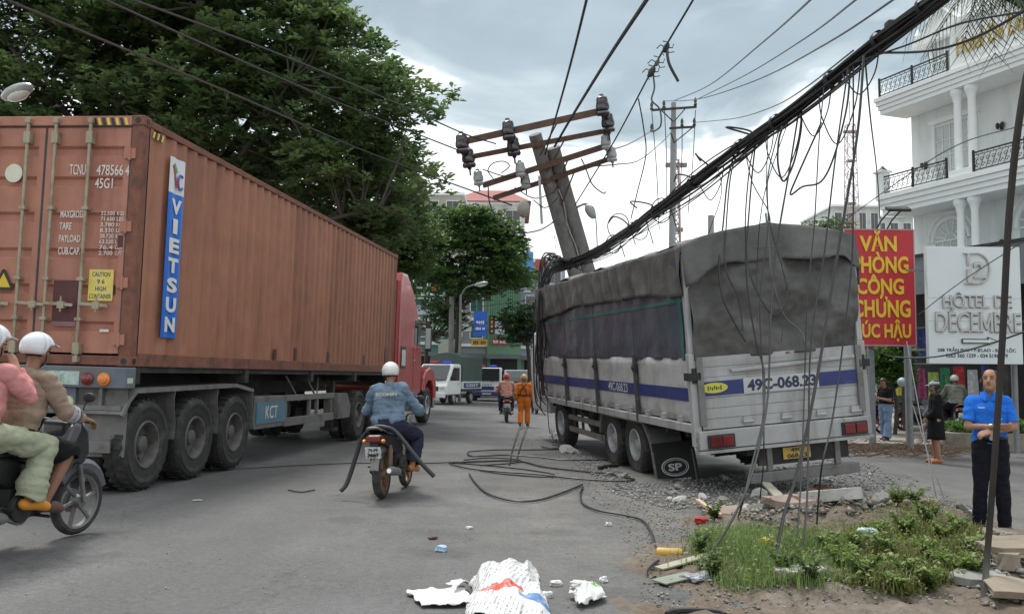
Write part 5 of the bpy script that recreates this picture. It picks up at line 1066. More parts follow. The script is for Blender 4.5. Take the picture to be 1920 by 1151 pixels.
def lattice(name, label, px, y0, y1, Y, w, levels):
    b = at(px, 700, Y); b.z = gz(9); E = empty(name, b, label, 'mast'); top = at(px, y0, Y).z - b.z
    Ml = mat('mast paint', (.42, .30, .28), .6, var=.2)
    L = [Vector((sx*w*(1-.55*k), sy*w*(1-.55*k), top*k)) for k in (0, 1) for sx, sy in ((-1, -1), (1, -1), (1, 1), (-1, 1))]
    for i in range(4): g = MB(); g.bar(L[i], L[i+4], .07, .07); g.build('mast_leg', Ml, E)
    g = MB()
    for k in range(levels):
        a, c = k/levels, (k+1)/levels
        for i in range(4): j = (i+1) % 4; g.bar(L[i].lerp(L[i+4], a), L[j].lerp(L[j+4], c), .05, .05); g.bar(L[i].lerp(L[i+4], c), L[j].lerp(L[j+4], c), .05, .05)
    o = g.build('lattice_bracing', Ml, E); o['kind'] = 'stuff'
    for k, s in ((.97, .7), (.86, .4), (.7, .4)): g = MB(); g.box((-s, -.2, top*k), (s, .2, top*k+.25)); g.build('antenna_arm', M_steel, E)
    g = MB(); g.cyl((0, 0, top), (0, 0, top*1.09), .04, n=6); g.build('spike', M_steel, E)
lattice('telecom_mast', 'slender lattice telecom mast rising left of the hotel', 1603, 235, 700, 95, .9, 22)
lattice('lattice_pole', 'short lattice pole behind the slim power pole', 1270, 300, 700, 60, .35, 26)
# street lamps
def street_lamp(label, base, top, head, r=.06):
    E = empty('street_lamp', base, label, 'street lamp'); t = top-base; h = head-base
    g = MB(); g.tube([Vector((0, 0, 0)), t*.5, t], [r*1.3, r, r*.8], 10); g.build('lamp_post', M_steel, E, smooth=True)
    g = MB(); g.tube(spline([t - (t-Vector((0, 0, 0))).normalized()*.1, t+(h-t)*.35+Vector((0, 0, .15)), h]), r*.55, 8); g.build('lamp_arm', M_steel, E, smooth=True)
    d = (h-t); d.z = 0; a = math.atan2(d.y, d.x); M_ = Matrix.Rotation(a, 3, 'Z').to_4x4() @ Matrix.Rotation(R(-8), 4, 'Y')
    g = MB(); g.ell(h+d.normalized()*.3, (.42, .17, .11), 14, M_); hd = g.build('lamp_head', M_insg, E, smooth=True)
    g = MB(); g.ell(h+d.normalized()*.34-Vector((0, 0, .06)), (.28, .13, .09), 12, M_); g.build('lamp_glass', M_clear_l, hd, smooth=True)
b = Vector((-11.6, 16.5, gz(-9)+.13)); street_lamp('street lamp head peeking over the container, upper left corner', b, at(-75, 232, 16.2), at(14, 178, 15.4), .05)
b = at(862, 700, 46); b.z = gz(b.x)+.1; street_lamp('slim street lamp curving over the far road', b, at(864, 552, 46), at(893, 533, 45.5), .07)
for px, lab in ((845, 'dark timber utility pole left of the far street lamp'), (1048, 'plain utility pole behind the truck front')):
    b = at(px, 700, 48); b.z = gz(b.x); E = empty('street_pole', b, lab, 'utility pole'); g = MB(); g.cyl((0, 0, 0), (0, 0, 5.6), .17, .13, 12); g.build('pole_shaft', M_pole, E, smooth=True); g = MB(); g.box((-.6, -.05, 4.9), (.6, .05, 5.02)); g.build('crossarm', M_iron, E)
b = at(1333, 700, 60); b.z = gz(9); E = empty('street_pole', b, 'grey pole tip poking above tarpaulin roof', 'utility pole'); g = MB(); g.cyl((0, 0, 0), at(1333, 404, 60)-b, .26, .2, 12); g.build('pole_shaft', mat('pale pole concrete', (.3, .31, .31), .8), E, smooth=True); g = MB(); g.box((-.8, -.06, 3.0), (.8, .06, 3.14)); g.build('crossarm', M_iron, E)
# ------------------------------------------------------------------ far buildings
def building(name, label, px0, px1, ytop, Y, depth, wall, floors, cols, wincol=M_glass, z_first=3.6, roof=None, shop=None, hspan=None, wfrac=.62):
    a, c = at(px0, ytop, Y), at(px1, ytop, Y); w = c.x-a.x; h = a.z-gz(a.x); E = empty(name, Vector((a.x, Y, gz(a.x))), label, 'building')
    g = MB(); g.box((0, 0, -.2), (w, depth, h)); g.build('wall', wall, E)
    g = MB(); g.box((-.15, -.3, h), (w+.15, depth, h+.25)); g.build('cornice', M_trim if roof is None else roof, E)
    fh = (h-z_first)/max(1, floors); cw = w/max(1, cols)
    for i in range(floors):
        zb = z_first+fh*i
        g = MB(); g.box((-.05, -.12, zb-.12), (w+.05, -.001, zb+.08)); g.build('floor_band', M_trim, E)
        for j in range(cols):
            x0 = cw*(j+.5-wfrac/2); x1 = cw*(j+.5+wfrac/2); z0, z1 = zb+fh*.25, zb+fh*.82
            g = MB()
            for q, r_ in (((x0, z0), (x1, z0)), ((x1, z0), (x1, z1)), ((x1, z1), (x0, z1)), ((x0, z1), (x0, z0))): g.bar((q[0], -.03, q[1]), (r_[0], -.03, r_[1]), .09, .06)
            f = g.build('window', M_trim, E); g = MB(); g.box((x0, -.02, z0), ((x0+x1)/2-.03, -.004, z1)); g.build('pane', wincol, f); g = MB(); g.box(((x0+x1)/2+.03, -.02, z0), (x1, -.004, z1)); g.build('pane', wincol, f)
    if shop:
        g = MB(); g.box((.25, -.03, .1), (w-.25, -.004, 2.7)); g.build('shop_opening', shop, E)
        g = MB(); g.box((-.05, -1.5, 2.85), (w+.05, -.01, 2.95)); g.bar((0, -1.5, 2.8), (w, -1.5, 2.8), .05, .3); g.build('awning', mat('awning %s' % name, (.13, .15, .16), .6, var=.2), E)
    return E, w, h
M_gt = mat('teal tinted glazing', (.06, .13, .12), .1, var=.3, ns=1.2, spec=.8); M_dim = mat('dim shop interior', (.03, .03, .032), .7, var=.4, ns=3)  # unlit shop depth is put into the dark colour of flat panels
M_shut = mat('roller shutter', (.28, .28, .28), .5, .3, var=.1)
mk = lambda n, c, **k: mat(n, c, .75, var=.12, ns=.8, c2=tuple(q*.7 for q in c), c2s=.5, **k)
building('apartment_building', 'brown concrete building above the container front end', 706, 795, 355, 74, 12, mk('brown wall', (.20, .13, .10)), 5, 3)
building('apartment_building', 'beige building with small balcony behind the tree', 792, 868, 366, 79, 12, mk('beige wall', (.46, .43, .37)), 5, 2)
Eb, w_, h_ = building('villa', 'white building with red hipped roof behind leaning pole', 850, 984, 384, 86, 12, mk('ivory wall', (.62, .62, .58)), 5, 3)
Mrf = mat('red roof tile', (.27, .07, .055), .7, var=.18, ns=3)
g = MB(); rz = h_+.25; g._add([(-.6, -.8, rz), (w_+.6, -.8, rz), (w_+.6, 12, rz), (-.6, 12, rz), (w_*.33, 5, rz+2.2), (w_*.75, 5, rz+2.2)], [(0, 1, 5, 4), (1, 2, 5), (2, 3, 4, 5), (3, 0, 4), (0, 3, 2, 1)]); g.build('roof', Mrf, Eb)
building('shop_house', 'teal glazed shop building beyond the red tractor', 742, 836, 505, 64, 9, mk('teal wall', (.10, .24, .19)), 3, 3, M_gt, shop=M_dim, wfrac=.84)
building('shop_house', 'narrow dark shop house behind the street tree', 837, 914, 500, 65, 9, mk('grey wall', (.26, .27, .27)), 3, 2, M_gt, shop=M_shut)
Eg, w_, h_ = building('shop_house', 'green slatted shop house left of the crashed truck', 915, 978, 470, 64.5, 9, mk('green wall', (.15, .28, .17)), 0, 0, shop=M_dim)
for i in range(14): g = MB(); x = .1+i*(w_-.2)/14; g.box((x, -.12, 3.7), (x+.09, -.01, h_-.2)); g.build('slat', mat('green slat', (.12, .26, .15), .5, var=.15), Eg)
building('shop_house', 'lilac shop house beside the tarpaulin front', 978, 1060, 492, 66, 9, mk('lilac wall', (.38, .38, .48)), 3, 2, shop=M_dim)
building('apartment_building', 'pale low building far beyond the tarpaulin', 1560, 1650, 388, 110, 12, mk('pale wall', (.52, .55, .54)), 5, 4)
building('apartment_building', 'pale grey block peeking over the red sign', 1640, 1712, 408, 120, 12, mk('pale wall two', (.55, .58, .58)), 5, 3)
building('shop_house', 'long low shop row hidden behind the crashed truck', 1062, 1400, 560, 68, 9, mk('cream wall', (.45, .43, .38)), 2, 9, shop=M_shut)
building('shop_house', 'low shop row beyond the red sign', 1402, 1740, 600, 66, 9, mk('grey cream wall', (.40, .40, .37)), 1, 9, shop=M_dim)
def shop_sign(label, px0, py0, px1, py1, Y, c, words=(), wc=(.75, .75, .75)):
    a, d = at(px0, py0, Y), at(px1, py1, Y); w, h = d.x-a.x, a.z-d.z; E = empty('shop_sign', face_frame(Vector(((a.x+d.x)/2, Y, (a.z+d.z)/2)), 0), label, 'sign', 'shop signs down the street')
    g = MB(); g.box((-w/2, -h/2, -.2), (w/2, h/2, 0)); g.build('board', mat('board %s' % (c,), c, .45, var=.1, ns=2), E)
    g = MB(); g.bar((0, 0, -.2), (0, 0, Y-62.8 if Y > 64 else -2.0), .08, .08); g.build('bracket', M_steel, E)
    q_ = random.Random(int(px0))
    for s, y, ww, hh in words:
        n = max(1, len(s))
        for k in range(n):
            if s[k] == ' ': continue
            cx = (k+.5-n/2)*ww*w/n; g = MB(); g.box((cx-.34*ww*w/n, (y-hh/2*q_.uniform(.7, 1))*h, .003), (cx+.34*ww*w/n, (y+hh/2*q_.uniform(.6, 1))*h, .02)); g.build('print_mark', mat('board ink %s' % (wc,), wc, .5), E)
shop_sign('blue hanging shop sign with white words down the street', 888, 584, 913, 630, 61.5, (.03, .12, .50), (('VIỆT', .05, .6, .15), ('DỊCH VỤ', -.2, .7, .12)))
shop_sign('narrow orange and black vertical sign beside blue sign', 917, 591, 927, 626, 61.8, (.04, .035, .03), (('C', .35, .5, .16), ('A', .12, .5, .16), ('F', -.1, .5, .16), ('E', -.33, .5, .16)), (.75, .33, .02))
shop_sign('pale shop sign with dark figure left of blue sign', 862, 590, 884, 622, 61.6, (.45, .50, .46))
shop_sign('white shop sign right of the orange vertical sign', 928, 596, 946, 626, 61.9, (.50, .53, .56))
shop_sign('pale blue tall sign on lilac shop house', 980, 472, 1000, 520, 62.5, (.10, .28, .62))
shop_sign('red and white sign above the truck front', 1004, 486, 1024, 506, 62.6, (.42, .10, .08))
shop_sign('blue low sign by the truck front', 976, 617, 1002, 640, 60.5, (.05, .11, .38))
shop_sign('yellow notice board behind the white mini truck', 822, 636, 858, 664, 60.5, (.36, .38, .33))
for lb, a_, c_, w_ in (('white and red shop sign over the teal building awning', (776, 600, 812, 616), (.55, .52, .5), (('SỬA XE', 0, .8, .6),)), ('green pharmacy sign left of the far street lamp', (815, 605, 842, 622), (.05, .28, .14), (('NHÀ THUỐC', 0, .85, .5),)), ('yellow shop sign under the blue hanging sign', (884, 636, 914, 648), (.55, .42, .06), (('TẠP HÓA', 0, .8, .6),)), ('dark red shop sign under the white sign', (922, 634, 952, 647), (.3, .03, .04), (('ĐIỆN THOẠI', 0, .85, .55),)), ('long pale shop sign behind the tractor roof', (764, 572, 806, 590), (.42, .46, .5), ())):
    shop_sign(lb, *a_, 62.2, c_, w_, (.7, .7, .66) if c_[0] < .5 else (.3, .03, .04))
for i_, (ya, yb, sg) in enumerate(((556, 540, 10), (572, 558, 12), (598, 600, 8), (610, 606, 14))):
    wire('thin line across the far street, %s from top' % ('first', 'second', 'third', 'fourth')[i_], [at(740, ya, 55), at(870, (ya+yb)/2+sg, 55), at(1020, yb, 55)], .018, 'thin lines across the far street')
shop_sign('small orange sign on the teal glazed building', 810, 526, 817, 544, 61.0, (.62, .25, .03))
# ------------------------------------------------------------------ people
M_skin = mat('tan skin', (.36, .19, .12), .55, var=.1, ns=12, spec=.4)
M_skin2 = mat('brown skin', (.30, .155, .10), .55, var=.1, ns=12, spec=.4)
M_hair = mat('black hair', (.014, .012, .011), .5, var=.2, ns=30)
def capsule(g, p0, r0, p1, r1, n=10):
    p0, p1 = Vector(p0), Vector(p1); d = p1-p0
    if d.length < 1e-4: d = Vector((0, 0, 1e-3)); p1 = p0+d
    u = d.normalized(); pts = []; rs = []
    for a in (-86, -55, -25, 0): pts.append(p0+u*r0*math.sin(R(a))); rs.append(r0*math.cos(R(a)))
    for a in (0, 25, 55, 86): pts.append(p1+u*r1*math.sin(R(a))); rs.append(r1*math.cos(R(a)))
    g.tube(pts, rs, n)
class Body:
    def __init__(s): s.pr = []; s.g = MB()
    def cap(s, tag_, p0, r0, p1, r1): s.pr.append((tag_, Vector(p0), r0, Vector(p1), r1)); capsule(s.g, p0, r0, p1, r1)
    def ell(s, tag_, c, r, M=None): s.g.ell(c, r, 14, M); s.pr.append((tag_, Vector(c), min(r)*.95, Vector(c), min(r)*.95))
def hand(b, tg, el, wr, curl, s=1.0, fr=.0095, span=None, bend=(.25, .7, .75)):
    """palm and five fingers: four unequal from the knuckles, thumb from the side of the palm"""
    d = (wr-el).normalized(); cu = (curl - d*curl.dot(d)).normalized(); sd = span if span is not None else d.cross(cu).normalized()
    pl = wr + d*.085*s
    for k in (-1.0, -.33, .33, 1.0): b.cap(tg, wr+sd*.014*k*s+d*.01, .019*s, pl+sd*.026*k*s, .0135*s)
    for k, L in ((-1.5, .068), (-.5, .08), (.5, .086), (1.5, .076)):
        p = pl+sd*.0185*k*s; dd = d; ang = 0
        for j, f in enumerate((.45, .32, .23)):
            ang += bend[j]; q = p + (d*math.cos(ang)+cu*math.sin(ang))*L*f*s*1.05; b.cap(tg, p, fr*(1-.08*j), q, fr*(.95-.08*j)); p = q
    t0 = wr+d*.022*s+sd*.034*s; t1 = t0+(sd*.75+d*.55+cu*.45).normalized()*.036*s; t2 = t1+(d*.75+cu*.6+sd*.1).normalized()*.034*s
    b.cap(tg, t0, fr*1.35, t1, fr*1.15); b.cap(tg, t1, fr*1.1, t2, fr*.9)
def stand_joints(s=1.0):
    return dict(hd=(0, .015, 1.52), nk=(0, -.005, 1.37), ch=(0, 0, 1.2), pv=(0, 0, .90), shL=(-.175, -.005, 1.31), shR=(.175, -.005, 1.31), elL=(-.23, -.02, 1.04), elR=(.23, -.02, 1.04), wrL=(-.24, .06, .81), wrR=(.24, .06, .81),
                hpL=(-.085, 0, .86), hpR=(.085, 0, .86), knL=(-.10, .02, .46), knR=(.10, .02, .46), anL=(-.11, -.02, .075), anR=(.11, -.02, .075), toL=(-.13, .13, .03), toR=(.13, .13, .03))
def person(label, M, J, garments, look=(0, 1, 0), up=(0, 0, 1), voxel=.012, girth=1.0, hair='short', skin=None, face=True, curlL=(.5, .3, -1), curlR=(-.5, .3, -1), shoes=None, cat='person', group=None, female=False, helmet=None, cap_=None, bendL=(.25, .7, .75), bendR=(.25, .7, .75), origin=None):
    """M maps the pose frame (x right, y forward, z up, or a bike's frame) to the street"""
    skin = skin or M_skin; S = M.to_scale().x
    W = {k: M @ Vector(v) for k, v in J.items()}; o = origin if origin is not None else Vector((W['pv'].x, W['pv'].y, min(W['toL'].z, W['toR'].z)-.03))
    E = empty('person', o, label, cat, group); W = {k: v-o for k, v in W.items()}; R3 = M.to_3x3().normalized()
    b = Body(); w = girth*S
    pv, ch, nk, hd = W['pv'], W['ch'], W['nk'], W['hd']
    sx = (W['shR']-W['shL']).normalized(); hx = (W['hpR']-W['hpL']).normalized()
    for k in (-1, -.4, .4, 1):
        b.cap('hips', pv+hx*.075*w*k+Vector((0, 0, -.03*S)), .098*w, pv.lerp(ch, .38)+(hx+sx).normalized()*.072*w*k, .088*w)
        b.cap('torso', pv.lerp(ch, .38)+(hx+sx).normalized()*.072*w*k, .09*w, ch+sx*.09*w*k+(nk-ch)*.12, .094*w)
    b.cap('torso', W['shL'].lerp(W['shR'], .1), .062*w, W['shL'].lerp(W['shR'], .9), .062*w); b.cap('torso', ch+(nk-ch)*.3, .09*w, nk-(nk-ch)*.12, .062*w)
    b.cap('neck', nk-(nk-ch).normalized()*.05*S, .056*S, nk.lerp(hd, .5), .05*S)
    lk = (R3 @ Vector(look)).normalized(); upv = (R3 @ Vector(up)).normalized(); rt = lk.cross(upv).normalized(); upv = rt.cross(lk)
    HM = Matrix((rt, lk, upv)).transposed(); hp = lambda x, y, z: hd + HM @ Vector((x, y, z))*S
    H4 = HM.to_4x4()
    b.ell('head', hp(0, -.012, .03), (.074*S, .092*S, .088*S), H4); b.ell('head', hp(0, .012, -.035), (.062*S, .076*S, .078*S), H4); b.cap('head', hp(0, .045, -.085), .034*S, hp(0, .05, -.08), .036*S)
    b.cap('head', hp(0, .088, .01), .009*S, hp(0, .103, -.025), .014*S)
    for s_ in (-1, 1): b.ell('head', hp(s_*.076, -.005, -.008), (.009*S, .018*S, .03*S), H4)
    for s_, c in (('L', 'left'), ('R', 'right')):
        sh, el, wr, hp_, kn, an, to = (W[k+s_] for k in ('sh', 'el', 'wr', 'hp', 'kn', 'an', 'to'))
        b.cap('uparm'+s_, sh, .056*w, el, .042*w); b.cap('forearm'+s_, el, .041*w, wr, .027*w)
        cu = (R3 @ Vector(curlL if s_ == 'L' else curlR)); hand(b, 'hand', el, wr, cu, S, max(.0095, voxel*.78)*S, bend=bendL if s_ == 'L' else bendR)
        b.cap('thigh'+s_, hp_, .098*w, kn, .06*w); b.cap('shin'+s_, kn, .06*w, kn.lerp(an, .35), .056*w); b.cap('ankle'+s_, kn.lerp(an, .35), .056*w, an, .036*w)
        fd = (to-an); fd = Vector((fd.x, fd.y, 0)).normalized() if Vector((fd.x, fd.y, 0)).length > .02 else fd.normalized()
        b.cap('foot'+s_, an+Vector((0, 0, -.02*S))-fd*.03*S, .036*S, an.lerp(to, .7)+Vector((0, 0, .004)), .034*S); b.cap('foot'+s_, an.lerp(to, .6), .036*S, to, .026*S)
    raw = b.g.build('raw', M_black, fixn=False); rm = raw.modifiers.new('r', 'REMESH'); rm.mode = 'VOXEL'; rm.voxel_size = voxel*S; sm = raw.modifiers.new('s', 'SMOOTH'); sm.iterations = 3; sm.factor = .5
    me = evaluated(raw); bpy.data.objects.remove(raw); me.name = 'body'; me.materials.clear(); me.materials.append(skin); me.materials.append(M_hair)
    n = len(me.vertices); co = np.empty(n*3, np.float32); me.vertices.foreach_get('co', co); co = co.reshape(-1, 3).astype(np.float64); nr = np.empty(n*3, np.float32); me.vertices.foreach_get('normal', nr); nr = nr.reshape(-1, 3)
    D = np.empty((len(b.pr), n)); Tt = np.empty((len(b.pr), n))
    for i, (tg, p0, r0, p1, r1) in enumerate(b.pr):
        a, d = np.array(p0), np.array(p1)-np.array(p0); t = np.clip(((co-a)@d)/max(d@d, 1e-9), 0, 1); D[i] = np.linalg.norm(co-a-t[:, None]*d, axis=1)-(r0+(r1-r0)*t); Tt[i] = t
    am = D.argmin(0); tags = np.array([p[0] for p in b.pr])[am]; tv = Tt[am, np.arange(n)]
    me.polygons.foreach_set('use_smooth', [True]*len(me.polygons)); body = bpy.data.objects.new('body', me); col.objects.link(body); body.parent = E
    hl = (co - np.array(hd)) @ np.array(HM) / S      # head-local
    np_ = len(me.polygons); ls = np.empty(np_, np.int32); lt = np.empty(np_, np.int32); me.polygons.foreach_get('loop_start', ls); me.polygons.foreach_get('loop_total', lt); lv = np.empty(len(me.loops), np.int32); me.loops.foreach_get('vertex_index', lv)
    quads = [tuple(lv[a:a+c]) for a, c in zip(ls, lt)]
    def shell(nm, mask, m_, off, wr_=.0, parent=E, extra=None):
        keep = [q for q in quads if all(mask[i] for i in q)]
        if not keep: return None
        used = sorted({i for q in keep for i in q}); idx = {v: k for k, v in enumerate(used)}; V = []
        for i in used:
            p = Vector(co[i]); nn = Vector(nr[i]); ww = wr_*(fbm(p*7+Vector((o.x, 0, 0)), 3) + .6*fbm(Vector((p.x*4, p.y*4, p.z*16)), 2)) if wr_ else 0
            of = off(tags[i], tv[i]) if callable(off) else off; V.append(p+nn*(of+ww)*S)
        m2 = bpy.data.meshes.new(nm); m2.from_pydata(V, [], [tuple(idx[i] for i in q) for q in keep]); m2.materials.append(m_); m2.polygons.foreach_set('use_smooth', [True]*len(keep))
        ob = bpy.data.objects.new(nm, m2); col.objects.link(ob); ob.parent = parent; sol = ob.modifiers.new('t', 'SOLIDIFY'); sol.thickness = .004; sol.offset = 1; return ob
    out = {'E': E, 'hp': hp, 'HM': HM, 'W': W, 'o': o, 'S': S}
    for nm, m_, sel, off, wrk in garments:
        mask = np.zeros(n, bool)
        for tg, (a, c) in sel.items(): mask |= (np.char.startswith(tags, tg)) & (tv >= a) & (tv <= c)
        out[nm] = shell(nm, mask, m_, off, wrk)
    if shoes:
        for s_ in 'LR': shell('shoe', (tags == 'foot'+s_), shoes, .008)
    hm = tags == 'head'
    x, y, z = hl[:, 0], hl[:, 1], hl[:, 2]
    if hair == 'short': shell('hair', hm & ((z > .055+.35*np.clip(y, 0, 1)) | ((y < -.012) & (z > -.055+.3*np.abs(x)))), M_hair, .012, .004)
    elif hair == 'balding': shell('hair', hm & (y < .035) & (z > -.04) & ((z < .10) | (y < -.03)) & ((np.abs(x) > .04) | (y < -.03)), mat('greying hair', (.04, .037, .035), .7, var=.4, ns=60), .006, .003)
    elif hair == 'long': shell('hair', (hm | (tags == 'neck')) & ((z > .06+.3*np.clip(y, 0, 1)) | ((y < .0) & (z > -.16))), M_hair, .016, .006)
    if face:
        f = MB()
        for s_ in (-1, 1): f.ell(hp(s_*.030, .082, .010), (.0125*S, .006*S, .0055*S), 8, H4)
        f.build('eyes', mat('eye dark', (.03, .02, .016), .2), E, smooth=True)
        f = MB()
        for s_ in (-1, 1): f.bar(hp(s_*.014, .089, .030), hp(s_*.046, .080, .031), .006*S, .009*S)
        f.build('eyebrows', M_hair, E); f = MB(); f.ell(hp(0, .086, -.052), (.022*S, .006*S, .006*S), 8, H4); f.build('mouth', mat('lip', (.25, .09, .075), .5), E, smooth=True)
    if helmet:
        f = MB(); N1, N2 = 20, 10
        def hs(u, v):
            a = 2*math.pi*u; yy = math.sin(a); lowz = -.055 if yy < .2 else .022; ph0 = math.asin(max(-.9, lowz/.125)); ph = ph0+(math.pi/2-ph0)*v
            return hp(.108*math.cos(ph)*math.cos(a), -.008+.132*math.cos(ph)*math.sin(a), .03+.122*math.sin(ph))
        f.grid(hs, N1, N2); hO = f.build('helmet', helmet, E, smooth=True, solid=.008, fixn=False)
        f = MB(); f.grid(lambda u, v: hp(.085*(u*2-1), .085+(.07*v)*(1-(u*2-1)**2*.5)+.03*(1-(u*2-1)**2), .066-.014*v), 8, 3); f.build('visor', helmet, hO, solid=.004, smooth=True)
        f = MB()
        for s_ in (-1, 1): f.tube([hp(s_*.09, .02, -.02), hp(s_*.065, .035, -.08), hp(0, .04, -.125)], .006*S, 4)
        f.build('chin_strap', M_black, hO)
    if cap_:
        f = MB(); f.grid(lambda u, v: hp(.088*math.cos(math.pi/2*v)*math.cos(2*math.pi*u), -.01+.104*math.cos(math.pi/2*v)*math.sin(2*math.pi*u), .045+.082*math.sin(math.pi/2*v)), 18, 6); hO = f.build('cap', cap_, E, smooth=True, solid=.005, fixn=False)
        f = MB(); f.grid(lambda u, v: hp(.075*(u*2-1), .07+.03*(1-(u*2-1)**2)+.075*v*(1-(u*2-1)**2*.6), .052-.012*v), 8, 3); f.build('brim', cap_, hO, solid=.004, smooth=True)
    return out
def place(px, py, yaw, h=1.62, dz=0.0):
    """standing person's frame: feet at the pixel, yaw = direction faced, degrees from +Y towards +X"""
    p = gnd(px, py, dz); s = h/1.63; return Matrix.Translation(p) @ Matrix.Rotation(-R(yaw), 4, 'Z') @ Matrix.Diagonal((s, s, s, 1)), p
ALL = (0, 1)
cl = lambda n, c, **k: mat(n, c, .9, var=.16, ns=7, bump=1.0, bs=13, spec=.15, **k)
def tee(m, sl=.75, off=.014, w=.010): return ('shirt', m, {'torso': ALL, 'hips': (.15, 1), 'uparm': (0, sl)}, off, w)
def longs(m, off=.016, w=.012): return ('jacket', m, {'torso': ALL, 'hips': (.1, 1), 'uparm': ALL, 'forearm': (0, .92)}, off, w)
def pants(m, off=.015, w=.010, end=1.0, flare=.02): return ('trousers', m, dict([('hips', (0, .6)), ('thigh', ALL)] + ([('shin', (0, 1)), ('ankle', (0, end))] if end > .3 else [('shin', (0, end))])), (lambda t, v: off + (flare*(.3+.7*v) if t.startswith('ankle') else .3*flare*v if t.startswith('shin') else 0)), w)
# man in the blue polo, arms crossed
M_, p_ = place(1862, 1002, -162, 1.63, .03); J = stand_joints()
J.update(hd=(-.01, .03, 1.515), shL=(-.155, -.005, 1.31), shR=(.155, -.005, 1.31), elL=(-.205, .06, 1.06), wrL=(.02, .20, 1.02), elR=(.21, .07, 1.06), wrR=(-.01, .225, 1.07), hpL=(-.075, 0, .86), hpR=(.075, 0, .86), knL=(-.095, .02, .46), knR=(.10, .03, .46), anL=(-.11, -.02, .075), anR=(.12, -.03, .075), toL=(-.15, .12, .03), toR=(.17, .11, .03))
pm = person('bald man in bright blue polo and black trousers standing with arms crossed', M_, J, [tee(cl('bright blue polo', (.025, .17, .68)), .82, .010, .009), pants(cl('black trousers', (.012, .012, .018)), .010, .008, 1.0, .012)], look=(.28, .9, .16), voxel=.0085, girth=.90, hair='balding', shoes=mat('black shoe', (.02, .02, .02), .35), curlL=(0, -.6, -.8), curlR=(0, -.9, .3))
e = pm['E']; W = pm['W']; R3 = M_.to_3x3()
g = MB(); nk = W['nk']
for s_ in (-1, 1): g._add([nk + R3 @ Vector(v) for v in ((0, .075, -.05), (s_*.02, .07, .03), (s_*.075, .0, .035), (s_*.085, .04, -.02), (s_*.05, .095, -.055))], [(0, 1, 2, 3, 4)])
g.build('collar', MATS['bright blue polo'], e, solid=.008)
g = MB(); g.tube([W['pv'] + R3 @ Vector((.150*math.cos(a), .104*math.sin(a), .055)) for a in np.linspace(0, 6.28, 24)[:-1]], .016, 6, closed=True); bl = g.build('belt', mat('belt', (.03, .028, .026), .4), e); g = MB(); q = W['pv'] + R3 @ Vector((.01, .115, .055)); g.box(q-Vector((.025, .02, .022)), q+Vector((.025, .02, .022))); g.build('buckle', M_chrome, bl, bevel=.004)
g = MB(); d_ = (W['wrR']-W['elR']).normalized(); g.cyl(W['wrR']-d_*.045, W['wrR']-d_*.02, .033, n=16); g.build('wristwatch', mat('watch steel', (.25, .25, .22), .3, .8), e, smooth=True)
q = W['ch'] + R3 @ Vector((.085, .098, .05)); g = MB(); g.cbox((0, 0, 0), (.06, .012, .012), Matrix.Translation(q) @ R3.to_4x4()); g.build('shirt_logo', mat('pale logo', (.5, .6, .75), .6), e)
# woman in black with a pale cap
M_, p_ = place(1757, 868, -75, 1.60); J = stand_joints(); J.update(elL=(-.2, .04, 1.03), wrL=(-.12, .19, .88), elR=(.2, .02, 1.03), wrR=(.14, .14, .78), anL=(-.08, -.03, .075), anR=(.10, .01, .075), toL=(-.10, .13, .03), toR=(.12, .16, .03))
Mb = cl('black jacket', (.012, .012, .013)); pw = person('person in black jacket and black skirt with pale grey cap, facing the truck', M_, J, [longs(Mb, .022, .012)], voxel=.0105, hair='long', cap_=cl('pale grey cap', (.38, .45, .48)), look=(.1, 1, -.12), skin=M_skin, shoes=mat('tan sandal', (.45, .17, .05), .6), curlL=(1, 0, -.2), curlR=(-1, .2, 0))
W = pw['W']; R3 = M_.to_3x3(); g = MB()
def skirt(u, v):
    a = 2*math.pi*u; r = 1+.06*math.sin(a*5)*(1-v); z = .47+(.98-.47)*v
    return p_ - pw['o'] + R3 @ Vector(((.20-.035*v)*math.cos(a)*r, (.165-.03*v)*math.sin(a)*r, z))
g.grid(skirt, 36, 8); g.build('skirt', Mb, pw['E'], smooth=True, solid=.006)
g = MB(); g.ell(pw['hp'](0, .062, -.04), (.062, .05, .055), 12, pw['HM'].to_4x4()); g.build('face_mask', cl('green grey mask', (.13, .17, .15)), pw['E'], smooth=True)
g = MB(); q = W['wrR'] + R3 @ Vector((-.02, .06, -.06)); g.ell(q, (.06, .05, .07), 10); tag(g.build('plastic_bag', mat('grey bag', (.3, .3, .3), .4, var=.4, ns=30), pw['E'], smooth=True))
# person with phone
M_, p_ = place(1662, 826, -108, 1.56, .12); J = stand_joints(); J.update(hd=(0, .05, 1.50), elL=(-.21, .03, 1.05), wrL=(-.08, .24, 1.10), elR=(.21, .03, 1.05), wrR=(.08, .24, 1.10), anL=(-.12, .08, .075), anR=(.12, -.1, .075), toL=(-.15, .22, .03), toR=(.15, .04, .03))
ph = person('person in black tee and loose pale jeans looking down at a phone', M_, J, [tee(cl('black tee', (.013, .013, .015)), .8, .02), pants(cl('pale jeans', (.17, .24, .36)), .022, .014, 1.0, .05)], look=(0, .85, -.5), voxel=.0115, hair='long', shoes=mat('dark sneaker', (.05, .05, .055), .6), curlL=(1, .2, .2), curlR=(-1, .2, .2))
W = ph['W']; R3 = M_.to_3x3(); q = W['wrL'].lerp(W['wrR'], .5) + R3 @ Vector((0, .09, .05)); g = MB(); g.cbox((0, 0, 0), (.075, .012, .15), Matrix.Translation(q) @ R3.to_4x4() @ Matrix.Rotation(R(-35), 4, 'X')); o_ = g.build('phone', M_black, loc=q, bevel=.004); o_.location = ph['o']+q; tag(o_, 'black phone held by the person in pale jeans', 'phone')
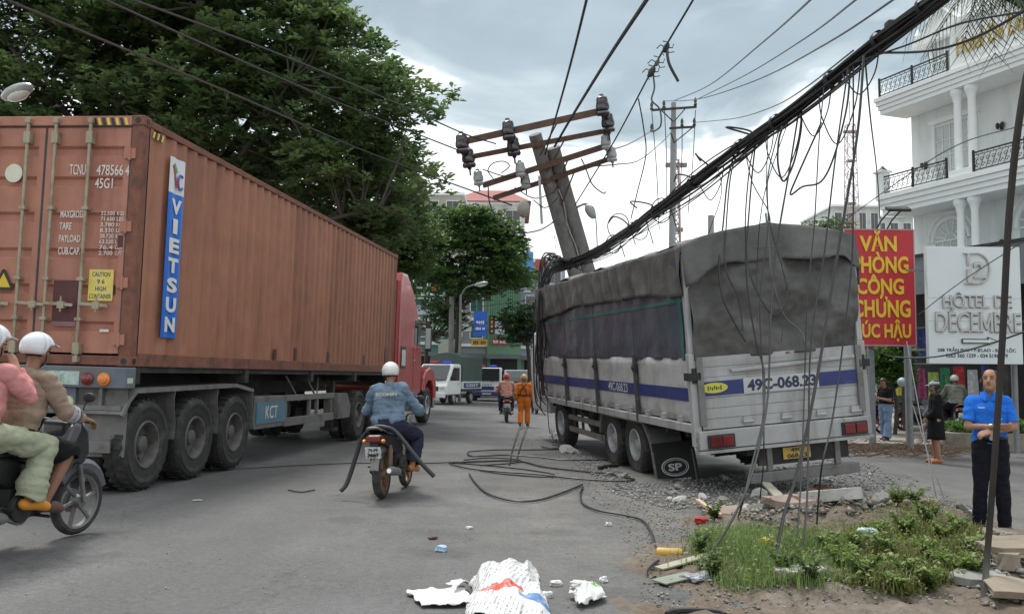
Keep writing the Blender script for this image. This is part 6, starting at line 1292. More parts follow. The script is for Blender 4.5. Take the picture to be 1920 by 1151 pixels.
# orange worker walking away
M_, p_ = place(982, 800, 8, 1.50); J = stand_joints(); J.update(anL=(-.10, -.16, .10), toL=(-.11, -.03, .05), knL=(-.10, .02, .47), anR=(.10, .12, .075), toR=(.11, .26, .03), knR=(.10, .10, .46), elL=(-.25, -.07, 1.05), wrL=(-.22, .02, .84), elR=(.25, .02, 1.04), wrR=(.2, .14, .86))
Mo = cl('orange overalls', (.62, .17, .03)); wk = person('worker in orange overalls with helmet walking on the road', M_, J, [longs(Mo, .026), pants(Mo, .024, .012, 1.0, .02)], voxel=.016, hair='short', face=True, helmet=mat('worker helmet', (.45, .30, .12), .4), shoes=mat('dark sneaker', (.05, .05, .055), .6))
W = wk['W']; R3 = M_.to_3x3(); g = MB(); g.tube([W['pv'] + R3 @ Vector((.20*math.cos(a), .15*math.sin(a), .1)) for a in np.linspace(0, 6.28, 20)[:-1]], .025, 5, closed=True)
for s_ in (-1, 1): g.tube([W['pv'] + R3 @ Vector((s_*.12, -.14, .1)), W['ch'] + R3 @ Vector((s_*.06, -.15, 0)), W['nk'] + R3 @ Vector((-s_*.08, -.08, -.02))], .018, 4)
g.build('harness', M_dark, wk['E'])
# ------------------------------------------------------------------ motorbikes
def moped(name, label, M, body, accent=None, seatc=None, plate=('', ''), group=None, headcol=None, rimm=None, detail=True, steer=0.0):
    """local x forward from the rear wheel's contact point, y left"""
    E = empty(name, M, label, 'motorbike', group); WB = 1.23; r = .285; acc = accent or body; st = seatc or M_black; rimm = rimm or M_steel
    def bw(x, w, ex=None):
        e = empty('wheel'); e.parent = E; e.location = (x, 0, r)
        if ex: e.rotation_euler = (0, 0, ex)
        g = MB(); g.lathe([(r*.80, -w*.45), (r*.9, -w*.5), (r*.97, -w*.3), (r, 0), (r*.97, w*.3), (r*.9, w*.5), (r*.80, w*.45)], (0, 0, 0), (0, 1, 0), 28, True); g.build('tyre', M_tyre, e, smooth=True)
        g = MB(); g.lathe([(r*.81, -w*.4), (r*.75, -w*.3), (r*.75, w*.3), (r*.81, w*.4)], (0, 0, 0), (0, 1, 0), 28, True); g.lathe([(.05, -.06), (.06, 0), (.05, .06)], (0, 0, 0), (0, 1, 0), 12); g.build('rim', rimm, e, smooth=True)
        g = MB()
        for k in range(6): a = k*math.pi/3; g.bar((.04*math.cos(a), 0, .04*math.sin(a)), (r*.77*math.cos(a+.25), 0, r*.77*math.sin(a+.25)), .022, .03, up=(0, 1, 0))
        g.lathe([(.10, .055), (.10, .062)], (0, 0, 0), (0, 1, 0), 16); g.build('spokes', rimm, e)
        return e
    bw(0, .10); bw(WB, .085, steer)
    g = MB(); g.prism([(.02, .62), (.28, .52), (.55, .36), (.78, .36), (.86, .5), (.62, .66), (.3, .74), (-.18, .80), (-.34, .78), (-.30, .70)], lambda u, v, w: (u, w, v), -.105, .105); g.build('body_cover', body, E, bevel=.03, seg=2)
    g = MB(); g.prism([(.55, .42), (.70, .40), (1.04, .92), (.98, .98), (.90, .95), (.72, .60)], lambda u, v, w: (u, w, v), -.15, .15); g.build('leg_shield', acc, E, bevel=.03)
    g = MB(); g.prism([(.86, .98), (1.02, 1.02), (1.16, .90), (1.20, .70), (1.13, .60), (1.02, .64), (.93, .52), (.84, .62)], lambda u, v, w: (u, w, v), -.12, .12); g.build('front_cowl', body, E, bevel=.035, seg=2)
    def seat(u, v):
        x = -.26+.92*u; a = math.pi*v; zz = .80-.05*math.sin(u*3.0)+.04*(1-u); return (x, .125*(1-.35*u)*math.cos(a), zz+.035*math.sin(a)-.02)
    g = MB(); g.grid(seat, 14, 8); g.build('seat', st, E, smooth=True, solid=.02)
    g = MB(); g.box((.30, -.12, .26), (.66, .12, .50)); g.cyl((.52, -.19, .40), (.52, .19, .40), .085, n=14); g.cyl((.36, -.15, .36), (.36, -.2, .36), .11, n=16); en = g.build('engine', M_dark, E, bevel=.01)
    g = MB(); g.bar((0, -.075, .285), (.42, -.075, .36), .03, .05); g.bar((0, .075, .285), (.42, .075, .36), .03, .05); g.build('swing_arm', M_steel, E)
    for s_ in (-1, 1):
        g = MB(); g.cyl((.0, s_*.10, .30), (.06, s_*.10, .64), .024, n=8); g.lathe([(.035, 0), (.035, .2)], (.02, s_*.10, .40), (.06/.34, 0, 1), 8); g.build('shock_absorber', rimm, E)
        g = MB(); g.cyl((WB, s_*.07, .285), (WB-.17, s_*.07, .86), .02, n=8); g.build('fork', M_steel, E)
    g = MB(); g.lathe([(.035, -.0), (.05, .06), (.055, .42), (.04, .47), (.02, .48)], (.22, -.165, .30), (-1, 0, .12), 14); ex = g.build('exhaust', M_steel, E, smooth=True); g = MB(); g.tube(spline([(.55, -.1, .3), (.4, -.15, .24), (.22, -.165, .30)]), .018, 6); g.build('exhaust_pipe', M_steel, ex)
    g = MB(); g.lathe([(.03, 0), (.028, .01)], (-.26, -.165, .357), (-1, 0, .12), 12); g.build('exhaust_tip', M_chrome, ex)
    g = MB(); g.tube([(-.02+ (r+.03)*math.cos(a), 0, r+(r+.03)*math.sin(a)) for a in np.linspace(1.2, 2.9, 9)], .055, 6); g.build('rear_fender', acc if detail else M_black, E, smooth=True)
    g = MB(); g.tube([(WB+(r+.025)*math.cos(a), 0, r+(r+.025)*math.sin(a)) for a in np.linspace(.35, 2.5, 10)], .052, 6); g.build('front_fender', acc, E, smooth=True)
    g = MB(); g.box((-.37, -.085, .70), (-.30, .085, .78)); tl = g.build('tail_light', M_redlamp, E, bevel=.02)
    for s_ in (-1, 1): g = MB(); g.ell((-.33, s_*.115, .715), (.04, .03, .025), 8); g.build('turn_signal', M_orange_l, E, smooth=True)
    g = MB(); g.cbox((0, 0, 0), (.008, .19, .14), Matrix.Translation((-.36, 0, .58)) @ Matrix.Rotation(R(-18), 4, 'Y')); pl = g.build('number_plate', mat('plate white', (.62, .64, .64), .5, var=.1), E, bevel=.002)
    if plate[0]:
        text('plate_text', plate[0], (-.3775, 0, .61), (0, -1, 0), (-.3, 0, .95), .12, .042, M_black, pl, .001, .03); text('plate_text', plate[1], (-.3605, 0, .553), (0, -1, 0), (-.3, 0, .95), .145, .05, M_black, pl, .001, .03)
    g = MB(); g.bar((-.30, 0, .73), (-.35, 0, .55), .10, .02); g.build('plate_bracket', M_black, E)
    g = MB(); g.tube(spline([(-.30, -.09, .84), (-.36, -.06, .87), (-.37, 0, .875), (-.36, .06, .87), (-.30, .09, .84), (-.1, .115, .80)]), .014, 6); g.build('grab_rail', M_steel, E)
    g = MB(); g.ell((1.02, 0, .93), (.13, .13, .10), 12); hc = g.build('handlebar_cover', acc, E, smooth=True); g = MB(); g.ell((1.12, 0, .93), (.05, .09, .06), 12); g.build('headlight', M_clear_l, hc, smooth=True)
    g = MB(); g.tube(spline([(.86, -.34, 1.0), (.90, -.2, 1.0), (.98, -.06, .97), (.98, .06, .97), (.90, .2, 1.0), (.86, .34, 1.0)]), .013, 6); hb = g.build('handlebar', M_steel, E, smooth=True)
    for s_ in (-1, 1):
        g = MB(); g.cyl((.86, s_*.34, 1.0), (.893, s_*.23, 1.0), .019, n=8); g.build('grip', M_black, hb)
        g = MB(); g.tube([(.91, s_*.19, 1.0), (.89, s_*.25, 1.12), (.86, s_*.30, 1.17)], .006, 5); mr_ = g.build('mirror', M_black, E); g = MB(); g.ell((.855, s_*.31, 1.19), (.015, .06, .04), 10); g.build('mirror_head', M_black, mr_, smooth=True)
        g = MB(); g.tube([(.935, s_*.21, .985), (.96, s_*.28, .98), (.94, s_*.33, .97)], .006, 5); g.build('lever', M_steel, hb)
        g = MB(); g.cyl((.60, s_*.08, .27), (.60, s_*.25, .27), .014, n=6); g.build('foot_peg', M_black, E)
        g = MB(); g.cyl((.24, s_*.12, .36), (.24, s_*.24, .36), .012, n=6); g.build('passenger_peg', M_black, E)
    return E
def bike_frame(x, y, head, lean=0): return Matrix.Translation((x, y, gz(x))) @ Matrix.Rotation(R(head), 4, 'Z') @ Matrix.Rotation(R(lean), 4, 'X')
def ride_joints(**k):
    J = dict(pv=(.36, 0, .87), ch=(.44, 0, 1.20), nk=(.475, 0, 1.37), hd=(.52, 0, 1.52), shL=(.45, .18, 1.31), shR=(.45, -.18, 1.31), elL=(.62, .29, 1.08), elR=(.62, -.29, 1.08), wrL=(.82, .31, 1.02), wrR=(.82, -.31, 1.02),
             hpL=(.38, .09, .85), hpR=(.38, -.09, .85), knL=(.80, .20, .74), knR=(.80, -.20, .74), anL=(.62, .17, .36), anR=(.62, -.17, .36), toL=(.78, .19, .30), toR=(.78, -.19, .30)); J.update(k); return J
RB = dict(look=(1, 0, -.05), curlL=(.2, 0, -1), curlR=(.2, 0, -1))
# nearest one from behind: rider in a blue work jacket
q = gnd(716, 934); FB = bike_frame(q.x, q.y, 90-7, -2) @ Matrix.Diagonal((.95, .95, .95, 1))
moped('moped', 'black moped with red tail lamp and rusty exhaust seen from behind', FB, mat('worn dark bike paint', (.03, .028, .03), .4, var=.2), mat('dull silver bike trim', (.22, .21, .20), .5, .2, var=.2), plate=('79-F9', '3667'), rimm=mat('rusty rim', (.22, .14, .09), .6, .4, var=.3))
rb = person('moped rider in faded blue work jacket and white helmet seen from behind', FB, ride_joints(elL=(.56, .33, 1.05), elR=(.56, -.33, 1.05), knR=(.78, -.27, .70), anR=(.60, -.24, .33), toR=(.74, -.28, .28), anL=(.50, .2, .22), toL=(.62, .26, .17), knL=(.78, .23, .66)), [longs(cl('faded blue jacket', (.155, .215, .285)), .024, .026), pants(cl('dark navy trousers', (.03, .03, .055)), .024, .014, .85, .03)], voxel=.011, helmet=mat('white helmet', (.70, .69, .66), .35, var=.08, ns=6), shoes=mat('tan sandal', (.45, .17, .05), .6), girth=1.1, **RB)
W = rb['W']; R3 = FB.to_3x3(); text('jacket_print', 'ECOMIN', W['ch'] + R3 @ Vector((-.158, 0, .06)), R3 @ Vector((0, -1, 0)), R3 @ Vector((.2, 0, 1)), .26, .04, mat('cream print', (.5, .46, .33), .8), rb['E'], .002, .04)
g = MB(); q = FB.inverted()
hose = spline([FB @ Vector(v) for v in ((-.30, .42, .13), (-.24, .36, .22), (-.16, .28, .50), (-.10, .21, .74), (-.08, .08, .86), (-.08, -.08, .86), (-.08, -.22, .79), (-.18, -.50, .48), (-.22, -.70, .28))], 6)
g.tube(hose, .026, 8); o_ = g.build('hose', M_black, smooth=True, loc=hose[0]); tag(o_, 'thick black hose slung across the rear of the moped', 'hose')
# left edge: bike with two people
FL = bike_frame(-3.72-.2*1.23, 7.84-.98*1.23, 78, 3)
moped('moped', 'dark scooter with silver front fork carrying two people at photo edge', FL, mat('black bike paint', (.022, .022, .025), .3, var=.1, coat=.4), mat('graphite bike trim', (.13, .13, .15), .35, .2, var=.15), steer=R(-4))
Mtan = cl('tan knit jumper', (.30, .22, .165)); RL = dict(look=(.9, -.25, -.05), curlL=(.2, 0, -1), curlR=(.2, 0, -1))
rl = person('scooter rider in tan striped jumper and white helmet', FL, ride_joints(hd=(.60, 0, 1.54), nk=(.55, 0, 1.385), ch=(.50, 0, 1.21), pv=(.40, 0, .88), shL=(.53, .17, 1.31), shR=(.53, -.17, 1.31)), [longs(Mtan, .02, .024), pants(cl('black shorts', (.015, .015, .017)), .03, .012, .12, .0)], voxel=.0105, helmet=mat('white glossy helmet', (.72, .73, .76), .22, var=.05, coat=.4), shoes=mat('brown sandal', (.13, .07, .05), .7), skin=M_skin2, **RL)
W = rl['W']
for t0, t1, c in ((.12, .24, (.42, .40, .42)), (.30, .42, (.46, .46, .48)), (.50, .58, (.17, .15, .15))):
    for s_ in ('R', 'L'): g = MB(); a, b_ = W['el'+s_].lerp(W['wr'+s_], t0), W['el'+s_].lerp(W['wr'+s_], t1); g.cyl(a, b_, .076-.018*t0, .076-.018*t1, n=18); g.build('sleeve_stripe', cl('stripe %s' % (c,), c), rl['E'], smooth=True)
pl_ = person('pillion passenger in pink shirt and khaki trousers behind the scooter rider', FL, ride_joints(pv=(.02, 0, .93), ch=(.08, 0, 1.26), nk=(.10, 0, 1.43), hd=(.13, 0, 1.58), shL=(.10, .18, 1.37), shR=(.10, -.18, 1.37), elL=(.22, .30, 1.15), elR=(.24, -.27, 1.20), wrL=(.40, .2, 1.08), wrR=(.24, -.13, 1.41), hpL=(.04, .1, .91), hpR=(.04, -.1, .91), knL=(.48, .24, .82), knR=(.48, -.24, .82), anL=(.34, .22, .42), anR=(.36, -.24, .42), toL=(.50, .24, .36), toR=(.52, -.27, .36)), [longs(cl('pink shirt', (.60, .25, .25)), .016, .016), pants(cl('khaki trousers', (.36, .38, .27)), .026, .026, 1.0, .045)], voxel=.0105, helmet=mat('white glossy helmet', (.72, .73, .76), .22), shoes=mat('orange sandal', (.68, .28, .03), .6), **RL)
# down the street
def scaled(px, py, head, s, lean=0):
    p = gnd(px, py); return Matrix.Translation(p) @ Matrix.Rotation(R(head), 4, 'Z') @ Matrix.Diagonal((s, s, s, 1))
def rider(px, py, head, s, lab_b, lab_p, bodyc, top, bot, helm, plate=('', ''), group='riders down the street', long_=True):
    Fm = scaled(px, py, head, s); moped('moped', lab_b, Fm, bodyc, group='mopeds down the street', plate=plate, detail=False)
    return person(lab_p, Fm, ride_joints(), [longs(top, .03, .015) if long_ else tee(top, .8, .03), pants(bot, .024, .012, .95, .02)], voxel=.016, helmet=helm, shoes=M_black, group=group, **RB)
Mbk = mat('black bike paint', (.022, .022, .025), .3)
rider(950, 792, 92, .93, 'black moped with red tail lamp beside the orange worker', 'rider in pink shirt and red helmet seen from behind', Mbk, cl('dusty pink shirt', (.52, .25, .20)), cl('dark navy trousers', (.03, .03, .055)), mat('red helmet', (.45, .05, .06), .35))
rider(1006, 776, 97, .92, 'moped half hidden behind the orange worker', 'rider in brown top half hidden behind the orange worker', mat('wine red paint', (.20, .03, .05), .3), cl('rust brown top', (.30, .12, .07)), cl('teal trousers', (.03, .10, .12)), mat('maroon helmet', (.22, .03, .06), .35))
rider(1021, 758, -88, .94, 'oncoming moped close to the truck front', 'oncoming rider in orange jacket close to the truck front', Mbk, cl('amber jacket', (.60, .20, .03)), cl('black trousers', (.012, .012, .018)), mat('pale helmet', (.55, .55, .55), .35))
# parked on the right, and a seated person in grey
PK = 'motorbikes parked by the red sign'
Mrb = mat('red sport rim', (.35, .03, .04), .4); 
for px, py, head, lab, bc, rm_ in ((1652, 812, 205, 'dark parked motorbike with red wheel behind person in pale jeans', Mbk, Mrb), (1692, 806, 20, 'silver and black parked motorbike with red front wheel', mat('silver bike paint', (.35, .35, .38), .3, .3), Mrb), (1728, 795, 160, 'black parked motorbike with chrome wheel beside the sign posts', Mbk, M_chrome), (1664, 768, 190, 'black motorbike in the back row below the bush', Mbk, None), (1700, 764, 170, 'second black motorbike in the back row', Mbk, None), (1735, 766, 200, 'dark motorbike in the back row nearest the market stall', Mbk, None)):
    p = gnd(px, py, .12); moped('motorbike', lab, Matrix.Translation(p) @ Matrix.Rotation(R(head), 4, 'Z') @ Matrix.Rotation(R(6), 4, 'X'), bc, group=PK, rimm=rm_, steer=R(15))
for k, (px, c) in enumerate(((1657, (.55, .52, .45)), (1692, (.28, .38, .42)))):
    p = at(px, 704 if k == 0 else 716, 27.5-4*k); E = MB(); E.ell(p, (.13, .14, .12), 12); o_ = E.build('helmet', mat('helmet %d' % k, c, .4), smooth=True, loc=p); tag(o_, ('cream helmet resting on a back row motorbike', 'grey blue helmet resting on a front motorbike')[k], 'helmet')
p = gnd(1800, 818, .12); FG = Matrix.Translation(p) @ Matrix.Rotation(R(75), 4, 'Z'); moped('motorbike', 'dark motorbike ridden by person in grey jacket behind planter', FG, Mbk, group=PK)
person('person in grey jacket and pale cap on motorbike behind planter', FG, ride_joints(), [longs(cl('olive grey jacket', (.20, .20, .17)), .035, .02), pants(cl('black trousers', (.012, .012, .018)), .02)], voxel=.013, helmet=mat('cream helmet', (.5, .5, .45), .4), shoes=M_black, **RB)
# ------------------------------------------------------------------ vehicles down the street
def small_truck(name, label, M, paint, tarp=None, bar=True, words=None, lower=None, cargo_h=1.55, group=None, Wd=1.55, Lc=1.55, Lb=2.3, H=1.75):
    """local x forward, origin under the middle of the front axle; cab over the front wheels"""
    E = empty(name, M, label, 'truck', group); w = Wd/2
    g = MB(); g.prism([(-.75, .42), (-.75, H), (-.62, H+.05), (.15, H+.03), (.72, .98), (.86, .80), (.88, .42)], lambda u, v, q: (u, q, v), -w, w); g.build('cab', paint, E, bevel=.06, seg=3)
    a = math.atan2(H-.98, -.57); M_ = Matrix.Translation((.455, 0, (H+1.02)/2+.02)) @ Matrix.Rotation(-math.atan2(.57, H-.98), 4, 'Y')
    g = MB(); hh = math.hypot(.57, H-.98)/2-.07; g.box((-.012, -w+.12, -hh), (.03, w-.12, hh), M_); ws = g.build('windshield', M_glass, E, bevel=.01)
    for y in (-.35, .25): g = MB(); g.bar((.70, y, 1.02), (.52, y+.3, 1.3), .012, .02); g.build('wiper', M_black, ws)
    for s_ in (-1, 1):
        g = MB(); g.prism([(-.55, 1.05), (-.55, H-.12), (.12, H-.12), (.52, 1.05)], lambda u, v, q: (u, q, v), s_*w-.006, s_*w+.006); g.build('side_window', M_glass, E)
        g = MB(); g.prism([(-.62, .46), (-.62, 1.0), (.56, 1.0), (.56, .5)], lambda u, v, q: (u, q, v), s_*w-.004, s_*w+.004); d = g.build('door', paint, E); g = MB(); g.cbox((-.45, s_*(w+.012), .92), (.14, .02, .03)); g.build('handle', M_black, d)
        g = MB(); g.ell((.845, s_*(w-.22), .74), (.05, .15, .10), 12); g.build('headlight', M_clear_l, E, smooth=True)
        g = MB(); g.tube([(.5, s_*w, 1.2), (.6, s_*(w+.16), 1.25)], .012, 5); m_ = g.build('mirror', M_black, E); g = MB(); g.cbox((.6, s_*(w+.19), 1.28), (.05, .12, .22)); g.build('mirror_head', M_black, m_, bevel=.01)
        for x in (0, -2.0-(.3 if Lb > 2.5 else 0)): wheel(E, (x, s_*(w-.1), .30), s_, .30, .17, M_rimw, n=20, deep=.03, bolts=False)
    g = MB(); g.box((.84, -w+.05, .30), (.95, w-.05, .52)); bp = g.build('bumper', lower or paint, E, bevel=.03); g = MB(); g.box((.95, -.24, .36), (.957, .24, .46)); g.build('number_plate', mat('blue plate', (.45, .47, .5), .5), bp)
    g = MB(); g.box((.872, -.38, .60), (.89, .38, .80)); g.build('grille', M_black if lower is None else lower, E)
    g = MB(); g.box((-Lb-.85, -w-.03, .55), (-.80, w+.03, .68)); g.build('bed', M_dark, E)
    if tarp:
        g = MB(); g.box((-Lb-.85, -w-.04, .68), (-.82, w+.04, 1.02)); bd = g.build('cargo_side', paint, E)
        for s_ in (-1, 1):
            g = MB(); g.box((-Lb-.7, s_*(w+.045)-.004, .72), (-.95, s_*(w+.045)+.004, .95)); sp = g.build('side_stripe', M_navy, bd)
            if words: text('side_text', words, (-Lb/2-.8, s_*(w+.052), .84), (-s_, 0, 0), (0, 0, 1), 1.5, .13, M_white, sp, .002, .03)
        g = MB(); hh = cargo_h+.75; g.prism([(-w-.05, 1.02), (-w-.06, hh-.18), (-w*.6, hh-.02), (0, hh+.04), (w*.6, hh-.02), (w+.06, hh-.18), (w+.05, 1.02)], lambda u, v, q: (q, u, v), -Lb-.88, -.80); g.build('tarpaulin', tarp, E, bevel=.02)
    else:
        g = MB(); g.prism([(-Lb-.85, .5), (-Lb-.85, H-.05), (-Lb-.7, H+.02), (-.8, H+.03), (-.8, .5)], lambda u, v, q: (u, q, v), -w, w); g.build('van_body', paint, E, bevel=.05)
        for s_ in (-1, 1): g = MB(); g.box((-Lb-.5, s_*w-.006, 1.05), (-.95, s_*w+.006, H-.15)); g.build('side_window', M_glass, E)
    if bar:
        g = MB(); g.box((-.35, -.5, H+.05), (-.05, .5, H+.09)); lb = g.build('light_bar', M_black, E)
        for y0, y1, c, es in ((-.5, -.12, (.55, .03, .06), .1), (.12, .5, (.03, .06, .7), .35)): g = MB(); g.box((-.30, y0, H+.09), (-.10, y1, H+.17)); g.build('beacon', mat('beacon %s' % (c,), c, .2, var=0, emit=c, es=es), lb, bevel=.03)
    if words: text('front_text', words, (.893, 0, .87), (0, 1, 0), (0, 0, 1), .62, .09, M_navy, E, .004, .03)
    return E
Mtg = mat('dark green canvas', (.07, .105, .09), .8, var=.15, ns=2, bump=.2, bs=8)
p = at(822, 758, 45); small_truck('mini_truck', 'white mini truck with dark green canvas cover and blue beacon', Matrix.Translation((p.x, p.y, gz(p.x))) @ Matrix.Rotation(R(-90-20), 4, 'Z') @ Matrix.Diagonal((1.1, 1.1, 1.1, 1)), M_white, Mtg, True, 'CSGT')
p = at(913, 748, 53); small_truck('police_van', 'white police van with red light bar facing down the road', Matrix.Translation((p.x, p.y, gz(p.x))) @ Matrix.Rotation(R(-90), 4, 'Z') @ Matrix.Diagonal((1.1, 1.1, 1.08, 1)), mat('cream white paint', (.62, .62, .58), .4), None, True, 'CSGT', M_navy)
p = at(972, 742, 57); small_truck('grey_van', 'grey blue van behind the riders and the orange worker', Matrix.Translation((p.x, p.y, gz(p.x))) @ Matrix.Rotation(R(-92), 4, 'Z') @ Matrix.Diagonal((1.1, 1.15, 1.05, 1)), mat('grey blue paint', (.26, .31, .34), .35, coat=.3), None, False)
p = at(878, 738, 60); small_truck('parked_van', 'white van partly hidden between mini truck and police van', Matrix.Translation((p.x, p.y, gz(p.x))) @ Matrix.Rotation(R(-90), 4, 'Z'), mat('white van paint', (.55, .57, .58), .4), None, False)
# ------------------------------------------------------------------ broken ground, weeds, rubble and litter
def field(x, y):
    f = 0.0
    for cx, cy, rx, ry, h in ((2.75, 7.3, 1.9, 1.5, .12), (3.9, 7.6, 1.7, 1.9, .14), (3.75, 9.6, 1.5, .8, .24), (2.8, 9.5, 1.1, .5, .12), (3.6, 5.9, 3.2, .75, .05), (5.6, 7.6, 1.2, 1.6, .08), (5.3, 6.4, 1.2, .8, .12)):
        r2 = ((x-cx)/rx)**2 + ((y-cy)/ry)**2; f = max(f, h*max(0, 1-r2)**.7)
    n = fbm((x*1.7, y*1.7, 4.2), 5); return f*(1+.5*n) + .05*fbm((x*5, y*5, 1), 4)*(f > .004) - .03*(1 - min(1, f*30))
def soil_z(x, y): return gz(x) + field(x, y)
g = MB(); g.grid(lambda u, v: (.4+7.2*u, 4.6+6.6*v, soil_z(.4+7.2*u, 4.6+6.6*v)-.006), 130, 120)
o_ = g.build('soil', mat('loose brown soil', (.135, .100, .072), .95, var=.35, ns=9, bump=1.0, bs=30, c2=(.175, .155, .13), c2s=1.1, c2lo=.42, c2hi=.62, c3=(.11, .065, .045), c3s=2.2, c3lo=.55, c3hi=.66), smooth=True, fixn=False); tag(o_, kind='structure')
# ---- gravel and stones
def stones(pts, sizes, seed, cols):
    rs = np.random.RandomState(seed); n = len(pts); base = np.array([(1, 0, 0), (-1, 0, 0), (0, 1, 0), (0, -1, 0), (0, 0, 1), (0, 0, -1)], float)
    fc = np.array([(0, 2, 4), (2, 1, 4), (1, 3, 4), (3, 0, 4), (2, 0, 5), (1, 2, 5), (3, 1, 5), (0, 3, 5)])
    V = base[None]*rs.uniform(.6, 1.25, (n, 6, 1)) + rs.normal(0, .18, (n, 6, 3)); a = rs.rand(n)*6.28; c, s = np.cos(a), np.sin(a); x, y = V[..., 0].copy(), V[..., 1].copy()
    V[..., 0] = x*c[:, None]-y*s[:, None]; V[..., 1] = x*s[:, None]+y*c[:, None]; V[..., 2] *= .65
    V = V*np.array(sizes)[:, None, None] + np.array(pts)[:, None]; Fc = (fc[None]+6*np.arange(n)[:, None, None]).reshape(-1, 3); T = np.repeat(np.array(cols), 6, 0)
    return V.reshape(-1, 3), Fc, T
def stonemat():
    m = leafmat('crushed stone', trans=0.0, rough=.9); return m
r = random.Random(5); zones = [([(1030, 800), (1060, 815), (1130, 865), (1200, 905), (1300, 900), (1420, 880), (1560, 862), (1640, 870), (1680, 905), (1560, 935), (1400, 950), (1260, 955), (1150, 925), (1090, 880), (1030, 830)], 5200, (.010, .032)), ([(960, 800), (1040, 795), (1140, 880), (1290, 960), (1290, 1010), (1150, 960), (1040, 900), (960, 840)], 1500, (.006, .018)), ([(1500, 930), (1700, 890), (1850, 960), (1800, 985), (1600, 960)], 900, (.008, .03)), ([(1150, 960), (1300, 970), (1320, 1060), (1230, 1100), (1180, 1040)], 800, (.005, .014)), ([(1200, 1090), (1900, 1100), (1900, 1150), (1200, 1150)], 900, (.005, .018)), ([(1330, 940), (1700, 940), (1720, 990), (1400, 1000)], 1500, (.012, .05)), ([(1460, 925), (1560, 920), (1720, 930), (1760, 985), (1600, 1000), (1470, 990)], 900, (.02, .075)), ([(1840, 1010), (1920, 1010), (1920, 1150), (1830, 1150)], 500, (.01, .05)), ([(1300, 985), (1850, 1000), (1860, 1120), (1300, 1120)], 900, (.006, .025)), ([(0, 860), (700, 830), (1300, 900), (1250, 1150), (0, 1150)], 420, (.003, .009))]
P_, S_, C_ = [], [], []
for poly, n, (a, b) in zones:
    k = 0
    while k < n:
        x, y = r.uniform(min(p[0] for p in poly), max(p[0] for p in poly)), r.uniform(min(p[1] for p in poly), max(p[1] for p in poly))
        if not inside(poly, x, y): continue
        k += 1; p = gnd(x, y); s = a*(b/a)**(r.random()**2.2); z = max(gz(p.x), soil_z(p.x, p.y)); q = r.uniform(.12, .36); warm = r.uniform(0, .2) if y < 930 else r.uniform(.1, .5) if b < .06 else r.uniform(.5, 1.6)
        P_.append((p.x, p.y, z+s*.3)); S_.append(s); C_.append((q*(1+.15*warm)*(1-.25*max(0, warm-.5)), q*(1-.35*max(0, warm-.5)), q*(1-.35*warm)))
V, Fc, T = stones(P_, S_, 3, C_); o_ = numesh('gravel', V, Fc, stonemat(), tint=T); tag(o_, 'grey broken gravel spread round the crashed truck', 'gravel', kind='stuff')
def rock_mesh(seed, c):
    bm = bmesh.new(); bmesh.ops.create_icosphere(bm, subdivisions=2, radius=1)
    for v in bm.verts: v.co *= 1+.45*fbm(v.co*1.2+Vector((seed*7, 0, 0)), 3); v.co.z *= .62; v.co.x *= 1.2
    for k in range(3):
        n = Vector((math.sin(seed*3+k*2), math.cos(seed*5+k*3), .4*math.sin(k+seed))).normalized(); geom = bm.verts[:]+bm.edges[:]+bm.faces[:]; bmesh.ops.bisect_plane(bm, geom=geom, plane_co=n*.72, plane_no=n, clear_outer=True); ed = [e for e in bm.edges if e.is_boundary]
        if ed: bmesh.ops.contextual_create(bm, geom=ed)
    me = bpy.data.meshes.new('concrete_chunk'); bm.to_mesh(me); bm.free(); me.materials.append(c); return me
Mrk = mat('broken concrete', (.27, .26, .245), .9, var=.25, ns=6, bump=.6, bs=14); Mrk2 = mat('pale plaster lump', (.44, .43, .41), .9, var=.15, ns=6, bump=.5, bs=14); Mrk3 = mat('brown clod', (.165, .085, .055), .95, var=.3, ns=6, bump=.8, bs=12)
rocks = [rock_mesh(i, (Mrk, Mrk, Mrk2, Mrk3)[i % 4]) for i in range(8)]; r = random.Random(9)
def chunk(px, py, s, mi, label, group='chunks in the rubble'):
    p = gnd(px, py); o = bpy.data.objects.new('concrete_chunk', rocks[mi]); col.objects.link(o); z = max(gz(p.x), soil_z(p.x, p.y)); o.location = (p.x, p.y, z+s*.3); o.scale = (s, s, s); o.rotation_euler = (r.uniform(-.3, .3), r.uniform(-.3, .3), r.uniform(0, 6)); return tag(o, label, 'rubble', group)
chunk(1274, 941, .085, 2, 'white lump on gravel by the mudflap, in front of the truck'); chunk(1066, 849, .17, 2, 'largest pale concrete block lying by the road cable loops'); chunk(1590, 968, .20, 6, 'biggest pale lump at the edge of the weeds'); chunk(1545, 962, .14, 0, 'grey chunk at the soil heap beside biggest pale lump'); chunk(1650, 955, .15, 3, 'largest brown clod topping the soil heap'); chunk(1540, 940, .12, 7, 'brown clod behind the leaning plank')
lab = {0: 'grey concrete chunk among the rubble near truck', 1: 'grey concrete chunk among the rubble near truck', 2: 'pale plaster chunk among the rubble near truck', 3: 'brown clod of earth in the rubble'}
for i in range(96):
    poly = zones[0][0] if i % 2 else [(1330, 935), (1480, 925), (1720, 930), (1800, 985), (1600, 990), (1400, 990)]
    while True:
        x, y = r.uniform(1040, 1800), r.uniform(800, 990)
        if inside(poly, x, y): break
    mi = r.randrange(8) if not i % 2 else r.choice((0, 1, 4, 5, 2)); chunk(x, y, r.uniform(.03, .075 if i % 2 else .13), mi, lab[mi % 4])
for i in range(44):
    x, y = r.gauss(1600, 62), r.gauss(955, 16)
    if 1470 < x < 1740 and 922 < y < 990: chunk(x, y, r.uniform(.05, .15), r.choice((3, 7)), 'reddish brown clod in the soil heap behind the weeds' if i else 'crumbling clod on the soil heap behind the weeds', 'clods of the soil heap')
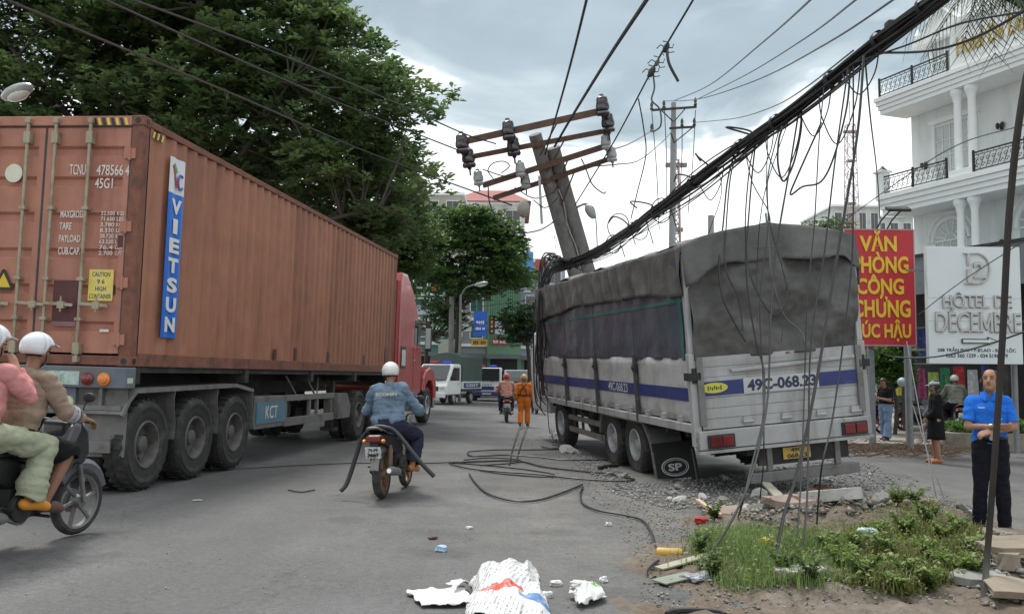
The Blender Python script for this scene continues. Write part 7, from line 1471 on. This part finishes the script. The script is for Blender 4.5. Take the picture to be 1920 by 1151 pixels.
def slab_piece(px, py, w, d, h, yaw, tilt, label, m=None, name='broken_slab', dz=0.0):
    p = gnd(px, py); z = max(gz(p.x), soil_z(p.x, p.y)); q = random.Random(int(px)); n = 9; pts = [(w/2*math.cos(a)*q.uniform(.6, 1.15)*1.15, d/2*math.sin(a)*q.uniform(.6, 1.15)*1.15) for a in [6.283*i/n+q.uniform(-.2, .2) for i in range(n)]]
    g = MB(); g.grid(lambda u, v: (0, 0, 0), 1, 1) if False else None; g.prism(pts, lambda u, v, t: (u+.03*fbm((u*9, v*9, t*9)), v+.03*fbm((v*9, u*9, t*7)), t+.015*fbm((u*7, v*7, 2))), 0, h); o = g.build(name, m or Mrk, bevel=.005); o.matrix_world = Matrix.Translation((p.x, p.y, z+dz)) @ Matrix.Rotation(R(yaw), 4, 'Z') @ Matrix.Rotation(R(tilt), 4, 'X'); return tag(o, label, 'broken slab', 'broken slabs', 'thing')
Mpk = mat('pinkish slab', (.30, .23, .19), .9, var=.2, ns=6, bump=.5, bs=18); Msand = mat('sandy slab', (.25, .205, .155), .95, var=.2, ns=5, bump=.6, bs=16)
slab_piece(1390, 968, .85, .45, .07, 10, 4, 'pinkish broken slab behind the grass', Mpk); slab_piece(1480, 985, .5, .3, .08, -20, 8, 'pinkish broken slab piece at the foot of leaning plank', Mpk); slab_piece(1560, 985, .7, .5, .12, 30, -10, 'whitish broken slab in the middle of the soil heap', Mrk2)
slab_piece(1872, 1018, .5, .3, .03, 0, 2, 'pale slab under the feet of man in blue', Msand); slab_piece(1890, 1056, .8, .42, .07, 15, 6, 'sandy slab pile piece just below the man in blue', Msand, dz=.0); slab_piece(1905, 1090, .7, .3, .05, 5, 0, 'sandy slab propped level at the photo edge', Msand, dz=.10); slab_piece(1892, 1108, .16, .14, .12, 0, 0, 'short sandy block propping the level slab', Msand); slab_piece(1830, 1118, .5, .3, .06, 40, 8, 'grey slab lying in the lower corner by the cable', Mrk); slab_piece(1560, 1105, .6, .3, .05, 0, 3, 'pale dusty slab below the weeds, nearest to camera', Msand); slab_piece(1905, 1140, .6, .4, .05, 70, 0, 'dusty slab in the extreme lower corner', Msand)
def plank(px0, py0, px1, py1, z0, z1, w, t, label, m):
    a, b = gnd(px0, py0), gnd(px1, py1); a.z = max(a.z, soil_z(a.x, a.y))+z0; b.z = max(b.z, soil_z(b.x, b.y))+z1; g = MB(); g.bar(Vector(), b-a, w, t); o = g.build('plank', m, bevel=.004); o.location = a; return tag(o, label, 'plank', 'planks in the rubble', 'thing')
Mpl = mat('weathered pale wood', (.36, .34, .26), .8, var=.2, ns=8, c2=(.24, .2, .14), c2s=5); plank(1463, 975, 1436, 935, .03, .20, .11, .025, 'pale grey plank leaning out of the rubble behind the grass', Mpl); plank(1308, 950, 1350, 980, .08, .03, .05, .03, 'pale stick with broken white end left of the pinkish slab', mat('raw pale wood', (.55, .42, .30), .8, var=.2)); plank(1235, 1078, 1345, 1066, .02, .02, .10, .015, 'flat grey board by the yellow can', Mpl); plank(1235, 1096, 1300, 1088, .02, .02, .16, .012, 'greenish scrap board at the weeds edge', mat('greenish board', (.22, .25, .2), .8, var=.2)); plank(1800, 990, 1850, 1012, .06, .05, .07, .06, 'charred beam lying beside the shoes of man in blue', mat('charred beam', (.03, .028, .026), .9, var=.3)); plank(1480, 812, 1560, 840, .05, .05, .1, .04, 'board on the pavement edge behind tailboard', Mpl)
# ---- grass and weeds
rs = np.random.RandomState(8)
def scatter(poly, n, seed):
    q = random.Random(seed); out = []
    while len(out) < n:
        x, y = q.uniform(min(p[0] for p in poly), max(p[0] for p in poly)), q.uniform(min(p[1] for p in poly), max(p[1] for p in poly))
        if inside(poly, x, y): p = gnd(x, y, .08); out.append((p.x, p.y, soil_z(p.x, p.y)))
    return np.array(out)
def tufts(name, label, poly, n, per, hgt, seed, g0, g1, w=.008, spread=.05):
    rs = np.random.RandomState(seed); B = scatter(poly, n, seed); C = np.repeat(B, per, 0) + np.concatenate([rs.normal(0, spread, (n*per, 2)), np.zeros((n*per, 1))], 1); m = n*per; az = rs.rand(m)*6.28; h = rs.uniform(.5, 1.1, m)*hgt*np.repeat(rs.uniform(.6, 1.25, n), per); lean = rs.uniform(.1, .7, m); d = np.stack([np.cos(az), np.sin(az), np.zeros(m)], 1); s = np.stack([-np.sin(az), np.cos(az), np.zeros(m)], 1)
    L = 4; V = np.empty((m, 2*L, 3))
    for k in range(L):
        t = k/(L-1); c = C + d*(lean*h*t*t)[:, None]; c[:, 2] += h*t*(1-.35*lean*t); ww = w*(1-t*.92); V[:, 2*k] = c - s*ww; V[:, 2*k+1] = c + s*ww
    f = np.array([(2*k, 2*k+1, 2*k+3, 2*k+2) for k in range(L-1)]); Fc = (f[None]+2*L*np.arange(m)[:, None, None]).reshape(-1, 4); tt = np.array(g0)+(np.array(g1)-np.array(g0))*np.clip(np.repeat(rs.rand(n), per)[:, None]*.7+rs.rand(m, 1)*.4, 0, 1)
    o = numesh(name, V.reshape(-1, 3), Fc, M_leaf, tint=np.repeat(tt, 2*L, 0)); return tag(o, label, 'grass', kind='stuff')
tufts('grass', 'low green grass growing over the broken traffic island', [(1300, 1010), (1340, 985), (1420, 985), (1500, 1005), (1590, 1030), (1600, 1085), (1500, 1100), (1380, 1095), (1310, 1060)], 430, 18, .13, 3, (.09, .15, .045), (.26, .37, .11), w=.004, spread=.09)
tufts('grass', 'thin yellowish grass between the leafy weeds', [(1590, 1010), (1700, 985), (1830, 1010), (1845, 1080), (1700, 1112), (1590, 1105)], 300, 12, .16, 4, (.10, .12, .03), (.24, .24, .07))
rs = np.random.RandomState(44); B = np.concatenate([scatter([(1580, 1000), (1700, 965), (1830, 1000), (1850, 1085), (1700, 1118), (1580, 1105)], 5200, 91), scatter([(1300, 990), (1420, 965), (1590, 1010), (1600, 1095), (1380, 1100), (1305, 1060)], 2200, 92), scatter([(1480, 925), (1800, 930), (1840, 990), (1500, 990)], 500, 93)]); m = len(B); B[:, 2] += rs.rand(m)**1.6*.13*(.4+.9*np.array([max(0, .5+fbm((b[0]*2.2, b[1]*2.2, 3), 3)) for b in B])); az = rs.rand(m)*6.28; el = rs.uniform(-.2, .9, m); D = np.stack([np.cos(az)*np.cos(el), np.sin(az)*np.cos(el), np.sin(el)], 1); f = rs.rand(m, 1); T = np.array((.06, .11, .03))+(np.array((.24, .31, .08))-np.array((.06, .11, .03)))*f; dry = rs.rand(m) < .16; T[dry] = np.array((.22, .16, .08))*rs.uniform(.5, 1.2, (dry.sum(), 1))
V, Fc, tt = leaves(B, D, rs.uniform(.018, .05, m), rs.uniform(.012, .028, m), T, rs); tag(numesh('ground_cover', V, Fc, M_leaf, tint=tt), 'low tangled weeds and dead leaves covering the broken island', 'ground cover', kind='stuff')
def weed(px, py, label, h, n, seed, ls=.045, g0=(.07, .13, .03), g1=(.25, .35, .09), group='leafy weeds on the broken island'):
    rs = np.random.RandomState(seed); p = gnd(px, py, .08); b = Vector((p.x, p.y, soil_z(p.x, p.y)-.01)); E = empty('weed', b, label, 'weed', group); C, D = [], []; g = MB()
    for k in range(n):
        az = rs.rand()*6.28; hh = h*rs.uniform(.6, 1.1); q = [Vector((math.cos(az)*.55*hh*t*t+rs.normal(0, .006), math.sin(az)*.55*hh*t*t, hh*t)) for t in np.linspace(0, 1, 6)]; g.tube(q, .004, 3, caps=False)
        for j in range(16):
            t = rs.uniform(.2, 1.0); i = min(4, int(t*5)); c = q[i].lerp(q[i+1], t*5-i); a2 = rs.rand()*6.28; el = rs.uniform(-.2, .7); C.append(c); D.append((math.cos(a2)*math.cos(el), math.sin(a2)*math.cos(el), math.sin(el)))
    st = g.build('stems', mat('weed stem', (.12, .14, .05), .7), E, fixn=False); st['kind'] = 'stuff'; C, D = np.array([tuple(c) for c in C]), np.array(D); m = len(C); f = np.clip(rs.rand(m, 1)*.6+.4*C[:, 2:3]/h, 0, 1); T = np.array(g0)+(np.array(g1)-np.array(g0))*f
    V, Fc, tt = leaves(C, D, rs.uniform(.7, 1.3, m)*ls, rs.uniform(.7, 1.2, m)*ls*.62, T, rs); numesh('crown', V, Fc, M_leaf, E, tt)
r = random.Random(31); k = 0
WL = 'bushy leafy weed in the thicket on the broken island'
for px, py, h, n in ((1620, 1095, .30, 16), (1660, 1060, .26, 12), (1700, 1090, .26, 14), (1745, 1105, .24, 13), (1790, 1085, .28, 14), (1820, 1060, .28, 13), (1700, 1020, .34, 15), (1740, 1000, .36, 16), (1770, 1030, .30, 13), (1640, 1020, .28, 12), (1800, 1015, .30, 12), (1680, 1110, .18, 12), (1730, 1060, .24, 12), (1580, 1080, .28, 14), (1555, 1050, .26, 12), (1765, 1070, .22, 12), (1830, 1090, .24, 12), (1610, 1050, .22, 10), (1685, 980, .30, 13), (1715, 970, .28, 12), (1650, 1085, .22, 12)):
    k += 1; weed(px, py, WL, h*.72, n+4, 100+k)
for px, py, lab_ in ((1312, 1042, 'low weed at the left tip of the grass by the yellow can'), (1335, 1075, 'low weed between the grass and the scrap boards'), (1520, 1098, 'dark leafy weed drooping over the dusty slab'), (1340, 968, 'sparse weed beside the red rag'), (1470, 1085, 'weed at front edge of the long grass')): k += 1; weed(px, py, lab_, .2, 10, 100+k, g0=(.04, .08, .02), g1=(.12, .2, .045))
# dead branches heaped at the pavement edge
g = MB(); r = random.Random(2)
for i in range(230):
    x, y = r.uniform(1545, 1790), r.uniform(828, 858); p = gnd(x, y, .05+.05*r.random()); a = r.uniform(-.7, .7)+(3.14 if r.random() < .5 else 0); L = r.uniform(.25, .9); m_ = p + Vector((math.cos(a)*L*.5, math.sin(a)*L*.3, r.uniform(.0, .16))); e = p + Vector((math.cos(a)*L, math.sin(a)*L*.6, r.uniform(-.03, .12))); g.tube([p, m_, e], [r.uniform(.006, .016), .008, .004], 4, caps=False)
o_ = g.build('dead_branches', mat('dry brown branch', (.15, .095, .06), .9, var=.35, ns=5), fixn=False); tag(o_, 'heap of dry brown branches along the pavement edge', 'branches', kind='stuff')
# ---- planter with shrubs
def planter():
    c0 = gnd(1788, 846); E = empty('planter', Vector((c0.x, c0.y, gz(9))), 'low concrete planter kerb behind the man in blue', 'planter'); pts = [(.0, .45), (.08, .18), (.3, .02), (.6, -.03), (3.6, -.12), (3.6, 1.3), (.5, 1.3), (.1, 1.0)]
    k = len(pts); inn = [((x-1.8)*.9+1.8, (y-.6)*.76+.6) for x, y in pts]; H = .42; g = MB(); vs = [(x, y, 0) for x, y in pts]+[(x, y, H) for x, y in pts]+[(x, y, H) for x, y in inn]+[(x, y, H-.1) for x, y in inn]; fs = []
    for i in range(k): j = (i+1) % k; fs += [(i, j, k+j, k+i), (k+i, k+j, 2*k+j, 2*k+i), (2*k+i, 2*k+j, 3*k+j, 3*k+i)]
    g._add(vs, fs); g.build('kerb_wall', M_kerb, E, bevel=.02); g = MB(); g._add([(x, y, H-.08) for x, y in inn], [tuple(range(k))]); g.build('soil_bed', mat('loose brown soil', (.16, .1, .06), .95), E)
    return c0
pc = planter()
rs_ = random.Random(6)
for i in range(9):
    x, y = pc.x+.35+rs_.uniform(0, .25)+(i % 5)*.6, pc.y+.35+.45*(i//5); rsn = np.random.RandomState(70+i); b = Vector((x, y, gz(9)+.34)); E = empty('shrub', b, ('broad leaved green shrub in the planter left of man in blue' if i == 0 else 'green shrub in the planter behind man in blue'), 'shrub', 'shrubs in the planter'); m = 170; az = rsn.rand(m)*6.28; rad = .32*np.sqrt(rsn.rand(m)); C = np.stack([rad*np.cos(az), rad*np.sin(az), .05+rsn.rand(m)*.32*(1-rad)], 1); el = rsn.uniform(0, .9, m); D = np.stack([np.cos(az)*np.cos(el), np.sin(az)*np.cos(el), np.sin(el)], 1); f = rsn.rand(m, 1)
    V, Fc, tt = leaves(C, D, rsn.uniform(.09, .17, m), rsn.uniform(.05, .09, m), np.array((.04, .10, .025))+(np.array((.13, .24, .05))-np.array((.04, .10, .025)))*f, rsn); numesh('crown', V, Fc, M_leaf, E, tt); g = MB()
    for q in range(6): g.tube([(0, 0, -.05), (.15*math.cos(q), .15*math.sin(q), .25)], .008, 4)
    o_ = g.build('stems', M_bark, E); o_['kind'] = 'stuff'
# ---- litter in the foreground
def sheet(name, label, corners, nu, nv, hfun, mats, cat='litter', group=None, band=None, solid=.004):
    a, b, c, d = [gnd(*q) for q in corners]; o = a.copy(); g = MB()
    def f(u, v):
        p = a.lerp(b, u).lerp(d.lerp(c, u), v); q = p + Vector((.03*fbm((u*4, v*4, 2)), .03*fbm((u*4, v*4, 9)), 0)); return (q.x, q.y, gz(q.x)+.006+max(0, hfun(u, v)))
    g.grid(f, nu, nv)
    if band: g.m = [band((k % nu+.5)/nu, (k//nu+.5)/nv) for k in range(nu*nv)]
    ob = g.build(name, mats, smooth=True, solid=solid, loc=o, fixn=False); return tag(ob, label, cat, group)
def sackmat():
    m = bpy.data.materials.new('printed woven sack'); m.use_nodes = True; nt = m.node_tree; N = nt.nodes.new; L = nt.links.new; b = nt.nodes['Principled BSDF']; b.inputs['Roughness'].default_value = .55; tc = N('ShaderNodeTexCoord')
    mp = N('ShaderNodeMapping'); mp.inputs['Rotation'].default_value = (0, 0, R(12)); L(tc.outputs['Object'], mp.inputs[0]); wv = N('ShaderNodeTexWave'); wv.bands_direction = 'X'; wv.inputs['Scale'].default_value = 11; wv.inputs['Distortion'].default_value = .6; L(mp.outputs[0], wv.inputs['Vector'])
    n = N('ShaderNodeTexNoise'); n.inputs['Scale'].default_value = 75; L(mp.outputs[0], n.inputs['Vector']); n2 = N('ShaderNodeTexNoise'); n2.inputs['Scale'].default_value = 5; L(mp.outputs[0], n2.inputs['Vector'])
    def rng(f, a, c, lo, hi): r_ = N('ShaderNodeMapRange'); L(f, r_.inputs[0]); r_.inputs['From Min'].default_value = a; r_.inputs['From Max'].default_value = c; r_.inputs['To Min'].default_value = lo; r_.inputs['To Max'].default_value = hi; return r_.outputs[0]
    def mul(a, c): q = N('ShaderNodeMath'); q.operation = 'MULTIPLY'; L(a, q.inputs[0]); L(c, q.inputs[1]); return q.outputs[0]
    k = mul(mul(rng(wv.outputs['Fac'], .55, .7, 0, 1), rng(n.outputs['Fac'], .47, .53, 0, 1)), rng(n2.outputs['Fac'], .42, .5, 0, .8)); mx = N('ShaderNodeMix'); mx.data_type = 'RGBA'; L(k, mx.inputs[0]); mx.inputs[6].default_value = (.66, .66, .64, 1); mx.inputs[7].default_value = (.12, .13, .16, 1); L(mx.outputs[2], b.inputs['Base Color']); return m
Msk = sackmat(); Mrs = mat('sack red print', (.50, .07, .05), .6, var=.3, ns=20, c2=(.6, .55, .5), c2s=14); Mbs = mat('sack blue print', (.08, .20, .42), .6, var=.3, ns=20, c2=(.6, .6, .6), c2s=14)
hs = lambda u, v: .012 + (.13*math.sin(math.pi*u)**.8*math.sin(math.pi*min(1, v*.85+.14)) + .10*abs(fbm((u*1.6+v, v*1.8-u*.5, 3), 3)) + .022*abs(math.sin(u*8+v*4+2*fbm((u*2, v*2, 1), 2))))*min(1, 7*min(u, 1-u, v+.05))
sheet('rice_sack', 'crumpled white printed sack lying in the foreground road', ((888, 1085), (1003, 1066), (1042, 1185), (868, 1168)), 56, 56, hs, [Msk, Mrs, Mbs], band=lambda u, v: 2 if (.74 < v < .80 and u > .62) else (1 if (.66 < v < .72 and .08 < u < .7) or (v < .03 and u > .35) else 0))
sheet('paper_sheet', 'flat torn white paper sheet beside the crumpled sack', ((762, 1112), (868, 1107), (885, 1138), (790, 1140)), 24, 14, lambda u, v: .012+.03*abs(fbm((u*3, v*3, 1), 3)) + .05*max(0, u-.7), mat('torn white paper', (.70, .70, .69), .7, var=.06))
sheet('paper_scrap', 'curled white paper flap between sack and flat sheet', ((838, 1102), (862, 1094), (885, 1112), (852, 1120)), 12, 8, lambda u, v: .03+.06*math.sin(3*u)*v, mat('torn white paper', (.7, .7, .7), .7))
sheet('plastic_bag', 'white plastic bag with green stripe right of the sack', ((1068, 1118), (1120, 1105), (1138, 1128), (1085, 1143)), 24, 18, lambda u, v: .03+.07*math.sin(math.pi*u)*math.sin(math.pi*v)+.03*fbm((u*6, v*6, 5), 3), [mat('white plastic film', (.74, .74, .73), .35, var=.06), mat('green print', (.16, .42, .08), .45, var=.15)], band=lambda u, v: 1 if (.45 < u-v*.12 < .98 and .45 < v < .62) else 0)
def foam(px, py, sx, sy, sz, yaw, label, m=None, name='foam_piece'):
    p = gnd(px, py); bm = bmesh.new(); bmesh.ops.create_icosphere(bm, subdivisions=3, radius=1)
    for v in bm.verts: c = v.co; c.x, c.y, c.z = [math.copysign(abs(q)**.6, q) for q in c]; v.co *= 1+.5*fbm(v.co*1.1+Vector((px*.37, py*.11, 0)), 4); v.co += Vector((.12*fbm(v.co*3+Vector((py, 0, 0)), 2), .12*fbm(v.co*3+Vector((0, px, 0)), 2), 0))
    me = bpy.data.meshes.new(name); bm.to_mesh(me); bm.free(); me.materials.append(m or mat('white foam', (.66, .66, .64), .6, var=.06, bump=.2, bs=80)); o = bpy.data.objects.new(name, me); col.objects.link(o); o.location = (p.x, p.y, max(gz(p.x), soil_z(p.x, p.y))+sz*.8); o.scale = (sx, sy, sz); o.rotation_euler = (0, 0, R(yaw)); return tag(o, label, 'litter', 'scraps of litter')
foam(1042, 1097, .045, .025, .02, 20, 'small white foam lump right of the sack top'); foam(1090, 1101, .07, .028, .025, -5, 'oblong white foam lump above the green striped bag'); foam(1131, 1090, .03, .025, .02, 40, 'small white foam lump farthest right of the sack'); foam(1026, 1118, .03, .02, .02, 0, 'white foam crumb touching the sack edge'); foam(1141, 985, .028, .02, .018, 10, 'white crumb alone on the asphalt near the curving cable'); foam(880, 990, .035, .015, .01, 20, 'pale leaf like scrap on the empty road above the sack')
foam(827, 1032, .045, .04, .025, 0, 'crushed blue and white wrapper on the road', mat('blue white wrapper', (.35, .48, .62), .4, var=.4, ns=40, c2=(.1, .22, .45), c2s=30)); foam(812, 1010, .04, .02, .01, 30, 'dark scrap of grit above the blue wrapper', Mrk3); foam(1315, 985, .07, .05, .03, 15, 'crumpled red rag at the gravel edge', mat('red rag', (.42, .02, .03), .8, var=.3, ns=20)); foam(1628, 1040, .08, .05, .06, 0, 'pale green plastic scrap caught in the weeds', mat('pale green plastic', (.45, .55, .50), .4, var=.2)); foam(1500, 1108, .16, .08, .05, 10, 'crumpled white cloth at the lower edge of the weeds', mat('dirty white cloth', (.55, .52, .47), .8, var=.2, bump=.5, bs=20)); foam(1815, 970, .12, .05, .05, 5, 'patterned plastic packet near the shoes of man in blue', mat('lilac packet', (.35, .34, .38), .5, var=.4, ns=20, c2=(.2, .12, .2), c2s=12)); foam(1310, 1092, .13, .09, .03, 20, 'black and white striped packet by the scrap boards', mat('striped packet', (.12, .13, .18), .4, var=.3, ns=10, c2=(.6, .6, .62), c2s=16, c2lo=.5, c2hi=.54)); foam(1605, 835, .22, .12, .07, 0, 'pale blue plastic sheet heaped behind tailboard', mat('pale blue sheet', (.42, .52, .53), .4, var=.2, ns=10)); foam(325, 889, .10, .03, .006, 10, 'flattened white scrap under the trailer wheels'); foam(370, 938, .05, .02, .006, 0, 'pale flattened scrap on the road before trailer wheels', mat('grey scrap', (.45, .45, .44), .6)); foam(1780, 1090, .10, .03, .02, 0, 'white strip of plastic under the weeds'); foam(1440, 1062, .05, .03, .05, 0, 'yellow leaf scrap at the grass edge', mat('yellow scrap', (.5, .4, .06), .6))
p = gnd(1232, 1050); E = empty('yellow_can', Matrix.Translation((p.x, p.y, p.z+.055)) @ Matrix.Rotation(R(-12), 4, 'Z'), 'dented yellow plastic can lying by the cable at the weeds', 'can'); g = MB(); g.lathe([(.02, -.012), (.048, 0), (.052, .02), (.05, .1), (.053, .17), (.046, .2), (.02, .215)], (0, 0, 0), (1, 0, 0), 18); g.build('can_body', mat('yellow plastic', (.45, .27, .04), .45, var=.2, ns=10), E, smooth=True); g = MB(); g.lathe([(.022, 0), (.024, .03), (.02, .035)], (.212, 0, 0), (1, 0, 0), 12); g.build('can_lid', M_white, E, smooth=True)
